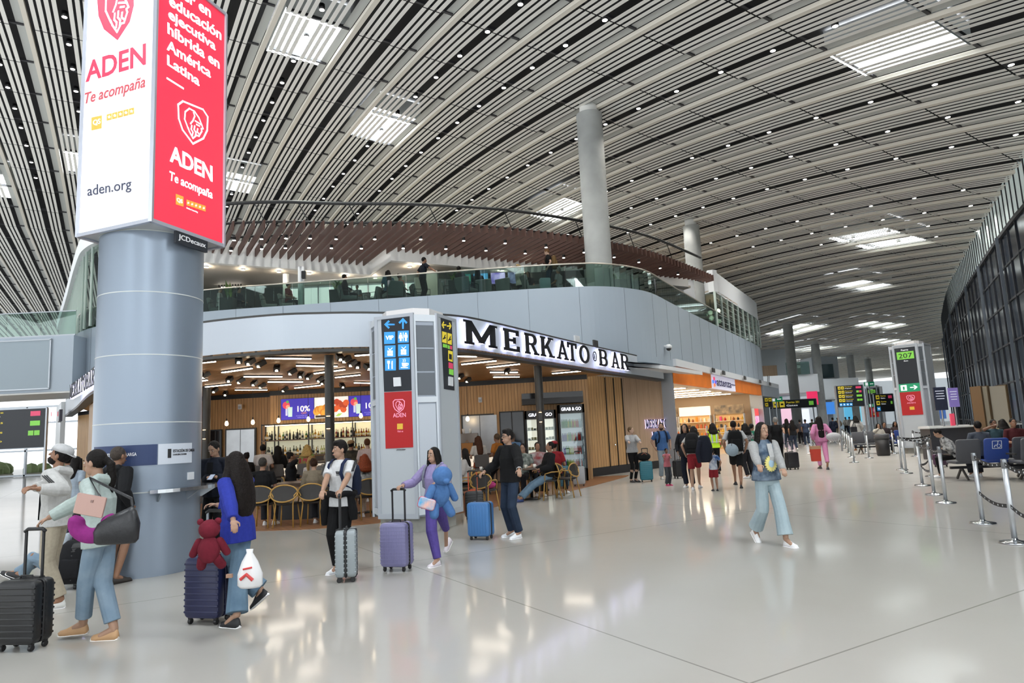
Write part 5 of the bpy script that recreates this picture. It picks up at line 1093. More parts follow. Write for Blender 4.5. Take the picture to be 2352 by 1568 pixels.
def limbf(mb, pts, r, n=12):
    """the same with an open, flat end for cuffs and hems"""
    P, R = [Vector(p) for p in pts], list(r); d0 = (P[0]-P[1]).normalized()
    return mb.tube([P[0]+d0*R[0]*.85, P[0]+d0*R[0]*.5]+P, [R[0]*.45, R[0]*.85]+R, n)
def mids(a, b, c, ra, rb, rc, bulge=1.08):
    """points and radii of a bent limb with some muscle"""
    return [a, a.lerp(b, .35), a.lerp(b, .8), b, b.lerp(c, .3), c], [ra, ra*.98, rb*1.05, rb, rb*bulge*.98, rc]
BAKE = []
def rm(o, vox, sm=3):
    m = o.modifiers.new('r', 'REMESH'); m.mode = 'VOXEL'; m.voxel_size = vox; m.use_smooth_shade = True
    s = o.modifiers.new('s', 'SMOOTH'); s.factor = .5; s.iterations = sm; BAKE.append(o); return o
def skin(c): return mat('skin_'+c.strip('#'), dull(c, .14, .84), .5, noise=.06, nscale=20, spec=.35)
def dull(c, k=.2, g=.86):
    if c is None: return None
    v = [int(c.lstrip('#')[i:i+2], 16)/255 for i in (0, 2, 4)]; l = .3*v[0]+.59*v[1]+.11*v[2]; return [(x+(l-x)*k)*g for x in v]
def cloth(c, c2=None, ns=30, rough=.85): return mat('cloth_'+c.strip('#')+(c2 or '').strip('#'), dull(c), rough, noise=0 if c2 else .12, nscale=ns, col2=dull(c2), bump=.25, bscale=18, spec=.2)
def hairm(c): return mat('hair_'+c.strip('#'), c, .62, noise=.4, nscale=40, bump=.5, bscale=60, spec=.18)
SK1, SK2, SK3, SK4 = '#c99a7c', '#b07d5e', '#8e5f45', '#d8ae92'
BLACKH, BROWNH = '#15110f', '#3a2519'
def shoe_rings(k, s, lift=0.):
    ys = [-.09, -.075, -.03, .04, .1, .145, .165]; ws = [.018, .038, .041, .043, .048, .04, .016]; hs = [.055, .095, .1, .085, .055, .045, .028]; rs = []
    for y, w, h in zip(ys, ws, hs):
        w += lift; r = []
        for i in range(12):
            a = math.pi*2*i/12; z = math.sin(a)
            r.append(Vector((w*math.cos(a)*(1 if z < .2 else .82)*s, y*s*(1+lift*2), (h*(.02+max(z, 0)*.98) if k else max(z, 0)*.024)*s)))
        rs.append(r)
    return rs
def person(label, xy, f, h=1.7, fem=False, skin_c=SK1, hair=('short', BLACKH), top=('#444444', 'long', .9), bot=('#333a4a', 'slim'), shoes=('#f0f0f0', '#f4f4f4'), LH=None, RH=None, LF=None, RF=None,
           lean=0., roll=0., hy=0., hp=0., sit=None, det=1, step=0., hair_len=.35, cat='person', extra=None, grip=(.5, .5), hood=False, top2=None, thin=1., z=0., group=None, glasses=False, ring=None, hipdrop=0., legs_out=None, mouth='#9a5a50', cap=None, beard=None):
    s = h/1.72; vox = {0: .0062, 1: .009, 2: .014, 3: .02}[det]*max(s, .7)
    rz = -math.radians(f); root = thing('person', label, cat, (xy[0], xy[1], z), rz, group); Wm = Matrix.Translation((xy[0], xy[1], z)) @ Matrix.Rotation(rz, 4, 'Z'); Wi = Wm.inverted()
    def Lc(p): return None if p is None else Wi @ Vector(p)
    V = Vector; X = V((1, 0, 0))
    hz = (sit if sit is not None else .93*s)-(hipdrop); base = V((0, 0, hz))
    if sit is not None: base = V((0, 0, sit+.09*s))
    R = Matrix.Rotation(-math.radians(lean), 3, 'X') @ Matrix.Rotation(math.radians(roll), 3, 'Y')
    def T(x, y, zz): return base+R @ V((x*s, y*s, (zz-.93)*s))     # torso point given in standing coordinates
    w = thin; fw = .93 if fem else 1.
    spine = [T(0, 0, .86), T(0, 0, .94), T(0, .005, 1.08), T(0, .015, 1.26), T(0, 0, 1.38), T(0, -.008, 1.45), T(0, 0, 1.5)]
    hipx = (.168 if fem else .155)*w; rx = [.10, hipx, (.125 if fem else .14)*w, .155*w*fw, .145*w*fw, .075, .05]; ry = [.09, .11*w, .095*w, (.12 if fem else .11)*w, .09*w, .06, .052]
    sx = .182*fw*w
    S_ = {-1: T(-sx, 0, 1.40), 1: T(sx, 0, 1.40)}
    Hj = {-1: base+V((-.088*s*w, 0, -.02*s)), 1: base+V((.088*s*w, 0, -.02*s))}
    # feet
    ft = {}
    for sd, tgt in ((-1, LF), (1, RF)):
        if tgt is None:
            if sit is not None:
                lo = legs_out if legs_out is not None else .42
                p = V((sd*.1*s, lo*s, 0))
            else: p = V((sd*.09*s, (-sd)*step*s, .0 if sd*step <= 0 else .0))
            if step and sit is None and sd*step > 0: p.z = .07*s
        else: p = Lc(tgt)
        ft[sd] = p
    pitch = {sd: (-math.radians(38) if ft[sd].z > .05*s and sit is None else math.radians(25) if (sit is not None and sit < .2) else 0.) for sd in ft}
    ank = {sd: ft[sd]+Matrix.Rotation(pitch[sd], 3, 'X') @ V((0, -.045*s, .09*s)) for sd in ft}
    knee = {}
    for sd in (-1, 1): knee[sd], ank[sd] = ik(Hj[sd], ank[sd], .425*s, .42*s, V((sd*.08, 1, .15)))
    # arms
    elb, wri = {}, {}
    for sd, tgt in ((-1, LH), (1, RH)):
        if tgt is None:
            t = (R @ V((sd*.08*s, (.03+sd*step*.6)*s, -.5*s)))+S_[sd] if sit is None else V((sd*.13*s, .3*s, base.z+.12*s))
        else: t = Lc(tgt)
        d = (t-S_[sd]); t2 = t-d.normalized()*.06*s if d.length > .1 else t
        elb[sd], wri[sd] = ik(S_[sd], t2, .285*s, .25*s, V((sd*.55, -.7, -.55)))
    # head
    Rh = R @ Matrix.Rotation(math.radians(hy), 3, 'Z') @ Matrix.Rotation(math.radians(hp), 3, 'X'); nk = T(0, .0, 1.49); hc = nk+(Matrix.Rotation(math.radians(hp*.6), 3, 'X') @ R @ V((0, .018, .115)))*s
    def Hd(x, y, zz): return hc+Rh @ V((x, y, zz))*s
    b = MB(); erings(b, spine, [r*s*.93 for r in rx], [r*s*.93 for r in ry], R @ X)
    limb(b, [T(0, -.008, 1.42), T(0, 0, 1.49), hc+V((0, -.01*s, -.02*s))], [.056*s, .05*s, .05*s])
    b.ball(hc+Rh @ V((0, -.008, .018))*s, (.074*s, .092*s, .1*s), 16, 10, Rh); b.ball(Hd(0, .022, -.045), (.056*s, .062*s, .07*s), 14, 8, Rh); b.ball(Hd(0, .045, -.088), (.03*s, .028*s, .024*s), 10, 6, Rh)
    if det <= 2:
        limb(b, [Hd(0, .082, .018), Hd(0, .098, -.016)], [.009*s, .0135*s], 8); b.ball(Hd(0, .084, -.06), (.024*s, .012*s, .011*s), 8, 6, Rh)
        for sd in (-1, 1): b.ball(Hd(sd*.076, -.005, -.005), (.012*s, .02*s, .032*s), 8, 6, Rh)
    for sd in (-1, 1):
        P, Q = mids(S_[sd], elb[sd], wri[sd], .05*s*fw, .039*s*fw, .026*s); limb(b, P, Q)
        P, Q = mids(Hj[sd], knee[sd], ank[sd], .082*s*w, .054*s*w, .037*s, 1.05); limb(b, P, Q)
        limb(b, [ank[sd], ft[sd]+Matrix.Rotation(pitch[sd], 3, 'X') @ V((0, .07*s, .035*s))], [.036*s, .03*s], 8)
        # hand: palm, four fingers bent about the grip, thumb from the side of the palm
        d = (wri[sd]-elb[sd]).normalized(); up = V((0, 0, 1)); side = d.cross(V((0, 0, 1)))
        side = side.normalized() if side.length > .2 else V((0, 1, 0)).cross(d).normalized()
        if abs(d.z) > .75: nrm = V((-sd, 0, 0)); nrm = (nrm-d*nrm.dot(d)).normalized(); side = d.cross(nrm).normalized()
        else: nrm = side.cross(d).normalized(); nrm = -nrm if nrm.z > 0 else nrm
        g = grip[0 if sd < 0 else 1]; hs = s*.95
        p0 = wri[sd]+d*.045*hs; M = Matrix((side, d, nrm)).transposed(); b.ball(p0, (.038*hs, .05*hs, .017*hs), 10, 6, M)
        if det <= 2:
            nf = 4
            for q in range(nf):
                off = side*((q-1.5)*.0195*hs); L = (.072, .082, .077, .06)[q]*hs; a0 = p0+d*.036*hs+off; c, sn = math.cos(g*.9), math.sin(g*.9); a1 = a0+(d*c+nrm*sn)*L*.45; c, sn = math.cos(g*2.2), math.sin(g*2.2); a2 = a1+(d*c+nrm*sn)*L*.33; c, sn = math.cos(g*3.2), math.sin(g*3.2); a3 = a2+(d*c+nrm*sn)*L*.24
                limb(b, [a0, a1, a2, a3], [.0092*hs, .0088*hs, .008*hs, .007*hs], 6)
            tsg = 1 if side.dot(V((-sd, .6, 0))) > 0 else -1
            t0 = p0-d*.018*hs+side*tsg*.03*hs; t1 = t0+(side*tsg*.7+d*.6+nrm*.3*g)*.036*hs; t2 = t1+(side*tsg*(.5-g)+d*.8+nrm*g)*.032*hs; limb(b, [t0, t1, t2], [.0125*hs, .0105*hs, .0085*hs], 6)
    body = rm(b.build('body', skin(skin_c), root), vox, 2)
    if det <= 1 or (det == 2 and abs(((f+180) % 360)-180) > 95):
        for sd in (-1, 1):
            e = MB().ball(Hd(sd*.031, .077, .012), (.0125*s, .008*s, .0065*s), 8, 6, Rh).build('eye', mat('eye_white', '#d8d0c8', .3), body, True); MB().ball(Hd(sd*.031, .083, .012), (.006*s, .004*s, .006*s), 8, 6, Rh).build('iris', mat('iris_dark', '#20140e', .2), body, True)
            limb(m_ := MB(), [Hd(sd*.016, .088, .033), Hd(sd*.032, .086, .038), Hd(sd*.05, .074, .032)], [.003*s, .0042*s, .002*s], 6); m_.build('eyebrow', hairm(hair[1] if hair[1] not in ('#8d8d8a',) else '#5a5652'), body, True)
        MB().ball(Hd(0, .0925, -.059), (.022*s, .006*s, .0075*s), 10, 6, Rh).build('lips', mat('lips_'+mouth[1:], mouth, .45), body, True)
    if glasses:
        gm_ = MB()
        for sd in (-1, 1): gm_.tube([Hd(sd*.033+.024*math.cos(k*.7854), .098, .012+.018*math.sin(k*.7854)) for k in range(9)], .0028*s, 6); gm_.tube([Hd(sd*.057, .096, .016), Hd(sd*.078, 0, .012)], .0025*s, 5)
        gm_.tube([Hd(-.01, .1, .016), Hd(.01, .1, .016)], .0025*s, 5); gm_.build('glasses', M_black, root)
    if beard: bb_ = MB(); bb_.ball(Hd(0, .03, -.062), (.059*s, .066*s, .05*s), 12, 8, Rh); bb_.build('beard', hairm(beard), root, True)
    # hair
    st, hcx = hair
    if st != 'bald':
        hb = MB(); hb.ball(Hd(0, -.022, .03), (.083*s, .096*s, .1*s), 14, 10, Rh)
        if st == 'quiff': hb.ball(Hd(0, .04, .1), (.062*s, .05*s, .035*s), 12, 6, Rh); hb.ball(Hd(0, -.01, .07), (.08*s, .09*s, .075*s), 12, 8, Rh)
        if st in ('long', 'wavy'):
            L = hair_len; wd = 1.5 if st == 'wavy' else 1.; Rb = R
            pts = [Hd(0, -.01, .05), Hd(0, -.05, -.03), hc+Rb @ V((0, -.085, -.15))*s, hc+Rb @ V((0, -.115, -.15-L*.4))*s, hc+Rb @ V((0, -.125, -.15-L*.75))*s, hc+Rb @ V((0, -.12, -.15-L))*s]
            erings(hb, pts, [q*s for q in (.08, .098*wd**.4, .1*wd, .105*wd, .095*wd, .05*wd)], [q*s for q in (.09, .075*wd**.5, .055*wd, .05*wd, .042*wd, .025)], Rh @ X)
            for sd in (-1, 1): limb(hb, [Hd(sd*.072, .02, .06), Hd(sd*.086, .012, -.03), hc+Rb @ V((sd*.1*wd**.6, .0, -.17))*s, hc+Rb @ V((sd*.11*wd**.6, .03, -.17-L*.55))*s], [.028*s, .03*s, .034*s*wd, .022*s], 8)
        if st == 'pony': limb(hb, [Hd(0, -.1, .03), Hd(0, -.15, -.03), hc+R @ V((0, -.15, -.17))*s, hc+R @ V((0, -.13, -.3))*s], [.03*s, .04*s, .04*s, .015*s], 8)
        if st == 'bun': hb.ball(Hd(0, -.09, .09), .045*s, 10, 7)
        rm(hb.build('hair', hairm(hcx), root), max(vox*.9, .007), 2)
    if cap:
        cb = MB(); rs = []
        for a, k in ((0, 1.04), (25, .99), (50, .8), (72, .45), (86, .1)):
            rs.append([Hd(.094*k*math.cos(i*.3927), -.012+.112*k*math.sin(i*.3927), .05+.085*math.sin(math.radians(a))) for i in range(16)])
        cb.rings(rs); cb.build('cap', cloth(cap[0]), root, True); sgn = cap[1]
        MB().rings([[Hd(x*.075, sgn*(.085+.075*math.sqrt(max(0, 1-x*x)))*1+(0), .05+dz-.02*(1-x*x)) for x in (-1, -.6, -.2, .2, .6, 1)]+[Hd(x*.075, sgn*.08, .05+dz) for x in (1, .6, .2, -.2, -.6, -1)] for dz in (0, .008)]).build('cap_brim', cloth(cap[0]), root)
    # top
    tc, sl, hem = top[:3]; loose = top[3] if len(top) > 3 else .018
    tb_ = MB(); lev = [hem, max(hem+.05, .99), 1.10, 1.26, 1.38, 1.44, 1.475]
    def tor(zq): 
        for a, b_ in zip(((.86, .1, .09), (.94, rx[1], ry[1]), (1.08, rx[2], ry[2]), (1.26, rx[3], ry[3]), (1.38, rx[4], ry[4]), (1.45, .075, .06), (1.5, .05, .052)), ((.94, rx[1], ry[1]), (1.08, rx[2], ry[2]), (1.26, rx[3], ry[3]), (1.38, rx[4], ry[4]), (1.45, .075, .06), (1.5, .05, .052), (1.6, .05, .052))):
            if zq <= b_[0]: t = max(0, (zq-a[0])/(b_[0]-a[0])); return (a[1]+(b_[1]-a[1])*t, a[2]+(b_[2]-a[2])*t)
        return (.05, .052)
    k_ = [max(loose, .018)+.012, max(loose, .018)+.008, loose, loose, .016, .014, .012]
    rr = [tor(q) for q in lev]; rr[0] = (max(rr[0][0], hipx*.98), max(rr[0][1], .105*w)); rr[1] = (max(rr[1][0], hipx*.95), max(rr[1][1], .1*w))
    erings(tb_, [T(0, .0 if q < 1.05 else .008, q) for q in lev], [(a+k)*s for (a, _), k in zip(rr, k_)], [(c+k)*s for (_, c), k in zip(rr, k_)], R @ X)
    for sd in (-1, 1):
        e = .016+loose*.5
        if sl == 'long': P, Q = mids(S_[sd], elb[sd], elb[sd].lerp(wri[sd], .93), (.052+e)*s*fw, (.041+e)*s*fw, (.032+e*.6)*s); limbf(tb_, [T(sd*.07, 0, 1.41)]+P, [.06*s]+Q)
        elif sl == 'three': P, Q = mids(S_[sd], elb[sd], elb[sd].lerp(wri[sd], .45), (.052+e)*s*fw, (.041+e)*s*fw, (.036+e)*s); limbf(tb_, [T(sd*.07, 0, 1.41)]+P, [.06*s]+Q)
        elif sl == 'short': e = .008+loose*.3; limbf(tb_, [T(sd*.07, 0, 1.41), S_[sd], S_[sd].lerp(elb[sd], .45), S_[sd].lerp(elb[sd], .74)], [.06*s, (.054+e)*s*fw, (.05+e)*s*fw, (.05+e)*s*fw])
        else: limb(tb_, [T(sd*.07, 0, 1.41), S_[sd]], [.055*s, (.05)*s])
    if hood: tb_.tube([T(x, y, q) for x, y, q in ((-.085, .03, 1.44), (-.1, -.05, 1.46), (0, -.11, 1.43), (.1, -.05, 1.46), (.085, .03, 1.44))], [.03*s, .045*s, .05*s, .045*s, .03*s], 8)
    tname = 'shirt' if sl in ('short', 'none') else 'jacket' if (len(top) > 4 and top[4] == 'jacket') else 'sweater'
    rm(tb_.build(tname, tc if not isinstance(tc, str) else cloth(tc), root), vox, 3)
    if top2:      # under layer or open front seen as a strip
        c2, x0, x1, za, zb = top2; ob_ = MB(); n = 7
        for i in range(n):
            xa, xb = x0+(x1-x0)*i/n, x0+(x1-x0)*(i+1)/n; q = []
            for zq in (za, (za+zb)/2, zb):
                a, c = tor(zq); a += loose+.012; c += loose+.012
                for x in (xa, xb): x_ = max(-a*.95, min(a*.95, x)); q.append(T(x_, c*math.sqrt(max(0, 1-(x_/a)**2))+.014, zq))
            ob_.add(q, [(0, 1, 3, 2), (2, 3, 5, 4)])
        ob_.build('shirt_front', cloth(c2), root)
    # bottom
    bc_, bs = bot[:2]; bm = MB(); e = .014
    wd = {'slim': (.058, .045), 'straight': (.07, .062), 'wide': (.082, .1), 'jogger': (.078, .052), 'shorts': (.08, .08), 'skirt': (.1, .1), 'legging': (.052, .038), 'crop': (.062, .052)}[bs]
    erings(bm, [base+R @ V((0, 0, .1*s)), base+R @ V((0, 0, .05*s)), base, base-V((0, 0, .06*s)), base-V((0, 0, .1*s))], [q*s for q in ((.13 if fem else .145)*w, hipx+.006, hipx+.008, hipx*.95, .12*w)], [q*s for q in (.1*w, .112*w, .122*w, .115*w, .09*w)], X)
    cuff = {}
    for sd in (-1, 1):
        a, k, n_ = Hj[sd], knee[sd], ank[sd]
        if bs in ('shorts', 'skirt'):
            limbf(bm, [a, a.lerp(k, .5), a.lerp(k, bot[2] if len(bot) > 2 else .85)], [.095*s*w, .085*s*w+.01, wd[0]*s*w+.014])
        else:
            en = k.lerp(n_, bot[2] if len(bot) > 2 else .96); limbf(bm, [a, a.lerp(k, .4), a.lerp(k, .85), k, k.lerp(n_, .5), en], [(.092)*s*w, (.082)*s*w+.006, (wd[0]+.008)*s*w, wd[0]*s*w+.006, (wd[0]*.5+wd[1]*.5)*s*w+.006, wd[1]*s+.008])
    rm(bm.build('shorts' if bs == 'shorts' else 'skirt' if bs == 'skirt' else 'trousers', bc_ if not isinstance(bc_, str) else cloth(bc_), root), vox, 3)
    # shoes
    for sd in (-1, 1):
        M = Matrix.Translation(ft[sd]) @ Matrix.Rotation(-sd*.12, 4, 'Z') @ Matrix.Rotation(pitch[sd], 4, 'X')
        sh_ = MB(); sh_.rings([[M @ p for p in r] for r in shoe_rings(1, s)]); so_ = sh_.build('shoe', mat('shoe_'+shoes[0].strip('#'), shoes[0], .6), root, True)
        if det <= 1: sl_ = MB(); sl_.rings([[M @ p for p in r] for r in shoe_rings(0, s, .004)]); sl_.build('sole', mat('sole_'+shoes[1].strip('#'), shoes[1], .6), so_)
    info = dict(root=root, W=Wm, T=lambda x, y, zz: Wm @ T(x, y, zz), hc=Wm @ hc, wri={k: Wm @ v for k, v in wri.items()}, elb={k: Wm @ v for k, v in elb.items()}, S={k: Wm @ v for k, v in S_.items()}, s=s, R=Wm.to_3x3() @ R, Tl=T)
    if extra: extra(info)
    return info
def bake():
    bpy.context.view_layer.update(); dg = bpy.context.evaluated_depsgraph_get(); done = {}
    for o in BAKE:
        me = bpy.data.meshes.new_from_object(o.evaluated_get(dg)); me.name = o.name; done[o] = me
    for o, me in done.items():
        o.modifiers.clear(); old = o.data; o.data = me; me.polygons.foreach_set('use_smooth', [True]*len(me.polygons)); bpy.data.meshes.remove(old)
    BAKE.clear()
# ---------------------------------------------------------------- luggage
def suitcase(label, base, rz, w=.38, h=.54, d=.23, col='#222', ribs='h', handle=.95, trim='#141416', strap=None, det=1, group=None, tilt=0.):
    t = thing('suitcase', label, 'suitcase', base, rz, group); t.rotation_euler = (tilt, 0, rz); c = mat('case_'+col.strip('#'), dull(col, .15, .88), .38, noise=.05, nscale=6); tr = mat('case_trim_'+trim.strip('#'), trim, .45); z0 = .055
    b = MB(); b.rbox((0, d*.27, z0+h/2), (w, d*.46, h), .05); b.rbox((0, -d*.27, z0+h/2), (w, d*.46, h), .05)
    if ribs == 'h':
        n = 9
        for i in range(n): z = z0+.06+(h-.12)*i/(n-1); b.rbox((0, 0, z), (w*.975, d+.005, .02), .008)
    elif ribs == 'v':
        for i in range(7): x = -w/2+.05+(w-.1)*i/6; b.rbox((x, 0, z0+h/2), (.018, d+.008, h-.1), .008)
    elif ribs == 'c':
        for i in range(11): z = z0+.05+(h-.1)*i/10; b.rbox((0, 0, z), (w*.975, d+.005, .008), .003)
        for i in range(9): x = -w/2+.05+(w-.1)*i/8; b.rbox((x, 0, z0+h/2), (.006, d+.006, h-.08), .003)
    b.build('shell', c, t, True).data.set_sharp_from_angle(angle=.7)
    MB().rbox((0, 0, z0+h/2), (w+.004, d*.1, h+.004), .05).build('zip_band', tr, t)
    for x in (-w/2+.05, w/2-.05):
        for y in (-d/2+.04, d/2-.04):
            wh = MB(); wh.lathe((x, y, .028), [(.001, -.014), (.024, -.014), (.028, -.008), (.028, .008), (.024, .014), (.001, .014)], 12, Matrix.Rotation(math.pi/2, 3, 'Y')); wh.box((x, y, .058), (.03, .035, .02)); wh.build('wheel', M_black, t)
    th = MB(); th.tube([(-.06, 0, z0+h), (-.055, 0, z0+h+.025), (.055, 0, z0+h+.025), (.06, 0, z0+h)], .009, 6); th.rbox((0, d*.3, z0+h), (.17, .07, .012), .005); th.build('top_handle', tr, t)
    if handle:
        hh = MB(); zt = handle
        for x in (-.085, .085): hh.box((x, d*.3, (z0+h+zt)/2), (.02, .014, zt-z0-h))
        o = hh.build('telescopic_handle', M_alu if strap == 'alu' else tr, t); g = MB(); g.tube([(-.1, d*.3, zt-.01), (-.07, d*.3, zt+.012), (.07, d*.3, zt+.012), (.1, d*.3, zt-.01)], .016, 8); g.build('grip', M_black, o, True)
    if strap and strap != 'alu': MB().rbox((0, 0, z0+h/2), (.05, d+.012, h+.012), .02).build('strap', mat('strap_'+strap.strip('#'), strap, .7), t)
    return t
def hand_at(t, zt, d=.23, dx=0.): return Matrix.Translation(t.location) @ Matrix.Rotation(t.rotation_euler[2], 4, 'Z') @ Vector((dx, d*.3, zt+.03))
def backpack(label, P, col, s=1., col2='#1a1a1c', pocket=True, y=-.2, zz=1.2, size=(.3, .17, .44), front=False, cat='backpack'):
    T, R = P['T'], P['R']; M = R; t = thing('backpack', label, cat, T(0, y, zz)); t.rotation_mode = 'QUATERNION'; t.rotation_quaternion = R.to_quaternion(); k = P['s']*s; w, d, h = [q*k for q in size]; c = cloth(col)
    b = MB(); rs = []
    for z_, kx, ky in ((-.5, .8, .75), (-.47, .95, .95), (-.2, 1, 1), (.2, .98, .95), (.4, .85, .8), (.5, .5, .5)):
        rs.append([Vector((kx*w/2*math.copysign(abs(math.cos(a))**.6, math.cos(a)), ky*d/2*math.copysign(abs(math.sin(a))**.6, math.sin(a)), z_*h)) for a in [2*math.pi*i/20 for i in range(20)]])
    b.rings(rs); b.build('bag', c, t, True)
    if pocket: b = MB(); b.rbox((0, -d*.52, -.14*h), (w*.72, .05*k, h*.45), .03*k); b.build('pocket', c, t, True)
    b = MB(); b.tube([(-.04*k, d*.2, h*.48), (0, d*.2, h*.58), (.04*k, d*.2, h*.48)], .008*k, 6); b.build('loop', cloth(col2), t)
    Ti = Matrix.Translation(t.location).inverted(); Q = R.to_4x4().inverted()
    for sd in (-1, 1):
        pts = [(sd*.09, -.1, 1.36), (sd*.105, -.06, 1.475), (sd*.115, .02, 1.482), (sd*.115, .1, 1.42), (sd*.118, .145, 1.3), (sd*.14, .1, 1.14), (sd*.16, -.06, 1.06)]
        b = MB(); b.tube([Q @ (Ti @ T(*p)) for p in pts], .026*k, 8, .35); b.build('strap', cloth(col2), t, True)
    return t
# ================================================================ travellers in front
def V3(x, y, z): return Vector((x, y, z))
def blobthing(name, label, cat, loc, rz=0.): return thing(name, label, cat, loc, rz)
def near(Y): return dict(det=0) if Y < 11 else dict(det=1) if Y < 15 else dict(det=2) if Y < 26 else dict(det=3)
DEN = cloth('#7f9db6', '#93aec4', 6); DEN2 = cloth('#5d7f9c', '#7295b0', 6); DEN3 = cloth('#24344c', '#2d3f5a', 6); DEN4 = cloth('#a9c4cf', '#b9d2da', 5)
# mint hoodie woman, black case, laptop, pillow, shoulder bag
S1 = suitcase('black cabin suitcase pulled by the woman in the mint hoodie', PZ(54, 1490), math.radians(-8), .37, .52, .22, '#17191c', 'h', .97)
P1 = person('woman in mint hoodie and pale jeans walking left with a black suitcase', PZ(224, 1470)[:2], -95, 1.64, True, SK1, ('pony', BLACKH), ('#c3d6cf', 'long', .84, .034), (DEN, 'straight', .84), ('#b8926a', '#e8e4dc'), RH=hand_at(S1, .97, .22, -.02), LH=PD(213, 1165, 5.52), LF=PZ(178, 1464)+V3(0, 0, .03), RF=PZ(250, 1468), det=0, hood=True, hy=-4, lean=5)
c = PD(207, 1160, 5.45); t = thing('laptop', 'pale pink laptop held against the mint hoodie', 'laptop', c); M = Matrix.Rotation(.22, 3, 'Y'); MB().rbox((0, 0, 0), (.235, .018, .16), .012, M=M).build('lid', mat('laptop_pink', '#b5948a', .35, .3), t); MB().box((.02, -.012, .03), (.02, .004, .02), M=M).build('badge', mat('laptop_badge', '#8d6f68', .3), t)
c = PD(210, 1195, 5.5); t = thing('neck_pillow', 'magenta plush neck pillow under the pale pink laptop', 'neck pillow', c); b = MB(); b.tube([(.13*math.cos(a), .02, -.02+.1*math.sin(a)) for a in [math.radians(q) for q in range(150, 405, 15)]], [.04]+[.062]*15+[.04], 12); rm(b.build('cushion', cloth('#b02a96'), t, True), .009, 2)
c = PD(268, 1212, 5.5); t = thing('shoulder_bag', 'large black shoulder bag of the woman in the mint hoodie', 'bag', c); b = MB(); rs = []
for z, w_, d_ in ((-.12, .15, .05), (-.1, .17, .075), (0, .18, .08), (.08, .15, .06), (.11, .12, .03)): rs.append([Vector((w_*math.copysign(abs(math.cos(a))**.7, math.cos(a)), d_*math.sin(a), z+.06*math.cos(a)*(z+.12)*4)) for a in [2*math.pi*i/20 for i in range(20)]])
b.rings(rs).build('bag', mat('leather_black', '#1b1c1f', .4, bump=.2, bscale=30), t, True)
b = MB(); sh_ = P1['S'][-1]-c+V3(.02, -.02, .07); b.tube([(-.12, -.02, .09), (-.08, -.05, .2), tuple(sh_), (.1, .02, .22), (.13, 0, .1)], .012, 8); b.build('strap', mat('leather_black'), t, True)
# man in white track jacket and white cap
def white_extra(P):
    for sd in (-1, 1):
        for k in range(3):
            a, b_ = P['S'][sd], P['elb'][sd]; d = (b_-a); n = (P['R'] @ Vector((sd, 0, 0))); n = (n-d*(n.dot(d)/d.dot(d))).normalized(); f_ = P['R'] @ Vector((0, 1, 0)); m_ = MB(); q = [a+d*t_+(n*.085+f_*(k-1)*.022+V3(0, 0, .0))*P['s'] for t_ in (.1, .4, .8)]; m_.tube(q, .006, 5); abs_rot(m_.build('sleeve_stripe', M_blk_txt, P['root']), P)
def abs_rot(o, P): o.matrix_parent_inverse = P['W'].inverted(); return o
Ym = 7.3
P2 = person('man in white cap, white track jacket and beige trousers looking up', PZ(120, 1396)[:2], -100, 1.72, False, SK2, ('short', BLACKH), ('#dcdcd8', 'long', .86, .03, 'jacket'), ('#cdbfa4', 'straight', .92), ('#d9d9d4', '#efefef'), LH=PD(82, 1128, 7.05), RH=PD(68, 1122, 7.2), RF=PZ(100, 1385), LF=PZ(128, 1397), det=0, hp=22, hy=4, cap=('#d9dadb', -1), beard='#1a1411', extra=white_extra, hood=True, top2=('#22252d', -.045, .045, .93, 1.4))
# man with the black hooded jacket seen from behind, beside the column
P3 = person('man in a black hooded jacket and shorts, back turned, beside the column', PZ(262, 1338)[:2], 25, 1.68, False, SK2, ('short', '#4a423c'), ('#1c1d20', 'long', .86, .035, 'jacket'), ('#20242c', 'shorts'), ('#2a2420', '#1a1614'), det=0, hood=True)
# woman in pale blue seen from behind, farther left; another dark head
person('woman in pale blue top with black hair, back turned, left of the column', PX(168, 12.4)[:2], 20, 1.58, True, SK1, ('long', BLACKH), ('#b9cde0', 'short', .9, .02), (DEN2, 'straight'), det=1, hair_len=.16)
person('man in dark cap behind the man in the white track jacket', PX(148, 13.2)[:2], -30, 1.62, False, SK2, ('short', BLACKH), ('#4b5a66', 'short', .9), ('#2a2c33', 'straight'), det=2, cap=('#1f2226', 1))
# person sitting on the floor, legs out to the left
Ps = PX(150, 9.3); person('person in pale jeans sitting on the floor behind the mint hoodie woman', Ps[:2], -92, 1.65, True, SK2, ('long', BLACKH), ('#c9d6e2', 'short', .9), (DEN, 'straight'), ('#1c1c1e', '#f0f0ee'), sit=.02, LF=PX(40, 9.2, .03)+V3(0, 0, .02), RF=PX(24, 9.4, .03), det=1, lean=-12)
t = backpack('black backpack standing on the floor behind the mint hoodie woman', dict(T=lambda x, y, z: PX(172, 8.6, .32) if (x == 0 and z == 1.2) else PX(172, 8.6, .32)+V3(x, y+.2, (z-1.2)), R=Matrix.Identity(3), s=1.15), '#1d1e22')
S2b = suitcase('small black suitcase on the floor between the mint hoodie woman and the column', PZ(205, 1348), .2, .36, .5, .22, '#1f2023', 'h', None)
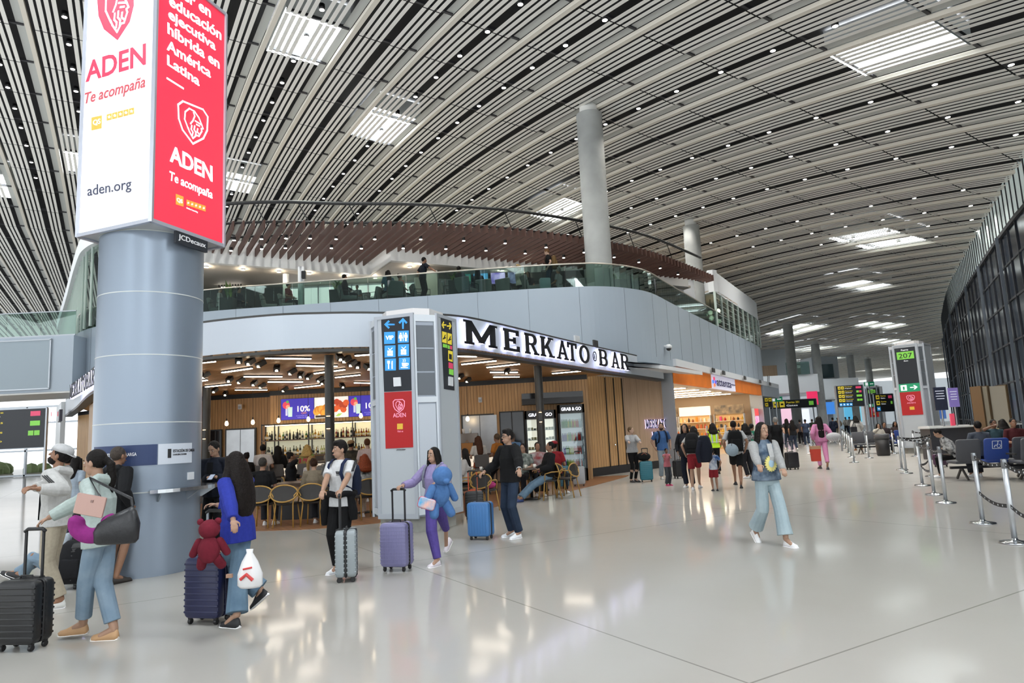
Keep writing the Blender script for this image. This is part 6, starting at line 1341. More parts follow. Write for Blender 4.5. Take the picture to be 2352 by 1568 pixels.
# blue sweater woman
S3 = suitcase('navy blue suitcase with a red plush bear on top', PZ(480, 1428), math.radians(-14), .375, .55, .24, '#1b2150', 'h', 1.0, '#15183a', 'alu')
P7 = person('woman with long dark hair in royal blue sweater and flared jeans walking left', PZ(545, 1428)[:2], -72, 1.56, True, SK1, ('wavy', '#17100d'), ('#2b3cc0', 'long', .8, .035), (DEN2, 'wide'), ('#1d1d20', '#f2f2f2'), RH=hand_at(S3, 1.0, .24, -.03), LH=PD(556, 1282, 5.85), RF=PZ(535, 1440), LF=PZ(603, 1418)+V3(0, 0, .16), det=0, hair_len=.42, lean=3)
rip = MB().box((0, 0, 0), (.05, .03, .03)); r_ = rip.build('knee_rip', skin(SK1), P7['root']); pk = PD(527, 1322, 6.03); abs_rot(r_, P7); r_.location = pk
c = PD(573, 1312, 5.85); t = thing('plastic_bag', 'white plastic shopping bag with red print held by the person in royal blue', 'bag', c); b = MB(); rs = []
for z, w_, d_ in ((-.13, .08, .04), (-.11, .1, .055), (-.02, .1, .06), (.08, .065, .035), (.15, .025, .015), (.18, .03, .012)): rs.append([Vector((w_*math.cos(a)*(1+.12*math.sin(3*a)), d_*math.sin(a), z)) for a in [2*math.pi*i/18 for i in range(18)]])
b.rings(rs).build('bag', mat('bag_white', '#e6e6e6', .35), t, True); m_ = MB(); m_.tube([(-.05, -.064, -.05), (0, -.068, -.01), (.05, -.06, -.06)], .014, 6); m_.tube([(-.03, -.064, .03), (.04, -.05, .04)], .008, 6); m_.build('red_print', mat('print_red', '#c33a3a', .5), t)
def plush(name, label, cat, c, rz, col, k=1., ears=True, lean=0.):
    t = thing(name, label, cat, c, rz); t.rotation_euler = (lean, 0, rz); m = cloth(col, None, 30, .95); b = MB(); b.ball((0, 0, .0), (.085*k, .075*k, .105*k), 14, 10); rm(b.build('belly', m, t), .01, 2)
    b = MB(); b.ball((0, -.01, .155*k), (.082*k, .075*k, .075*k), 14, 10); b.ball((0, -.08*k, .135*k), (.03*k, .025*k, .022*k), 8, 6); rm(b.build('head', m, t), .009, 2)
    if ears:
        for sd in (-1, 1): b = MB(); b.ball((sd*.065*k, .0, .215*k), (.026*k, .016*k, .026*k), 10, 7); b.build('ear', m, t, True)
    for sd in (-1, 1): b = MB(); limb(b, [(sd*.075*k, -.01, .06*k), (sd*.125*k, -.03*k, -.03*k)], [.033*k, .03*k], 10); b.build('arm', m, t, True); b = MB(); limb(b, [(sd*.05*k, -.02*k, -.07*k), (sd*.075*k, -.08*k, -.13*k)], [.04*k, .037*k], 10); b.build('leg', m, t, True)
    return t
plush('plush_bear', 'dark red plush bear leaning on the navy suitcase handle', 'plush toy', PD(480, 1262, 6.12), math.radians(190), '#8c1f33', 1.12)
# young man in white tee
S4 = suitcase('pale grey ribbed suitcase with a black strap seen edge-on', PZ(797, 1332), math.radians(99), .36, .53, .235, '#a9b5b9', 'h', .98, '#1a1b1d', '#1b1c1f')
def stripes3(P):
    for sd in (-1, 1):
        for k in range(3):
            a, b_ = P['S'][sd], P['elb'][sd]; d = (b_-a); n = (P['R'] @ Vector((sd, 0, .5))); n = (n-d*(n.dot(d)/d.dot(d))).normalized(); f_ = P['R'] @ Vector((0, 1, 0)); m_ = MB(); q = [a+d*t_+(n*.072+f_*((k-1)*.02))*P['s'] for t_ in (-.15, .1, .4, .68)]; m_.tube(q, .005, 5); abs_rot(m_.build('sleeve_stripe', M_blk_txt, P['root']), P)
    m_ = MB(); m_.tube([P['T'](.07*math.sin(a), .055*math.cos(a)+.0, 1.47-.012*math.cos(a)) for a in [2*math.pi*i/16 for i in range(17)]], .009, 6); abs_rot(m_.build('collar_band', M_blk_txt, P['root']), P)
    c0 = P['T'](-.06, .128, 1.29); m_ = MB()
    for dx in (-.018, 0, .018): m_.plate(c0, P['R'] @ Vector((1, 0, 0)), UP, [(dx-.006, 0), (dx+.006, 0), (dx*1.5+.004, .035), (dx*1.5-.004, .035)], .012, P['R'] @ Vector((0, 1, 0)))
    m_.plate(c0, P['R'] @ Vector((1, 0, 0)), UP, rect(-.026, -.016, .026, -.008), .012, P['R'] @ Vector((0, 1, 0))); abs_rot(m_.build('chest_mark', M_blk_txt, P['root']), P)
P9 = person('young man in white tee with black stripes and black trousers', PZ(786, 1313)[:2], 205, 1.62, False, SK1, ('quiff', BLACKH), ('#e9ebec', 'short', .86, .024), ('#141416', 'straight'), ('#eef0f2', '#fafafa'), LH=hand_at(S4, .98, .235), RH=PD(723, 1190, 8.1), RF=PZ(771, 1316), LF=PZ(800, 1312), det=0, hy=-25, extra=stripes3)
backpack('navy backpack worn by the young man in the white tee', P9, '#1d2742', 1.0, '#1c2a52')
b = MB(); b.tube([P9['T'](.2*math.sin(a), .15*math.cos(a), 1.02+.015*math.sin(5*a)) for a in [2*math.pi*i/16 for i in range(17)]], .04, 10, 1.); b.tube([P9['T'](.17, .08, 1.0), P9['T'](.2, .1, .8), P9['T'](.21, .08, .62)], [.05, .06, .05], 8); b.tube([P9['T'](-.17, .02, 1.0), P9['T'](-.21, .02, .8), P9['T'](-.22, .02, .68)], [.05, .06, .05], 8)
o = rm(b.build('waist_jacket', cloth('#131315'), P9['root']), .01, 3); abs_rot(o, P9)
# girl in lilac
S5 = suitcase('lavender ribbed suitcase pulled by the girl in lilac', PZ(913, 1309), math.radians(-16), .355, .53, .25, '#8f8cc0', 'c', .97, '#17171a')
P10 = person('girl in lilac hoodie and purple joggers holding a blue plush toy', PZ(1005, 1296)[:2], 212, 1.48, True, SK1, ('long', BLACKH), ('#a99ad6', 'long', .86, .028), ('#6450b4', 'jogger'), ('#d9d2d8', '#f1efee'), RH=hand_at(S5, .97, .25, .02), LH=PD(987, 1140, 8.1), RF=PZ(1001, 1300), LF=PZ(1028, 1278)+V3(0, .25, .12), det=0, hair_len=.4, hood=True, hy=-8)
plush('plush_toy', 'large fluffy blue plush toy hugged by the girl in lilac', 'plush toy', PD(1010, 1135, 8.28), math.radians(35), '#4f86cf', 1.5, False, .3)
t = thing('lunch_pouch', 'flat blue and pink printed pouch held by the girl in lilac', 'pouch', PD(980, 1156, 8.12), .3); M = Matrix.Rotation(.35, 3, 'Y'); MB().rbox((0, 0, 0), (.2, .05, .125), .03, M=M).build('pouch', mat('pouch_blue', '#3aa7d8', .4, col2='#e7b7a8', nscale=9), t); MB().rbox((0, 0, 0), (.208, .018, .133), .033, M=M).build('piping', mat('pouch_red', '#c9364f', .5), t)
backpack('pale grey backpack on the back of the girl in lilac', P10, '#b9b3c2', .9, '#8d93a8')
t = thing('bag_charm', 'pink round charm hanging from the pale grey backpack', 'charm', P10['T'](.2, -.22, 1.05)); MB().ball((0, 0, 0), (.045, .04, .05), 10, 8).build('pompom', cloth('#e2417c'), t, True); MB().tube([(0, 0, .05), (0, .01, .12)], .004, 5).build('loop', M_black, t)
# man in black hoodie
S6 = suitcase('bright blue suitcase with black zip band pulled by the man in black', PZ(1106, 1238), math.radians(-20), .37, .52, .25, '#3f86d2', 'v', .96, '#17181a')
P11 = person('man in black hoodie, glasses and dark jeans with a bright blue suitcase', PZ(1178, 1234)[:2], 232, 1.68, False, SK1, ('quiff', BLACKH), ('#17181a', 'long', .88, .034), (DEN3, 'straight'), ('#eceef0', '#ffffff'), RH=hand_at(S6, .96, .25, .02), LH=PD(1200, 1122, 10.1), RF=PZ(1172, 1232), LF=PZ(1188, 1236), det=0, hood=True, glasses=True, hy=-8)
m_ = MB(); a, b_ = P11['elb'][-1], P11['wri'][-1]; d = (b_-a).normalized(); q = a.lerp(b_, .97); m_.tube([q+(d.orthogonal()*math.cos(k*.5236)+d.cross(d.orthogonal())*math.sin(k*.5236))*.03 for k in range(13)], .009, 6); abs_rot(m_.build('wristwatch', M_steel, P11['root'], True), P11)
# woman in the denim jacket
DJ = cloth('#344c68', '#8397ab', 9)
def sun(P):
    c0 = P['T'](.02, .155, 1.14); ux = P['R'] @ Vector((1, 0, 0)); n = P['R'] @ Vector((0, 1, 0)); m_ = MB(); pts = []
    for k in range(36): r = .095 if k % 2 else .075; a = math.pi*k/18; pts.append((r*math.cos(a), r*math.sin(a)*1.15))
    m_.plate(c0, ux, UP, pts, .02, n); abs_rot(m_.build('sun_print', mat('print_yellow', '#e6dc8a', .8), P['root']), P); m_ = MB(); m_.plate(c0, ux, UP, [(.04*math.cos(k*.5236), .05*math.sin(k*.5236)) for k in range(12)], .025, n); abs_rot(m_.build('sun_print_centre', mat('print_blue', '#a9c6d8', .8), P['root']), P)
    for sd in (-1, 1):
        a, b_, c_ = P['S'][sd], P['elb'][sd], P['wri'][sd]; m_ = MB(); Q, R_ = mids(a, b_, b_.lerp(c_, .97), .072, .06, .046); limb(m_, Q, [r*P['s'] for r in R_]); abs_rot(rm(m_.build('sleeve', cloth('#b9bab8'), P['root']), .01, 2), P)
P12 = person('woman in denim jacket with grey sleeves and pale jeans walking forward', PZ(1775, 1250)[:2], 165, 1.6, True, SK1, ('long', BLACKH), (DJ, 'none', .9, .045), (DEN4, 'wide', .86), ('#f0f0f0', '#ffffff'), RH=PD(1750, 1092, 8.62), LH=PD(1808, 1100, 8.8), LF=PZ(1812, 1255), RF=PZ(1735, 1243)+V3(0, 0, .07), det=0, hair_len=.3, hy=2, extra=sun, top2=('#cfd0ce', -.04, .04, 1.05, 1.42))
# man at the charging shelf with a phone
pm = PX(493, 10.65); hp_ = PD(481, 1100, 10.15)
P8 = person('man in dark jacket looking down at a phone behind the charging shelf', pm[:2], 190, 1.72, False, SK1, ('short', BLACKH), ('#1a2030', 'long', .88, .034, 'jacket'), ('#18191c', 'straight'), ('#22242a', '#1a1a1a'), RH=PD(480, 1102, 10.35), LH=PD(490, 1102, 10.35), det=0, hp=-28, top2=('#15161a', -.05, .05, .95, 1.4))
t = thing('phone', 'dark phone in the hands of the man at the charging shelf', 'phone', PD(485, 1096, 10.28)); MB().rbox((0, 0, 0), (.075, .15, .009), .01, M=Matrix.Rotation(.5, 3, 'X')).build('body', M_black, t); MB().box((0, 0, .006), (.068, .14, .002), M=Matrix.Rotation(.5, 3, 'X')).build('screen', em('phone_glow', '#8f9bb0', .4), t)
# ================================================================ people in the middle distance
P = person('woman in grey top and black leggings with a teal suitcase beside the bar wall', PZ(1457, 1107)[:2], 150, 1.66, True, SK4, ('short', '#6b563e'), ('#b9bbbd', 'long', .92, .04), ('#131315', 'legging'), ('#3a3a3e', '#d9d9d9'), LH=PD(1484, 1030, 20), RH=PD(1450, 1030, 19.7), det=2, hy=20)
S = suitcase('teal suitcase with a black bag on top beside the woman in grey', PZ(1486, 1106), -.1, .38, .56, .25, '#1d7f93', 'h', .98, '#16181a')
t = thing('duffel_bag', 'black bag lying on top of the teal suitcase', 'bag', PZ(1482, 1106)+V3(0, .0, .75)); b = MB(); b.ball((0, 0, 0), (.22, .15, .13), 14, 9); b.build('bag', cloth('#18191b'), t, True); MB().tube([(-.08, -.14, .06), (0, -.17, .12), (.08, -.14, .06)], .01, 6).build('strap', mat('strap_rust', '#8a4a36', .7), t)
P = person('man in blue tee with backpack straps beside the bar wall', PZ(1527, 1100)[:2], 172, 1.74, False, SK1, ('short', '#221a15'), ('#3f6fb4', 'short', .88, .022), ('#9fb0bd', 'straight'), ('#c9c9c9', '#eeeeee'), det=2, hy=-25, beard='#2a201a'); backpack('dark blue backpack worn by the man in the blue tee', P, '#1d2b4a', 1.0, '#16213c')
person('toddler in pink top and grey trousers', PZ(1536, 1115)[:2], 150, 1.02, True, SK3, ('short', BLACKH), ('#d9707c', 'short', .86), ('#4b5057', 'straight'), ('#d8417c', '#e05a90'), LH=PX(1550, 18.3, .66), RH=PX(1527, 18.2, .72), det=2, hy=-10)
suitcase('small black suitcase standing behind the toddler in pink', PZ(1562, 1098), .3, .36, .5, .24, '#1a1b1f', 'h', .9)
P = person('person in long dark jacket behind the person in red shorts', PX(1584, 18.4)[:2], -150, 1.66, True, SK1, ('long', BLACKH), ('#1d1f27', 'long', .84, .04), ('#1b2233', 'straight'), det=2, hair_len=.3)
P = person('woman in white top and red shorts carrying a black bag and leading a boy', PZ(1600, 1124)[:2], 25, 1.62, True, SK1, ('long', BLACKH), ('#c9c9c4', 'short', .92), ('#a8222c', 'shorts'), ('#e9e9ea', '#ffffff'), RH=PX(1628, 16.6, .66), LF=PZ(1592, 1125), RF=PZ(1608, 1120), det=2, lean=18, hair_len=.32)
backpack('large black bag on the woman in red shorts', P, '#17181b', 1.25, '#131416')
t = thing('jacket', 'dark jacket draped over the arm of the woman in red shorts', 'jacket', PX(1618, 16.7, 1.1)); b = MB(); rs = []
for z, w_, d_ in ((-.38, .1, .05), (-.3, .17, .08), (0, .19, .1), (.2, .14, .08), (.26, .08, .05)): rs.append([Vector((w_*math.cos(a)*(1+.1*math.sin(4*a)), d_*math.sin(a), z)) for a in [2*math.pi*i/18 for i in range(18)]])
b.rings(rs).build('drape', cloth('#1b2030'), t, True); b = MB(); limb(b, [(-.12, -.05, .1), (-.2, -.08, -.15), (-.18, -.1, -.35)], [.06, .055, .045]); b.build('sleeve', cloth('#1b2030'), t, True)
BT_ = cloth('#2b5fa8', '#dfe6ee', 9)
P = person('small boy in blue picture tee and red shorts', PZ(1643, 1127)[:2], 5, 1.02, False, SK2, ('short', BLACKH), (BT_, 'short', .86), ('#a3202a', 'shorts'), ('#2a2a30', '#dddddd'), LH=PX(1631, 16.5, .62), det=2)
HV = cloth('#c4ec2a'); HVm = mat('hivis', '#c6f02c', .7, emit=.12)
def vest(P):
    m_ = MB()
    for sd in (-1, 1): m_.tube([P['T'](sd*.07, -.14, 1.04), P['T'](sd*.08, -.15, 1.25), P['T'](sd*.085, -.1, 1.42)], .024, 6, .3)
    m_.tube([P['T'](.2*math.sin(a), .155*math.cos(a), 1.08) for a in [2*math.pi*i/16 for i in range(17)]], .026, 6, .4); abs_rot(m_.build('reflective_tape', mat('reflective', '#d8dde0', .3, .3), P['root']), P)
P = person('worker in a yellow-green reflective vest, back turned', PZ(1646, 1088)[:2], 5, 1.66, True, SK2, ('wavy', BLACKH), (HVm, 'none', .88, .034), ('#17181c', 'straight'), ('#18181a', '#222'), det=2, hair_len=.12, extra=vest)
P = person('man in white tee and black shorts with a black backpack, back turned', PZ(1697, 1118)[:2], 12, 1.68, False, SK2, ('short', BLACKH), ('#c9cacc', 'short', .84, .03), ('#141518', 'shorts', .95), ('#1f2023', '#333'), LF=PZ(1690, 1113), RF=PZ(1703, 1121), det=2); backpack('black backpack with a pale mark worn by the man in the white tee and shorts', P, '#141517', 1.25)
t = thing('sun_hat', 'pale blue hat hanging from the black backpack', 'hat', PX(1681, 17.04, .97)); b = MB(); b.lathe((0, 0, 0), [(.001, .02), (.16, .02), (.16, 0), (.09, .0), (.075, -.09), (.001, -.1)], 18, Matrix.Rotation(1.3, 3, 'X')); b.build('hat', cloth('#9fb3c0'), t, True); MB().tube([(0, 0, .1), (.03, 0, .25)], .006, 5).build('cord', M_black, t)
CK = cloth('#d9dadb', '#202124', 26)
person('woman in black and white checked top beside the man with the black backpack', PX(1722, 20.5)[:2], -20, 1.6, True, SK1, ('wavy', BLACKH), (CK, 'short', .9, .03), ('#26262c', 'straight'), det=2, hair_len=.1); person('person in green top behind the checked top', PX(1736, 22.5)[:2], 60, 1.58, True, SK2, ('pony', BLACKH), ('#2f9a78', 'short', .9), ('#2a2a30', 'straight'), det=2)
person('shop assistant in pink top inside the orange-fronted shop', PX(1556, 31)[:2], 100, 1.62, True, SK1, ('pony', BLACKH), ('#c9506a', 'long', .9), ('#1d1d20', 'straight'), det=2)
P = person('person in plain black tee pulling a black suitcase away', PZ(1792, 1078)[:2], 8, 1.76, False, SK2, ('short', '#8d8d8a'), ('#141517', 'short', .84, .032), ('#17181b', 'straight'), ('#d8d8d8', '#eee'), RH=PX(1812, 21.9, .95), step=.14, det=2)
suitcase('black wheeled suitcase behind the person in plain black tee walking away', PZ(1821, 1078), .15, .38, .52, .26, '#1c1f27', 'h', .92, '#15161a', 'alu')
PK1 = '#f08ec4'
P = person('woman in pink tracksuit with very long black hair walking away', PZ(1893, 1076)[:2], 8, 1.72, True, SK2, ('long', BLACKH), (PK1, 'long', .88, .036), (PK1, 'jogger'), ('#3a3a40', '#eee'), LF=PZ(1884, 1076), RF=PZ(1902, 1078), det=2, hair_len=.55)
t = thing('white_bundle', 'white bundle carried under the arm of the woman in pink', 'bundle', PX(1915, 21.7, 1.05)); b = MB(); b.ball((0, 0, 0), (.24, .15, .14), 14, 9); b.build('bundle', cloth('#cfcfd3'), t, True); MB().tube([(-.1, -.13, 0), (.02, -.16, -.22), (.12, -.12, -.02)], .012, 6).build('tie', cloth('#d9d9dc'), t)
t = thing('shopping_bag', 'red and brown shopping bag beside the woman in pink', 'bag', PX(1875, 22.2, .3)); MB().hexa([(-.13, -.07, 0), (.13, -.07, 0), (.13, .07, 0), (-.13, .07, 0)], [(-.15, -.07, .38), (.15, -.07, .38), (.15, .07, .38), (-.15, .07, .38)]).build('bag', mat('bag_red', '#b93a2a', .5), t); MB().box((0, 0, .43), (.3, .145, .1)).build('top_band', mat('bag_brown', '#b08a6a', .6), t); MB().tube([(-.07, 0, .48), (0, 0, .6), (.07, 0, .48)], .008, 6).build('handle', M_black, t)
P = person('woman in white sweater and navy jeans with a dark shoulder bag walking away', PZ(1973, 1034)[:2], 5, 1.72, True, SK3, ('wavy', BLACKH), ('#cfcdc8', 'long', .9, .04), (DEN3, 'straight'), ('#8a5a36', '#6a4426'), step=.16, det=3, hair_len=.08)
t = thing('shoulder_bag', 'dark shoulder bag on the woman in the white sweater', 'bag', PX(1961, 33, 1.05)); MB().rbox((0, 0, 0), (.3, .12, .3), .05).build('bag', cloth('#2e2f36'), t); MB().tube([(-.08, 0, .14), (.06, 0, .42), (.1, 0, .14)], .015, 6).build('strap', cloth('#2e2f36'), t)
# ---- the distant crowd: a few kinds of walkers, copied with parts
TOPS = ['#1c1d22', '#2b3550', '#b9b4a8', '#5b6a4f', '#7a3b3b', '#d8d6d0', '#3a4a6a', '#c2a27a', '#17181b', '#4a4a50']
CN = {'#1c1d22': 'black', '#2b3550': 'navy', '#b9b4a8': 'beige', '#5b6a4f': 'olive', '#7a3b3b': 'maroon', '#d8d6d0': 'white', '#3a4a6a': 'blue', '#c2a27a': 'tan', '#17181b': 'jet black', '#4a4a50': 'charcoal'}
random.seed(31); protos = []
for i, c in enumerate(TOPS):
    fem = i % 2 == 0
    P = person('x', (0, 0), random.choice((0, 10, -15, 170)), 1.68+.04*(i % 3), fem, random.choice((SK1, SK2, SK3)), (random.choice(('long', 'short', 'pony')) if fem else 'short', random.choice((BLACKH, BLACKH, BROWNH))), (c, 'long' if i % 3 else 'short', .88, .03), (random.choice(('#1b1c22', '#2d3b55', '#6a7f96', '#b5a688')), 'straight'), step=.14, det=3)
    protos.append((P['root'], c, fem))
spots = [(1855, 43, 6, .02), (1826, 37, 0, 0), (1842, 46, 9, 0), (1870, 52, 3, 0), (1802, 30, 3, 0), (1813, 40, 8, 0), (1880, 60, 4, 0), (1908, 55, 8, 0), (1918, 48, 1, 0), (1928, 62, 7, 0), (1938, 58, 9, 0), (1946, 70, 2, 0), (1955, 66, 5, 0), (1900, 72, 6, 0), (1890, 80, 0, 0), (1864, 70, 1, 0), (1846, 62, 4, 0), (1832, 58, 5, 0), (1819, 53, 7, 0), (1965, 78, 8, 0), (1984, 64, 2, 0), (1992, 82, 3, 0), (1935, 85, 0, 0), (1912, 86, 9, 0), (1945, 50, 0, 0), (1755, 27, 8, 0), (1768, 33, 4, 0), (1746, 36, 1, 0), (1730, 30, 6, 0), (1712, 29, 3, 0), (2010, 88, 9, 0), (1875, 82, 2, 0), (1858, 79, 7, 0), (1922, 100, 1, 0), (1955, 96, 4, 0), (1977, 94, 0, 0), (2160, 80, 3, 0), (2172, 66, 5, 0), (2150, 92, 8, 0), (1902, 46, 8, 0), (1935, 42, 9, 0), (1795, 44, 5, 0), (1786, 48, 8, 0), (1808, 50, 1, 0), (1838, 50, 3, 0), (1848, 54, 6, 0), (1862, 48, 8, 0), (1884, 50, 1, 0), (1897, 58, 5, 0), (1914, 64, 3, 0), (1924, 54, 4, 0), (1930, 70, 8, 0), (1941, 66, 6, 0), (1950, 60, 0, 0), (1960, 74, 9, 0), (1969, 70, 1, 0), (1979, 76, 4, 0), (1988, 72, 8, 0), (1998, 76, 0, 0), (1906, 78, 2, 0), (1888, 74, 7, 0), (1872, 64, 9, 0), (1855, 60, 8, 0)]
random.seed(77)
for k in range(34): spots.append((random.randint(1885, 2004), random.uniform(48, 98), random.randint(0, 9), 0))
for k in range(14): spots.append((random.randint(1745, 1885), random.uniform(30, 70), random.randint(0, 9), 0))
used = set(); tot = {}
for px, Y, i, _ in spots: tot[i] = tot.get(i, 0)+1
for k, (px, Y, i, _) in enumerate(spots):
    r, c, fem = protos[i]; p = PX(px, Y); gl_ = 'distant %s in %s top walking in the crowd down the concourse' % ('woman' if fem else 'man', CN[c]); g = 'distant walkers in %s tops' % CN[c] if tot[i] > 1 else None
    if i not in used: used.add(i); r.location = p; tag(r, gl_, 'person', g)
    else: dup(r, p, -math.radians(random.choice((0, 15, -20, 175, 30))), gl_, g)
# ================================================================ queue posts with belts
m_belt = mat('belt_black', '#17171a', .7)
def post(base, h=1.0, belt=None, lab='', zs_=(.93,), group=None):
    t = thing('queue_post', lab, 'queue post', base, 0, group)
    MB().lathe((0, 0, 0), [(.001, 0), (.165, 0), (.17, .008), (.16, .02), (.06, .035), (.033, .05), (.032, .06)], 28).build('base', M_steel, t, True)
    MB().cyl((0, 0), .032, .05, h-.1, 18).build('tube', mat('post_tube', '#c3c7ca', .38, .7), t, True); MB().lathe((0, 0, 0), [(.001, h-.1), (.034, h-.1), (.034, h), (.03, h+.012), (.001, h+.012)], 18).build('cassette', M_black if not zs_ else mat('cassette_grey', '#8f9397', .3, .8), t, True)
    if belt is not None:
        for z in zs_:
            a, b = Vector((0, 0, z)), Vector(belt)-Vector(base)+Vector((0, 0, z)); m_ = MB(); n = 8; d = (b-a); d.z = 0; s_ = Vector((-d.y, d.x, 0)).normalized()*.002
            for i in range(n):
                p, q = a.lerp(b, i/n), a.lerp(b, (i+1)/n); p.z -= .1*math.sin(math.pi*i/n)*(z < .6 or 1)*.6; q.z -= .06*math.sin(math.pi*(i+1)/n); h_ = Vector((0, 0, .048)); m_.hexa([p-s_, q-s_, q+s_, p+s_], [p-s_+h_, q-s_+h_, q+s_+h_, p+s_+h_])
            bo = m_.build('belt', m_belt, t); m2 = MB()
            for i in range(7): p = a.lerp(b, (i+.5)/7); p.z -= .06*math.sin(math.pi*(i+.5)/7)-.014; n_ = s_*2; m2.hexa([p-n_-d.normalized()*.018, p-n_+d.normalized()*.018, p+n_+d.normalized()*.018, p+n_-d.normalized()*.018], [v+Vector((0, 0, .02)) for v in (p-n_-d.normalized()*.018, p-n_+d.normalized()*.018, p+n_+d.normalized()*.018, p+n_-d.normalized()*.018)])
            m2.build('belt_print', M_white, bo)
    return t
Q = {k: PZ(*v) for k, v in dict(A=(2258, 1202), B=(2332, 1247), C=(2173, 1155), D=(2146, 1136), E=(2119, 1115), F=(2141, 1094), G=(2082, 1087), H=(2072, 1079), I=(2054, 1042), J=(2103, 1048), K=(2410, 1290)).items()}
post(Q['A'], 1.0, Q['B'], 'tall steel queue post in front of the blue seat, belts running right', (.93, .42)); post(Q['B'], 1.0, Q['K'], 'steel queue post at the right edge of the view', (.93, .42))
post(Q['C'], 1.0, Q['D'], 'steel queue post standing alone left of the blue seat, nearest of its row', (.93,)); post(Q['D'], 1.0, Q['E'], 'steel queue post just behind the nearest of the left row', (.93, .45)); post(Q['E'], 1.0, Q['F'], 'steel queue post with a wide base in the middle of the left row', (.93, .45))
post(Q['F'], 1.0, None, 'steel queue post behind the middle one, below the 207 totem'); post(Q['G'], 1.0, PX(2150, 19), 'steel queue post of the left pair below the 207 totem, nearer one'); post(Q['H'], 1.0, PX(2145, 22), 'steel queue post of the left pair below the 207 totem, farther one')
post(Q['I'], 1.0, None, 'lone steel queue post beside the black bin'); post(Q['J'], 1.0, PX(2165, 26.5), 'steel queue post directly in front of the 207 totem')
for i, (x, y) in enumerate(((1962, 1062), (1955, 1050), (1949, 1040), (1943, 1030), (1938, 1022), (1933, 1014), (1996, 1052), (1988, 1040))): post(PZ(x, y), 1.0, PZ(x-6, y-10) if i < 5 else None, 'steel queue post in the distant row beside the woman in the white sweater', (.93,), 'distant row of queue posts')
# ================================================================ bin, seats, desk
t = thing('waste_bin', 'black round waste bin beside the queue posts', 'waste bin', PZ(2030, 1046)); MB().lathe((0, 0, 0), [(.001, 0), (.22, 0), (.25, .03), (.28, .74), (.001, .74)], 24).build('body', mat('bin_black', '#1a1a1c', .5), t, True); MB().lathe((0, 0, 0), [(.28, .7), (.3, .7), (.3, .88), (.27, .9), (.25, .86), (.25, .7)], 24).build('liner', mat('bin_liner', '#55565a', .25, alpha=.85), t, True)
m_sg = mat('seat_grey', '#4a4b50', .6); m_sb = mat('seat_blue', '#243f86', .55)
def seat_row(base, f, cols, lab, emblem_i=None):
    rz = -math.radians(f); t = thing('waiting_seats', lab, 'seat row', base, rz); n = len(cols); w = .62
    MB().box((0, .05, .3), (n*w, .08, .06)).build('beam', mat('seat_beam', '#2a2b2e', .4, .5), t)
    for x in (-n*w/2+.25, n*w/2-.25): b = MB(); b.bar((x, .05, .3), (x, -.22, .02), .04, .04); b.bar((x, .05, .3), (x, .32, .02), .04, .04); b.build('leg', M_dark, t)
    for i, c in enumerate(cols):
        x = (i-(n-1)/2)*w; b = MB(); b.rbox((x, .08, .43), (.54, .5, .07), .03); b.build('seat', c, t, True); M = Matrix.Rotation(.2, 3, 'X'); b = MB(); b.rbox((x, -.25, .72), (.54, .06, .52), .06, M=M); bk = b.build('backrest', c, t, True)
        if i == emblem_i:
            e = MB(); o = Vector((x, -.29, .8)); ux = Vector((-1, 0, 0)); n_ = M @ Vector((0, -1, 0)); vz = M @ UP; o = Vector((x, -.25, .72))+M @ Vector((0, -.034, .1))
            def seg(pts, w_): 
                for p, q in zip(pts[:-1], pts[1:]): e.bar(o+ux*p[0]+vz*p[1], o+ux*q[0]+vz*q[1], w_, .006, up=n_)
            seg([(-.1, -.08), (.1, -.08), (.1, .1), (-.1, .1), (-.1, -.08)], .012); seg([(-.02, .06), (-.01, 0), (.04, 0), (.06, -.05)], .016); seg([(-.04+.04*math.cos(a), -.02+.04*math.sin(a)) for a in [k*.6+1.6 for k in range(9)]], .01); e.ball(o+ux*(-.022)+vz*.08, .014, 8, 5); e.build('wheelchair_symbol', M_white, bk)
    for x in [(i-n/2)*w for i in range(n+1)]: MB().box((x, .08, .62), (.045, .36, .035)).build('armrest', M_dark, t)
    return t
sy = 16.7; seat_row(PX(2285, sy)+V3(0, 0, 0), 8, [m_sg, m_sb, m_sg], 'near row of waiting seats, the middle one blue with a wheelchair symbol', 1)
seat_row(PX(2405, 15.8), 8, [m_sg, m_sb], 'row of grey and blue seats cut by the right edge of the view')
seat_row(PX(2030, 31), 185, [m_sb, m_sb, m_sg, m_sg], 'distant row of blue and grey seats behind the black bin'); seat_row(PX(2128, 34), 185, [m_sg, m_sb, m_sg], 'distant row of seats behind the 207 totem')
person('man in grey tee sitting with back turned, in the near seats', PX(2262, 17.1)[:2], 8, 1.78, False, SK2, ('short', BLACKH), ('#59606e', 'short', .9, .025), ('#2a2c33', 'straight'), sit=.47, det=2)
ST = cloth('#d9d9d6', '#1d1d20', 11)
person('person in black and white jacket leaning forward in the near seats', PX(2203, 17.6)[:2], -60, 1.66, True, SK1, ('short', BLACKH), (ST, 'long', .9, .04), ('#141416', 'straight'), ('#e9e9ea', '#fff'), sit=.47, det=2, lean=30)
person('man holding a phone to the ear among the seated people at right', PX(2296, 19.5)[:2], 190, 1.76, False, SK3, ('short', BLACKH), ('#3a5a66', 'short', .9), ('#2a2c33', 'straight'), RH=PX(2284, 19.2, 1.24), sit=.47, det=2)
person('man in red-trimmed black tee among the seated people at right', PX(2342, 19)[:2], 195, 1.78, False, SK2, ('short', BLACKH), ('#5c1f24', 'short', .9), ('#2a2c33', 'straight'), sit=.47, det=2); person('woman with dark hair sitting behind the man in red at right', PX(2316, 21.6)[:2], 10, 1.72, True, SK2, ('wavy', BLACKH), ('#8d7a4a', 'short', .9), ('#2a2c33', 'straight'), sit=.47, det=2, hair_len=.1)
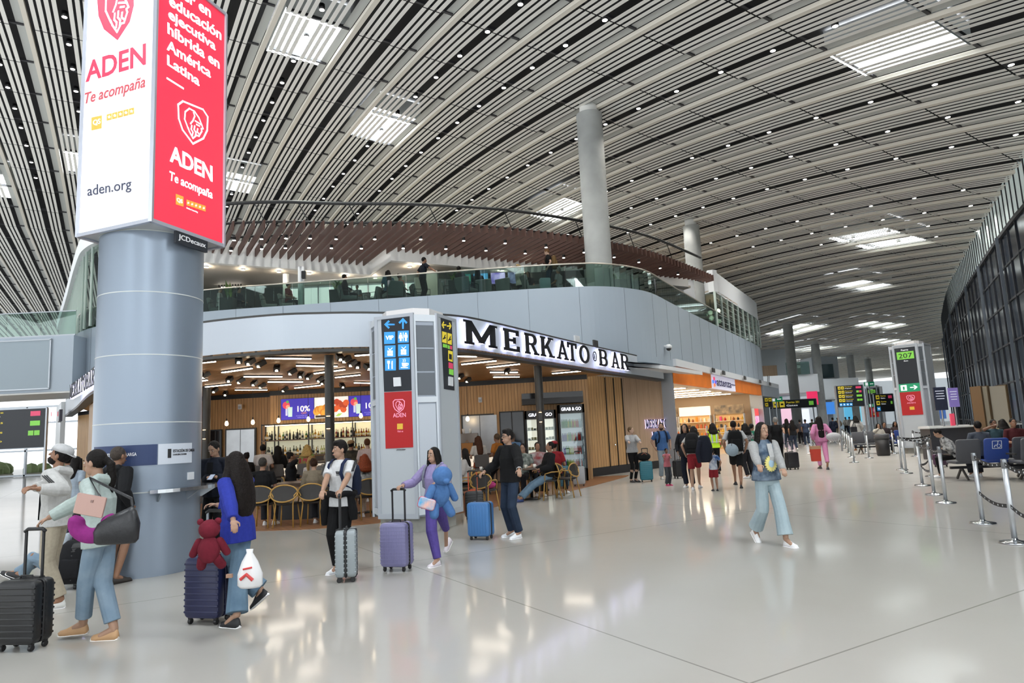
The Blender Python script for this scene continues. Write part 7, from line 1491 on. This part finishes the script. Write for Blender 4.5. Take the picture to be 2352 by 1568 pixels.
person('woman in cream top in the distant seats behind the bin', PX(2024, 30.6)[:2], 185, 1.66, True, SK1, ('long', BLACKH), ('#cfc8ba', 'long', .9, .03), ('#1d2130', 'straight'), RH=PX(2020, 30.2, 1.12), sit=.47, det=3); person('man in dark top in the distant seats behind the bin', PX(2038, 31)[:2], 190, 1.74, False, SK2, ('short', BLACKH), ('#3a2f33', 'short', .9), ('#2a2c33', 'straight'), sit=.47, det=3)
person('person in dark top in the distant seats behind the 207 totem', PX(2062, 34)[:2], 185, 1.7, True, SK2, ('long', BLACKH), ('#4a3a3a', 'short', .9), ('#2a2c33', 'straight'), sit=.47, det=3)
suitcase('dark purple suitcase standing beside the near seats', PZ(2162, 1072), .3, .36, .34, .24, '#4a2148', 'h', None)
def desk(base, w, rz, lab):
    t = thing('gate_desk', lab, 'desk', base, rz); MB().box((0, 0, .55), (w, .6, 1.1)).build('body', mat('desk_dark', '#33353b', .45), t); MB().box((0, -.02, 1.12), (w+.1, .72, .05)).build('worktop', mat('desk_top', '#d2d4d4', .35), t); MB().box((w*.3, -.31, .85), (w*.28, .02, .42)).build('notice', M_white, t)
desk(PX(2235, 25), 3.2, 0, 'dark gate desk with a pale top at right'); desk(PX(2175, 27.5), 1.5, 0, 'smaller dark desk left of the gate desk')
p = PX(2300, 24); t = thing('tall_cabinet', 'tall beige cabinet with bronze edges in front of the dark glass wall', 'cabinet', p); MB().box((0, 0, 1.25), (.62, .5, 2.44)).build('panel', mat('cab_beige', '#b9b1a0', .5), t); MB().box((-.42, .0, 1.25), (.22, .5, 2.44)).build('side_panel', mat('cab_beige2', '#a89f8c', .5), t)
for x in (-.55, -.31, .33): MB().box((x, -.02, 1.25), (.06, .56, 2.5)).build('bronze_post', mat('bronze', '#6b5a44', .4, .6), t)
for px, Y, z0, z1, w, c, lab in ((2177, 27, 1.75, 2.65, .5, '#272b3a', 'dark information panel on a post left of the gate desk'), (2208, 27, 1.85, 2.6, .38, '#7d6fb0', 'lilac information panel on a post behind the gate desk'), (2199, 26, 1.15, 1.6, .16, '#e0506a', 'small pink roll-up standing on the gate desk')):
    p = PX(px, Y); t = thing('information_sign', lab, 'sign', (p.x, p.y, 0)); MB().box((0, 0, (z0+z1)/2), (w, .05, z1-z0)).build('panel', em('ip_'+c[1:], c, .35), t); MB().cyl((0, 0), .03, 0, z0, 10).build('post', M_alu, t); MB().cyl((0, 0), .15, 0, .02, 16).build('base', M_alu, t)
    if w > .3:
        for k in range(4): MB().box((-.02*w, -.03, z1-.15-.1*k), (w*(.7-.1*(k % 2)), .01, .03)).build('text_line', em('ip_text', '#c9cddb', .5), t)
# ---- wayfinding boards
def board(base, w, z0, z1, rz, rows, lab, legs=True):
    t = thing('wayfinding_board', lab, 'sign board', base, rz); MB().box((0, 0, (z0+z1)/2), (w, .12, z1-z0)).build('panel', m_sign, t); MB().box((0, .01, (z0+z1)/2), (w+.06, .1, z1-z0+.06)).build('frame', M_alu, t)
    if legs:
        for x in (-w/2-.02, w/2+.02): MB().box((x, .0, z1/2), (.07, .1, z1)).build('post', M_alu, t)
    n = len(rows); rh = (z1-z0)/n
    for i, (tiles, tx, badges) in enumerate(rows):
        zc = z1-rh*(i+.5); x = -w/2+.06*w
        for c in tiles:
            MB().box((x+rh*.35, -.065, zc), (rh*.62, .012, rh*.72)).build('pictogram_tile', c, t); MB().box((x+rh*.35, -.073, zc), (rh*.32, .006, rh*.2)).build('pictogram', m_sign if c is not m_blue else m_sw, t); x += rh*.78
        if tx: ftext(tx[0], 'board_lettering', (x+rh*.1, -.066, zc+rh*.08), (w*.28, 0, 0), (0, 0, rh*.26), m_y, t, .01); ftext(tx[1], 'board_lettering', (x+rh*.1, -.066, zc-rh*.28), (w*.24, 0, 0), (0, 0, rh*.2), m_sw, t)
        x = w/2-.06*w
        for c, bw in badges: MB().box((x-bw*w/2, -.065, zc), (bw*w, .012, rh*.5)).build('gate_badge', c, t); x -= bw*w*1.15
    return t
YB2 = 24; pa, pb = PX(-80, YB2), PX(97, YB2); board(((pa.x+pb.x)/2, YB2, 0), pb.x-pa.x, 1.95, 3.3, 0, [([m_y], ('Equipaje', 'Baggage claim'), [(m_pk, .13)]), ([m_y], ('Puertas', 'Gates'), [(m_gr, .13)]), ([m_y], ('Puertas', 'Gates'), [(m_gr, .07), (m_gr, .07)]), ([m_blue], ('Sala VIP', 'VIP Room'), [])], 'large black wayfinding board with yellow tiles at far left')
board(PX(1966, 34.8), 1.3, 2.2, 3.25, -.08, [([m_y, m_y], ('Equipaje', 'Baggage'), [(m_pk, .2)]), ([m_y, m_y], ('Puertas', 'Gates'), [(m_pk, .09), (m_gr, .09)]), ([m_y, m_y], ('Puertas', 'Gates'), [(m_gr, .2)]), ([m_y, m_y], ('Puertas', 'Gates'), [(m_gr, .09), (m_gr, .09)]), ([m_blue, m_blue, m_blue, m_blue], None, [])], 'black wayfinding board with yellow and blue tiles in the middle of the concourse')
board(PX(2040, 52), 1.4, 2.0, 3.3, 0, [([m_y], ('Puertas', 'Gates'), [(m_pk, .2)]), ([m_y], ('Puertas', 'Gates'), [(m_gr, .1)]), ([m_blue], None, [])], 'smaller distant wayfinding board between the two totems')
board(PX(1830, 55), 3.7, 2.65, 3.3, 0, [([m_y, m_y], ('Puertas 201', 'Gates'), [(m_gr, .1)])], 'long narrow black gate sign hanging over the crowd'); board(PX(1773, 50), .55, 2.7, 3.4, 0, [([m_y, m_y], None, []), ([m_y], None, [])], 'small black sign left of the long gate sign')
for px, Y, z, lab in ((2010, 62, 4.6, 'green exit sign above the distant totem'), (1793, 52, 3.3, 'green exit sign beside the long gate sign')):
    p = PX(px, Y); t = thing('exit_sign', lab, 'exit sign', (p.x, p.y, z)); MB().box((0, 0, 0), (.9, .1, .38)).build('panel', m_egr, t); MB().box((-.25, -.055, 0), (.25, .01, .28)).build('runner_symbol', m_sw, t); MB().box((.2, -.055, 0), (.3, .01, .06)).build('arrow', m_sw, t); MB().box((0, .05, -z/2), (.08, .06, z)).build('post', M_alu, t)
# ================================================================ chairs and guests of the bar
m_rat = mat('rattan', '#a8823f', .5); m_cst = mat('chair_dark', '#26221f', .6)
def chair_proto(loc, rz, lab, group=None):
    t = thing('bistro_chair', lab, 'chair', loc, rz, group)
    b = MB(); b.lathe((0, 0, 0), [(.001, .43), (.2, .43), (.225, .445), (.225, .465), (.2, .475), (.001, .475)], 18); b.build('seat', m_cst, t, True)
    for sx in (-1, 1):
        b = MB(); b.tube([(sx*.16, .15, .44), (sx*.2, .21, 0)], .014, 7); b.build('leg', m_rat, t, True); b = MB(); b.tube([(sx*.2, -.26, 0), (sx*.17, -.18, .44), (sx*.21, -.22, .62), (sx*.26, -.18, .68)], .014, 7); b.build('leg', m_rat, t, True)
    b = MB(); pts = [(.27*math.cos(a), -.24+.04*math.sin(a)-.06*(1-abs(math.cos(a)))+.05, .66+.16*math.sin(a)) for a in [2*math.pi*i/24 for i in range(25)]]; b.tube(pts, .016, 7); b.build('back_rim', m_rat, t, True)
    b = MB(); c = (0, -.245, .66); n = len(pts)-1; b.add([c]+[(x*.96, y-.004, .66+(z-.66)*.96) for x, y, z in pts[:-1]]+[(0, -.23, .66)]+[(x*.96, y+.01, .66+(z-.66)*.96) for x, y, z in pts[:-1]], [(0, 1+i, 1+(i+1) % n) for i in range(n)]+[(n+1, n+2+(i+1) % n, n+2+i) for i in range(n)]); b.build('back_panel', m_cst, t)
    b = MB(); b.tube([(.26, -.18, .66), (.27, .0, .66), (.2, .14, .62), (.17, .15, .46)], .014, 7); b.build('armrest', m_rat, t, True); b = MB(); b.tube([(-.26, -.18, .66), (-.27, .0, .66), (-.2, .14, .62), (-.17, .15, .46)], .014, 7); b.build('armrest', m_rat, t, True)
    return t
CH = None
def chair(px, Y, f, lab, group=None):
    global CH
    p = PX(px, Y, .007); rz = -math.radians(f)
    if CH is None: CH = chair_proto(p, rz, lab, group)
    else: dup(CH, p, rz, lab, group)
def stool_proto(loc, lab, group):
    t = thing('bar_stool', lab, 'stool', loc, 0, group); MB().rbox((0, 0, .7), (.4, .4, .07), .02).build('seat', mat('stool_grey', '#4b4744', .6), t); b = MB(); b.rbox((0, -.2, .92), (.42, .04, .34), .05); b.build('backrest', mat('stool_grey'), t)
    for sx in (-1, 1):
        for sy_ in (-1, 1): MB().bar((sx*.16, sy_*.16, .68), (sx*.2, sy_*.2, 0), .025, .025).build('leg', M_black, t)
    MB().tube([(.18, .18, .28), (-.18, .18, .28), (-.18, -.18, .28), (.18, -.18, .28), (.18, .18, .28)], .01, 6).build('footrest', M_black, t); return t
ST0 = None
def guest(px, Y, f, lab, h=1.7, fem=False, sk=SK1, hair=('short', BLACKH), top=('#222', 'short', .9), bot=('#2b2d34', 'straight'), seat=.47, st='chair', **k):
    global ST0
    k.setdefault('det', 2 if Y < 17.6 else 3); person(lab, PX(px, Y)[:2], f, h, fem, sk, hair, top, bot, sit=seat+.01, z=.005, **k)
    if st == 'stool':
        p = PX(px, Y, .007)
        if ST0 is None: ST0 = stool_proto(p, 'grey bar stool at the glowing counter with a guest on it', 'bar stools at the counter')
        else: dup(ST0, p, -math.radians(f))
    elif st == 'chair': chair(px, Y, f, 'rattan bistro chair under the %s' % ' '.join(lab.split(' at ')[0].split(' near ')[0].split(' left')[0].split(' right')[0].split(' behind')[0].split(' stretching')[0].split(' holding')[0].split(' facing')[0].split()[:11]))
guest(603, 14.0, 0, 'man in black tee at the long wood-fronted table, back turned', 1.74, False, SK2, ('short', '#3a3632'), ('#141416', 'short', .9), det=1); chair(660, 13.9, 0, 'empty rattan bistro chair with an oval dark back at the wood-fronted table')
guest(722, 14.0, 0, 'woman in beige blouse at the long wood-fronted table, back turned', 1.62, True, SK1, ('bun', BROWNH), ('#8c7c64', 'long', .9, .034), det=1)
guest(604, 18.9, 4, 'man in white shirt at the glowing counter, back turned', 1.76, False, SK2, ('short', BLACKH), ('#d9cfc8', 'short', .9, .03), seat=.74, st='stool'); guest(638, 19.3, -5, 'person in black long sleeves at the glowing counter, back turned', 1.66, True, SK1, ('long', BLACKH), ('#141416', 'long', .9), seat=.74, st='stool')
guest(668, 17.2, 65, 'woman in dark jacket holding up a hand in the bar', 1.68, True, SK2, ('bun', BLACKH), ('#1b1d22', 'long', .9, .034), RH=PD(686, 1052, 17), seat=.55)
guest(565, 18, -55, 'woman in black near the steel kitchen door', 1.66, True, SK1, ('bun', BLACKH), ('#17181b', 'long', .9), seat=.6); guest(542, 18.6, 30, 'woman in pale top near the steel kitchen door', 1.62, True, SK2, ('long', BROWNH), ('#c9b3a8', 'short', .9), seat=.6, hair_len=.15)
FL = cloth('#c8324a', '#7fae4a', 14)
guest(706, 18.8, 0, 'blonde woman in red and green floral top at the counter', 1.64, True, SK4, ('wavy', '#b99a5c'), (FL, 'short', .9, .03), seat=.74, st='stool', hair_len=.08); guest(716, 16.4, 20, 'fair-haired woman in white top behind the wood-fronted table', 1.64, True, SK4, ('pony', '#b08f5a'), ('#d9cdc6', 'short', .9))
guest(808, 18.8, 5, 'man in tan cap and printed black tee at the counter', 1.74, False, SK2, ('short', BLACKH), (cloth('#1a1a1c', '#57503f', 5), 'short', .9, .03), seat=.74, st='stool', cap=('#b08a5a', -1)); guest(846, 18.3, 0, 'man in pale pink shirt at the counter beside the totem', 1.8, False, SK4, ('short', '#5a3a22'), ('#d3bcb8', 'short', .9, .03), seat=.74, st='stool')
STR = cloth('#e6e2da', '#22201e', 5)
guest(840, 14.7, -35, 'red-haired woman in black and white striped top left of the totem', 1.66, True, SK4, ('wavy', '#7a3416'), (STR, 'short', .9, .03), (('#cdb9a4'), 'straight'), hair_len=.12, det=1); guest(753, 16.2, 5, 'person in grey hooded top behind the young man in the white tee', 1.7, False, SK1, ('short', '#8d8070'), ('#8b867e', 'long', .9, .036), hood=True)
guest(1104, 19.2, -25, 'person in white top and orange skirt at the counter', 1.66, True, SK1, ('long', '#4a2c1a'), ('#dcd6cc', 'short', .98), ('#c24a22', 'straight'), seat=.74, st='stool', hair_len=.3); guest(1147, 19.7, -60, 'man in orange tee at the counter', 1.74, False, SK2, ('short', '#5a4a3a'), ('#d97a1e', 'short', .9), seat=.74, st='stool')
guest(1183, 19.4, 20, 'man in blue shirt sitting behind the man in black', 1.76, False, SK3, ('short', '#5a5450'), ('#5b86b8', 'short', .9, .03), seat=.74, st='stool'); guest(1072, 16.4, -85, 'person in white jacket right of the totem', 1.64, True, SK1, ('long', BLACKH), ('#d2cdc8', 'long', .9, .036), ('#141416', 'straight'), hair_len=.22)
guest(1207, 17.9, 200, 'man with glasses in patterned shirt near the food fridge', 1.7, False, SK1, ('short', BLACKH), (cloth('#4a5a55', '#a9b3a8', 12), 'short', .9), glasses=True); guest(1240, 18.4, 178, 'man in red and white shirt facing the concourse near the food fridge', 1.72, False, SK2, ('short', BLACKH), (cloth('#c9c3c0', '#b8262c', 6), 'short', .9))
guest(1262, 16.9, -105, 'man in black jacket and jeans stretching both legs toward the concourse', 1.76, False, SK2, ('short', BLACKH), ('#1a1b1e', 'long', .9, .036), (DEN2, 'straight'), shoes=('#2a3a6a', '#e9e9e9'), legs_out=.75, lean=-8); guest(1279, 18.0, 25, 'man in red cap and red tee near the drinks fridge', 1.74, False, SK2, ('short', BLACKH), ('#b3202a', 'short', .9, .03), cap=('#a81c26', 1))
chair(1305, 17.3, -60, 'empty rattan chair at the edge of the bar floor beside the teal suitcase'); chair(1118, 14.9, 30, 'rattan chair with a pink pillow right of the totem'); chair(1085, 15.2, -60, 'rattan chair beside the woman in the white jacket')
t = thing('pillow', 'bright pink pillow on the rattan chair right of the totem', 'pillow', PX(1118, 14.9, .56)); MB().ball((0, 0, 0), (.2, .16, .09), 14, 8).build('cushion', cloth('#e23a8c'), t, True); MB().tube([(-.2, 0, 0), (0, -.165, 0), (.2, 0, 0)], .008, 6).build('piping', cloth('#c22a78'), t)
def cafe_table(px, Y, lab):
    t = thing('cafe_table', lab, 'table', PX(px, Y, .007)); MB().lathe((0, 0, 0), [(.001, .72), (.34, .72), (.35, .735), (.34, .75), (.001, .75)], 24).build('tabletop', m_top, t, True); MB().cyl((0, 0), .035, .03, .72, 12).build('column', M_black, t, True); MB().lathe((0, 0, 0), [(.001, 0), (.22, 0), (.22, .015), (.05, .04), (.001, .04)], 20).build('base', M_black, t, True)
    for dx, dy, c in ((.1, .05, '#f2efe8'), (-.12, -.04, '#d8d4c8')):
        q = PX(px, Y, .007)+V3(dx, dy, .751); g = thing('cup', 'small %s cup on the %s' % ('white' if dx > 0 else 'cream', lab), 'cup', q); MB().lathe((0, 0, 0), [(.001, 0), (.028, 0), (.04, .09), (.036, .09), (.026, .01), (.001, .01)], 12).build('bowl', mat('cup_'+c[1:], c, .3), g, True); MB().tube([(.035, 0, .07), (.058, 0, .06), (.055, 0, .03), (.03, 0, .025)], .005, 6).build('handle', mat('cup_'+c[1:]), g)
cafe_table(838, 15.9, 'round table left of the totem'); cafe_table(1222, 17.2, 'round table near the fridges'); cafe_table(1098, 17.2, 'round table right of the totem')
suitcase('teal suitcase beside the seated man in the black jacket', PZ(1290, 1121), .1, .42, .6, .27, '#2a6f86', 'h', .85); suitcase('silver suitcase with a raised handle beside the teal one', PZ(1331, 1116), -.1, .36, .52, .24, '#c3c6ca', 'v', 1.0, '#4a4c50', 'alu')
suitcase('black suitcase with orange tags behind the bright blue one', PX(1090, 13.6), .2, .36, .5, .24, '#17181a', 'h', .92, '#c8542a')
t = thing('coffee_machine', 'tall steel coffee machine with paper cups on top, on the counter', 'coffee machine', PX(1076, 20.6, 1.1)); MB().rbox((0, 0, .3), (.62, .45, .6), .02).build('body', mat('machine_steel', '#8a8078', .3, .7), t); MB().box((0, -.23, .2), (.45, .03, .25)).build('front', M_black, t); MB().box((0, -.2, .02), (.5, .3, .04)).build('drip_tray', M_steel, t)
for i, x in enumerate((-.12, .08)): q = PX(1076, 20.6, 1.1)+V3(x, 0, .601); g = MB().lathe((0, 0, 0), [(.001, 0), (.035, 0), (.045, .14), (.001, .14)], 12).build('cup_stack', mat('paper_cup', '#efe9e0', .6), None, True); g.location = q; tag(g, 'stack of paper cups on the coffee machine, %s one' % ('left', 'right')[i], 'cups')
t = thing('paper_bag', 'brown paper bag in front of the coffee machine', 'bag', PX(1074, 20.25, 1.1)); MB().hexa([(-.16, -.08, 0), (.16, -.08, 0), (.16, .08, 0), (-.16, .08, 0)], [(-.17, -.06, .32), (.17, -.06, .32), (.17, .06, .32), (-.17, .06, .32)]).build('bag', mat('kraft', '#a8743f', .8), t); MB().tube([(-.06, 0, .32), (0, 0, .4), (.06, 0, .32)], .008, 6).build('handle', mat('kraft'), t)
for i, (px, py) in enumerate(((551, 934), (1103, 918))): p = PD(px, py, 23.9 if i else 24.5); t = thing('wall_speaker', 'small white speaker on the oak wall %s' % ('right of the totem', 'above the steel kitchen door')[1-i], 'speaker', p); MB().rbox((0, 0, 0), (.13, .05, .18), .015).build('case', M_white, t); MB().box((0, -.03, -.02), (.09, .01, .09)).build('grille', M_grey, t)
# ================================================================ terrace guests and furniture
m_lc = mat('lounge_grey', '#7b7e80', .7)
LC = None
def lounge(px, Y, f, lab, group='grey lounge chairs on the terrace'):
    global LC
    p = PX(px, Y, ZF); rz = -math.radians(f)
    if LC is None:
        t = LC = thing('lounge_chair', lab, 'chair', p, rz, group); MB().rbox((0, .05, .34), (.62, .6, .16), .04).build('seat', m_lc, t); MB().rbox((0, -.26, .58), (.62, .12, .5), .05, M=Matrix.Rotation(.22, 3, 'X')).build('backrest', m_lc, t)
        for sx in (-1, 1):
            b = MB(); b.tube([(sx*.33, .33, 0), (sx*.33, .33, .6), (sx*.33, -.28, .6), (sx*.33, -.33, 0)], .014, 6); b.build('arm_frame', M_black, t)
    else: dup(LC, p, rz, lab, group)
lcl = 'grey lounge chair with a thin black arm frame on the terrace'
def tg(px, Y, f, lab, h=1.72, fem=False, sk=SK2, hair=('short', BLACKH), top=('#222', 'short', .9), chair_=True, **k):
    person(lab, PX(px, Y)[:2], f, h, fem, sk, hair, top, ('#262a33', 'straight'), sit=.42, z=ZF, det=3, **k)
    if chair_: lounge(px, Y, f, lcl)
def ts(px, Y, f, lab, **k): return person(lab, PX(px, Y)[:2], f, k.pop('h', 1.78), k.pop('fem', False), k.pop('sk', SK2), k.pop('hair', ('short', BLACKH)), k.pop('top', ('#1b2230', 'short', .9)), k.pop('bot', ('#1c1e24', 'straight')), z=ZF, det=2, **k)
ts(985, 25.4, 60, 'man in navy tee leaning on the terrace rail', RH=PD(1005, 626, 25.0), lean=6)
P = ts(1288, 25.1, -80, 'man in black tee standing on the terrace with a brown backpack', hp=-25, hair=('short', '#6a4a2c'), top=('#141416', 'short', .9), bot=(DEN3, 'straight'), sk=SK4); backpack('brown backpack worn by the man on the terrace', P, '#7a5a2c', 1.1, '#3a2a1a')
tg(500, 26.7, 80, 'person in white top reclining on the terrace behind the column', top=('#c9ccd0', 'short', .9)); tg(545, 26.9, 100, 'person in dark long sleeves reclining on the terrace behind the column', top=('#22283a', 'long', .9)); tg(664, 26.5, 95, 'man in red top sitting on the terrace in front of the bright window', top=('#7a1f24', 'short', .9))
tg(798, 25.6, 70, 'person in dark shirt beside the planter on the terrace', top=('#2a1f24', 'long', .9)); tg(828, 26.6, 190, 'child facing the concourse on the terrace', h=1.3, top=('#8a8f96', 'short', .9)); tg(903, 25.3, -30, 'person in blue top sitting on the terrace', fem=True, hair=('long', BLACKH), top=('#5a86a8', 'short', .9)); tg(930, 26, 40, 'person in coral top beside the person in blue on the terrace', fem=True, hair=('bun', BROWNH), top=('#c2574a', 'short', .9))
tg(1072, 25.2, 30, 'man in black jacket watching the first television', top=('#17181b', 'long', .9)); tg(1116, 25.8, 10, 'person in black top in front of the second television', top=('#141519', 'long', .9), fem=True, hair=('long', BLACKH)); tg(1216, 25.4, 60, 'person in cream top on the terrace near the last television', top=('#cfc9b8', 'long', .9), fem=True, hair=('bun', '#b59a6a')); tg(1236, 26.6, 190, 'woman in dark top facing the concourse on the terrace', fem=True, hair=('long', BROWNH), top=('#3a3238', 'short', .9)); tg(1310, 26.2, -60, 'person in pale shirt sitting behind the brown backpack', hair=('short', '#8d8d8a'), top=('#b9bcc2', 'short', .9)); tg(1490, 27.2, 10, 'person in dark top sitting where the terrace rail turns', top=('#33333a', 'long', .9))
for px, Y, f in ((620, 26.5, 80), (860, 26.2, -70), (965, 26, 70), (1036, 25.7, 80), (1165, 25.8, 30), (1350, 26.4, 0)): lounge(px, Y, f, lcl)
def planter(px, Y, w, lab, n=26, tall=.8):
    p = PX(px, Y, ZF); t = thing('planter', lab, 'planter', p); MB().hexa([(-w/2, -.2, 0), (w/2, -.2, 0), (w/2, .2, 0), (-w/2, .2, 0)], [(-w/2-.03, -.22, .75), (w/2+.03, -.22, .75), (w/2+.03, .22, .75), (-w/2-.03, .22, .75)]).build('box', mat('planter_dark', '#25292b', .5), t); MB().box((0, 0, .74), (w, .36, .03)).build('soil', mat('soil', '#33271e', .9), t)
    for k in range(n):
        a = random.uniform(0, 6.28); L = random.uniform(.3, tall); x = random.uniform(-w/2+.08, w/2-.08); d = Vector((math.cos(a), math.sin(a), 0)); s_ = Vector((-d.y, d.x, 0)); b = MB(); base = Vector((x, random.uniform(-.1, .1), .75)); pts = [base+d*(L*.5*q*q)+UP*(L*(q-.35*q*q)) for q in (0, .3, .6, 1.)]; ws = (.01, .05, .045, .004)
        b.add([q for p_, w_ in zip(pts, ws) for q in (p_-s_*w_, p_+s_*w_)], [(2*i, 2*i+1, 2*i+3, 2*i+2) for i in range(3)]); b.build('leaf', mat('leaf_%d' % (k % 2), ('#4f6b3a', '#6f8a44')[k % 2], .5), t)
random.seed(6); planter(523, 26.4, .5, 'dark planter with a tall plant behind the column on the terrace', 12, 1.1); planter(779, 25.9, .6, 'dark planter with broad leaves in front of the bright terrace window', 22, .7); planter(1046, 25.3, .4, 'small dark planter left of the televisions', 10, .5); planter(1418, 26.5, 1.2, 'wide dark planter with light green leaves right of the big concrete column', 30, .6); planter(1456, 27.0, 1.0, 'dark planter at the bend of the terrace rail', 22, .6)
suitcase('pale blue suitcase standing on the terrace near the rail', PX(1253, 24.9, ZF), .1, .4, .55, .25, '#9fc3cf', 'h', .9)
bake()
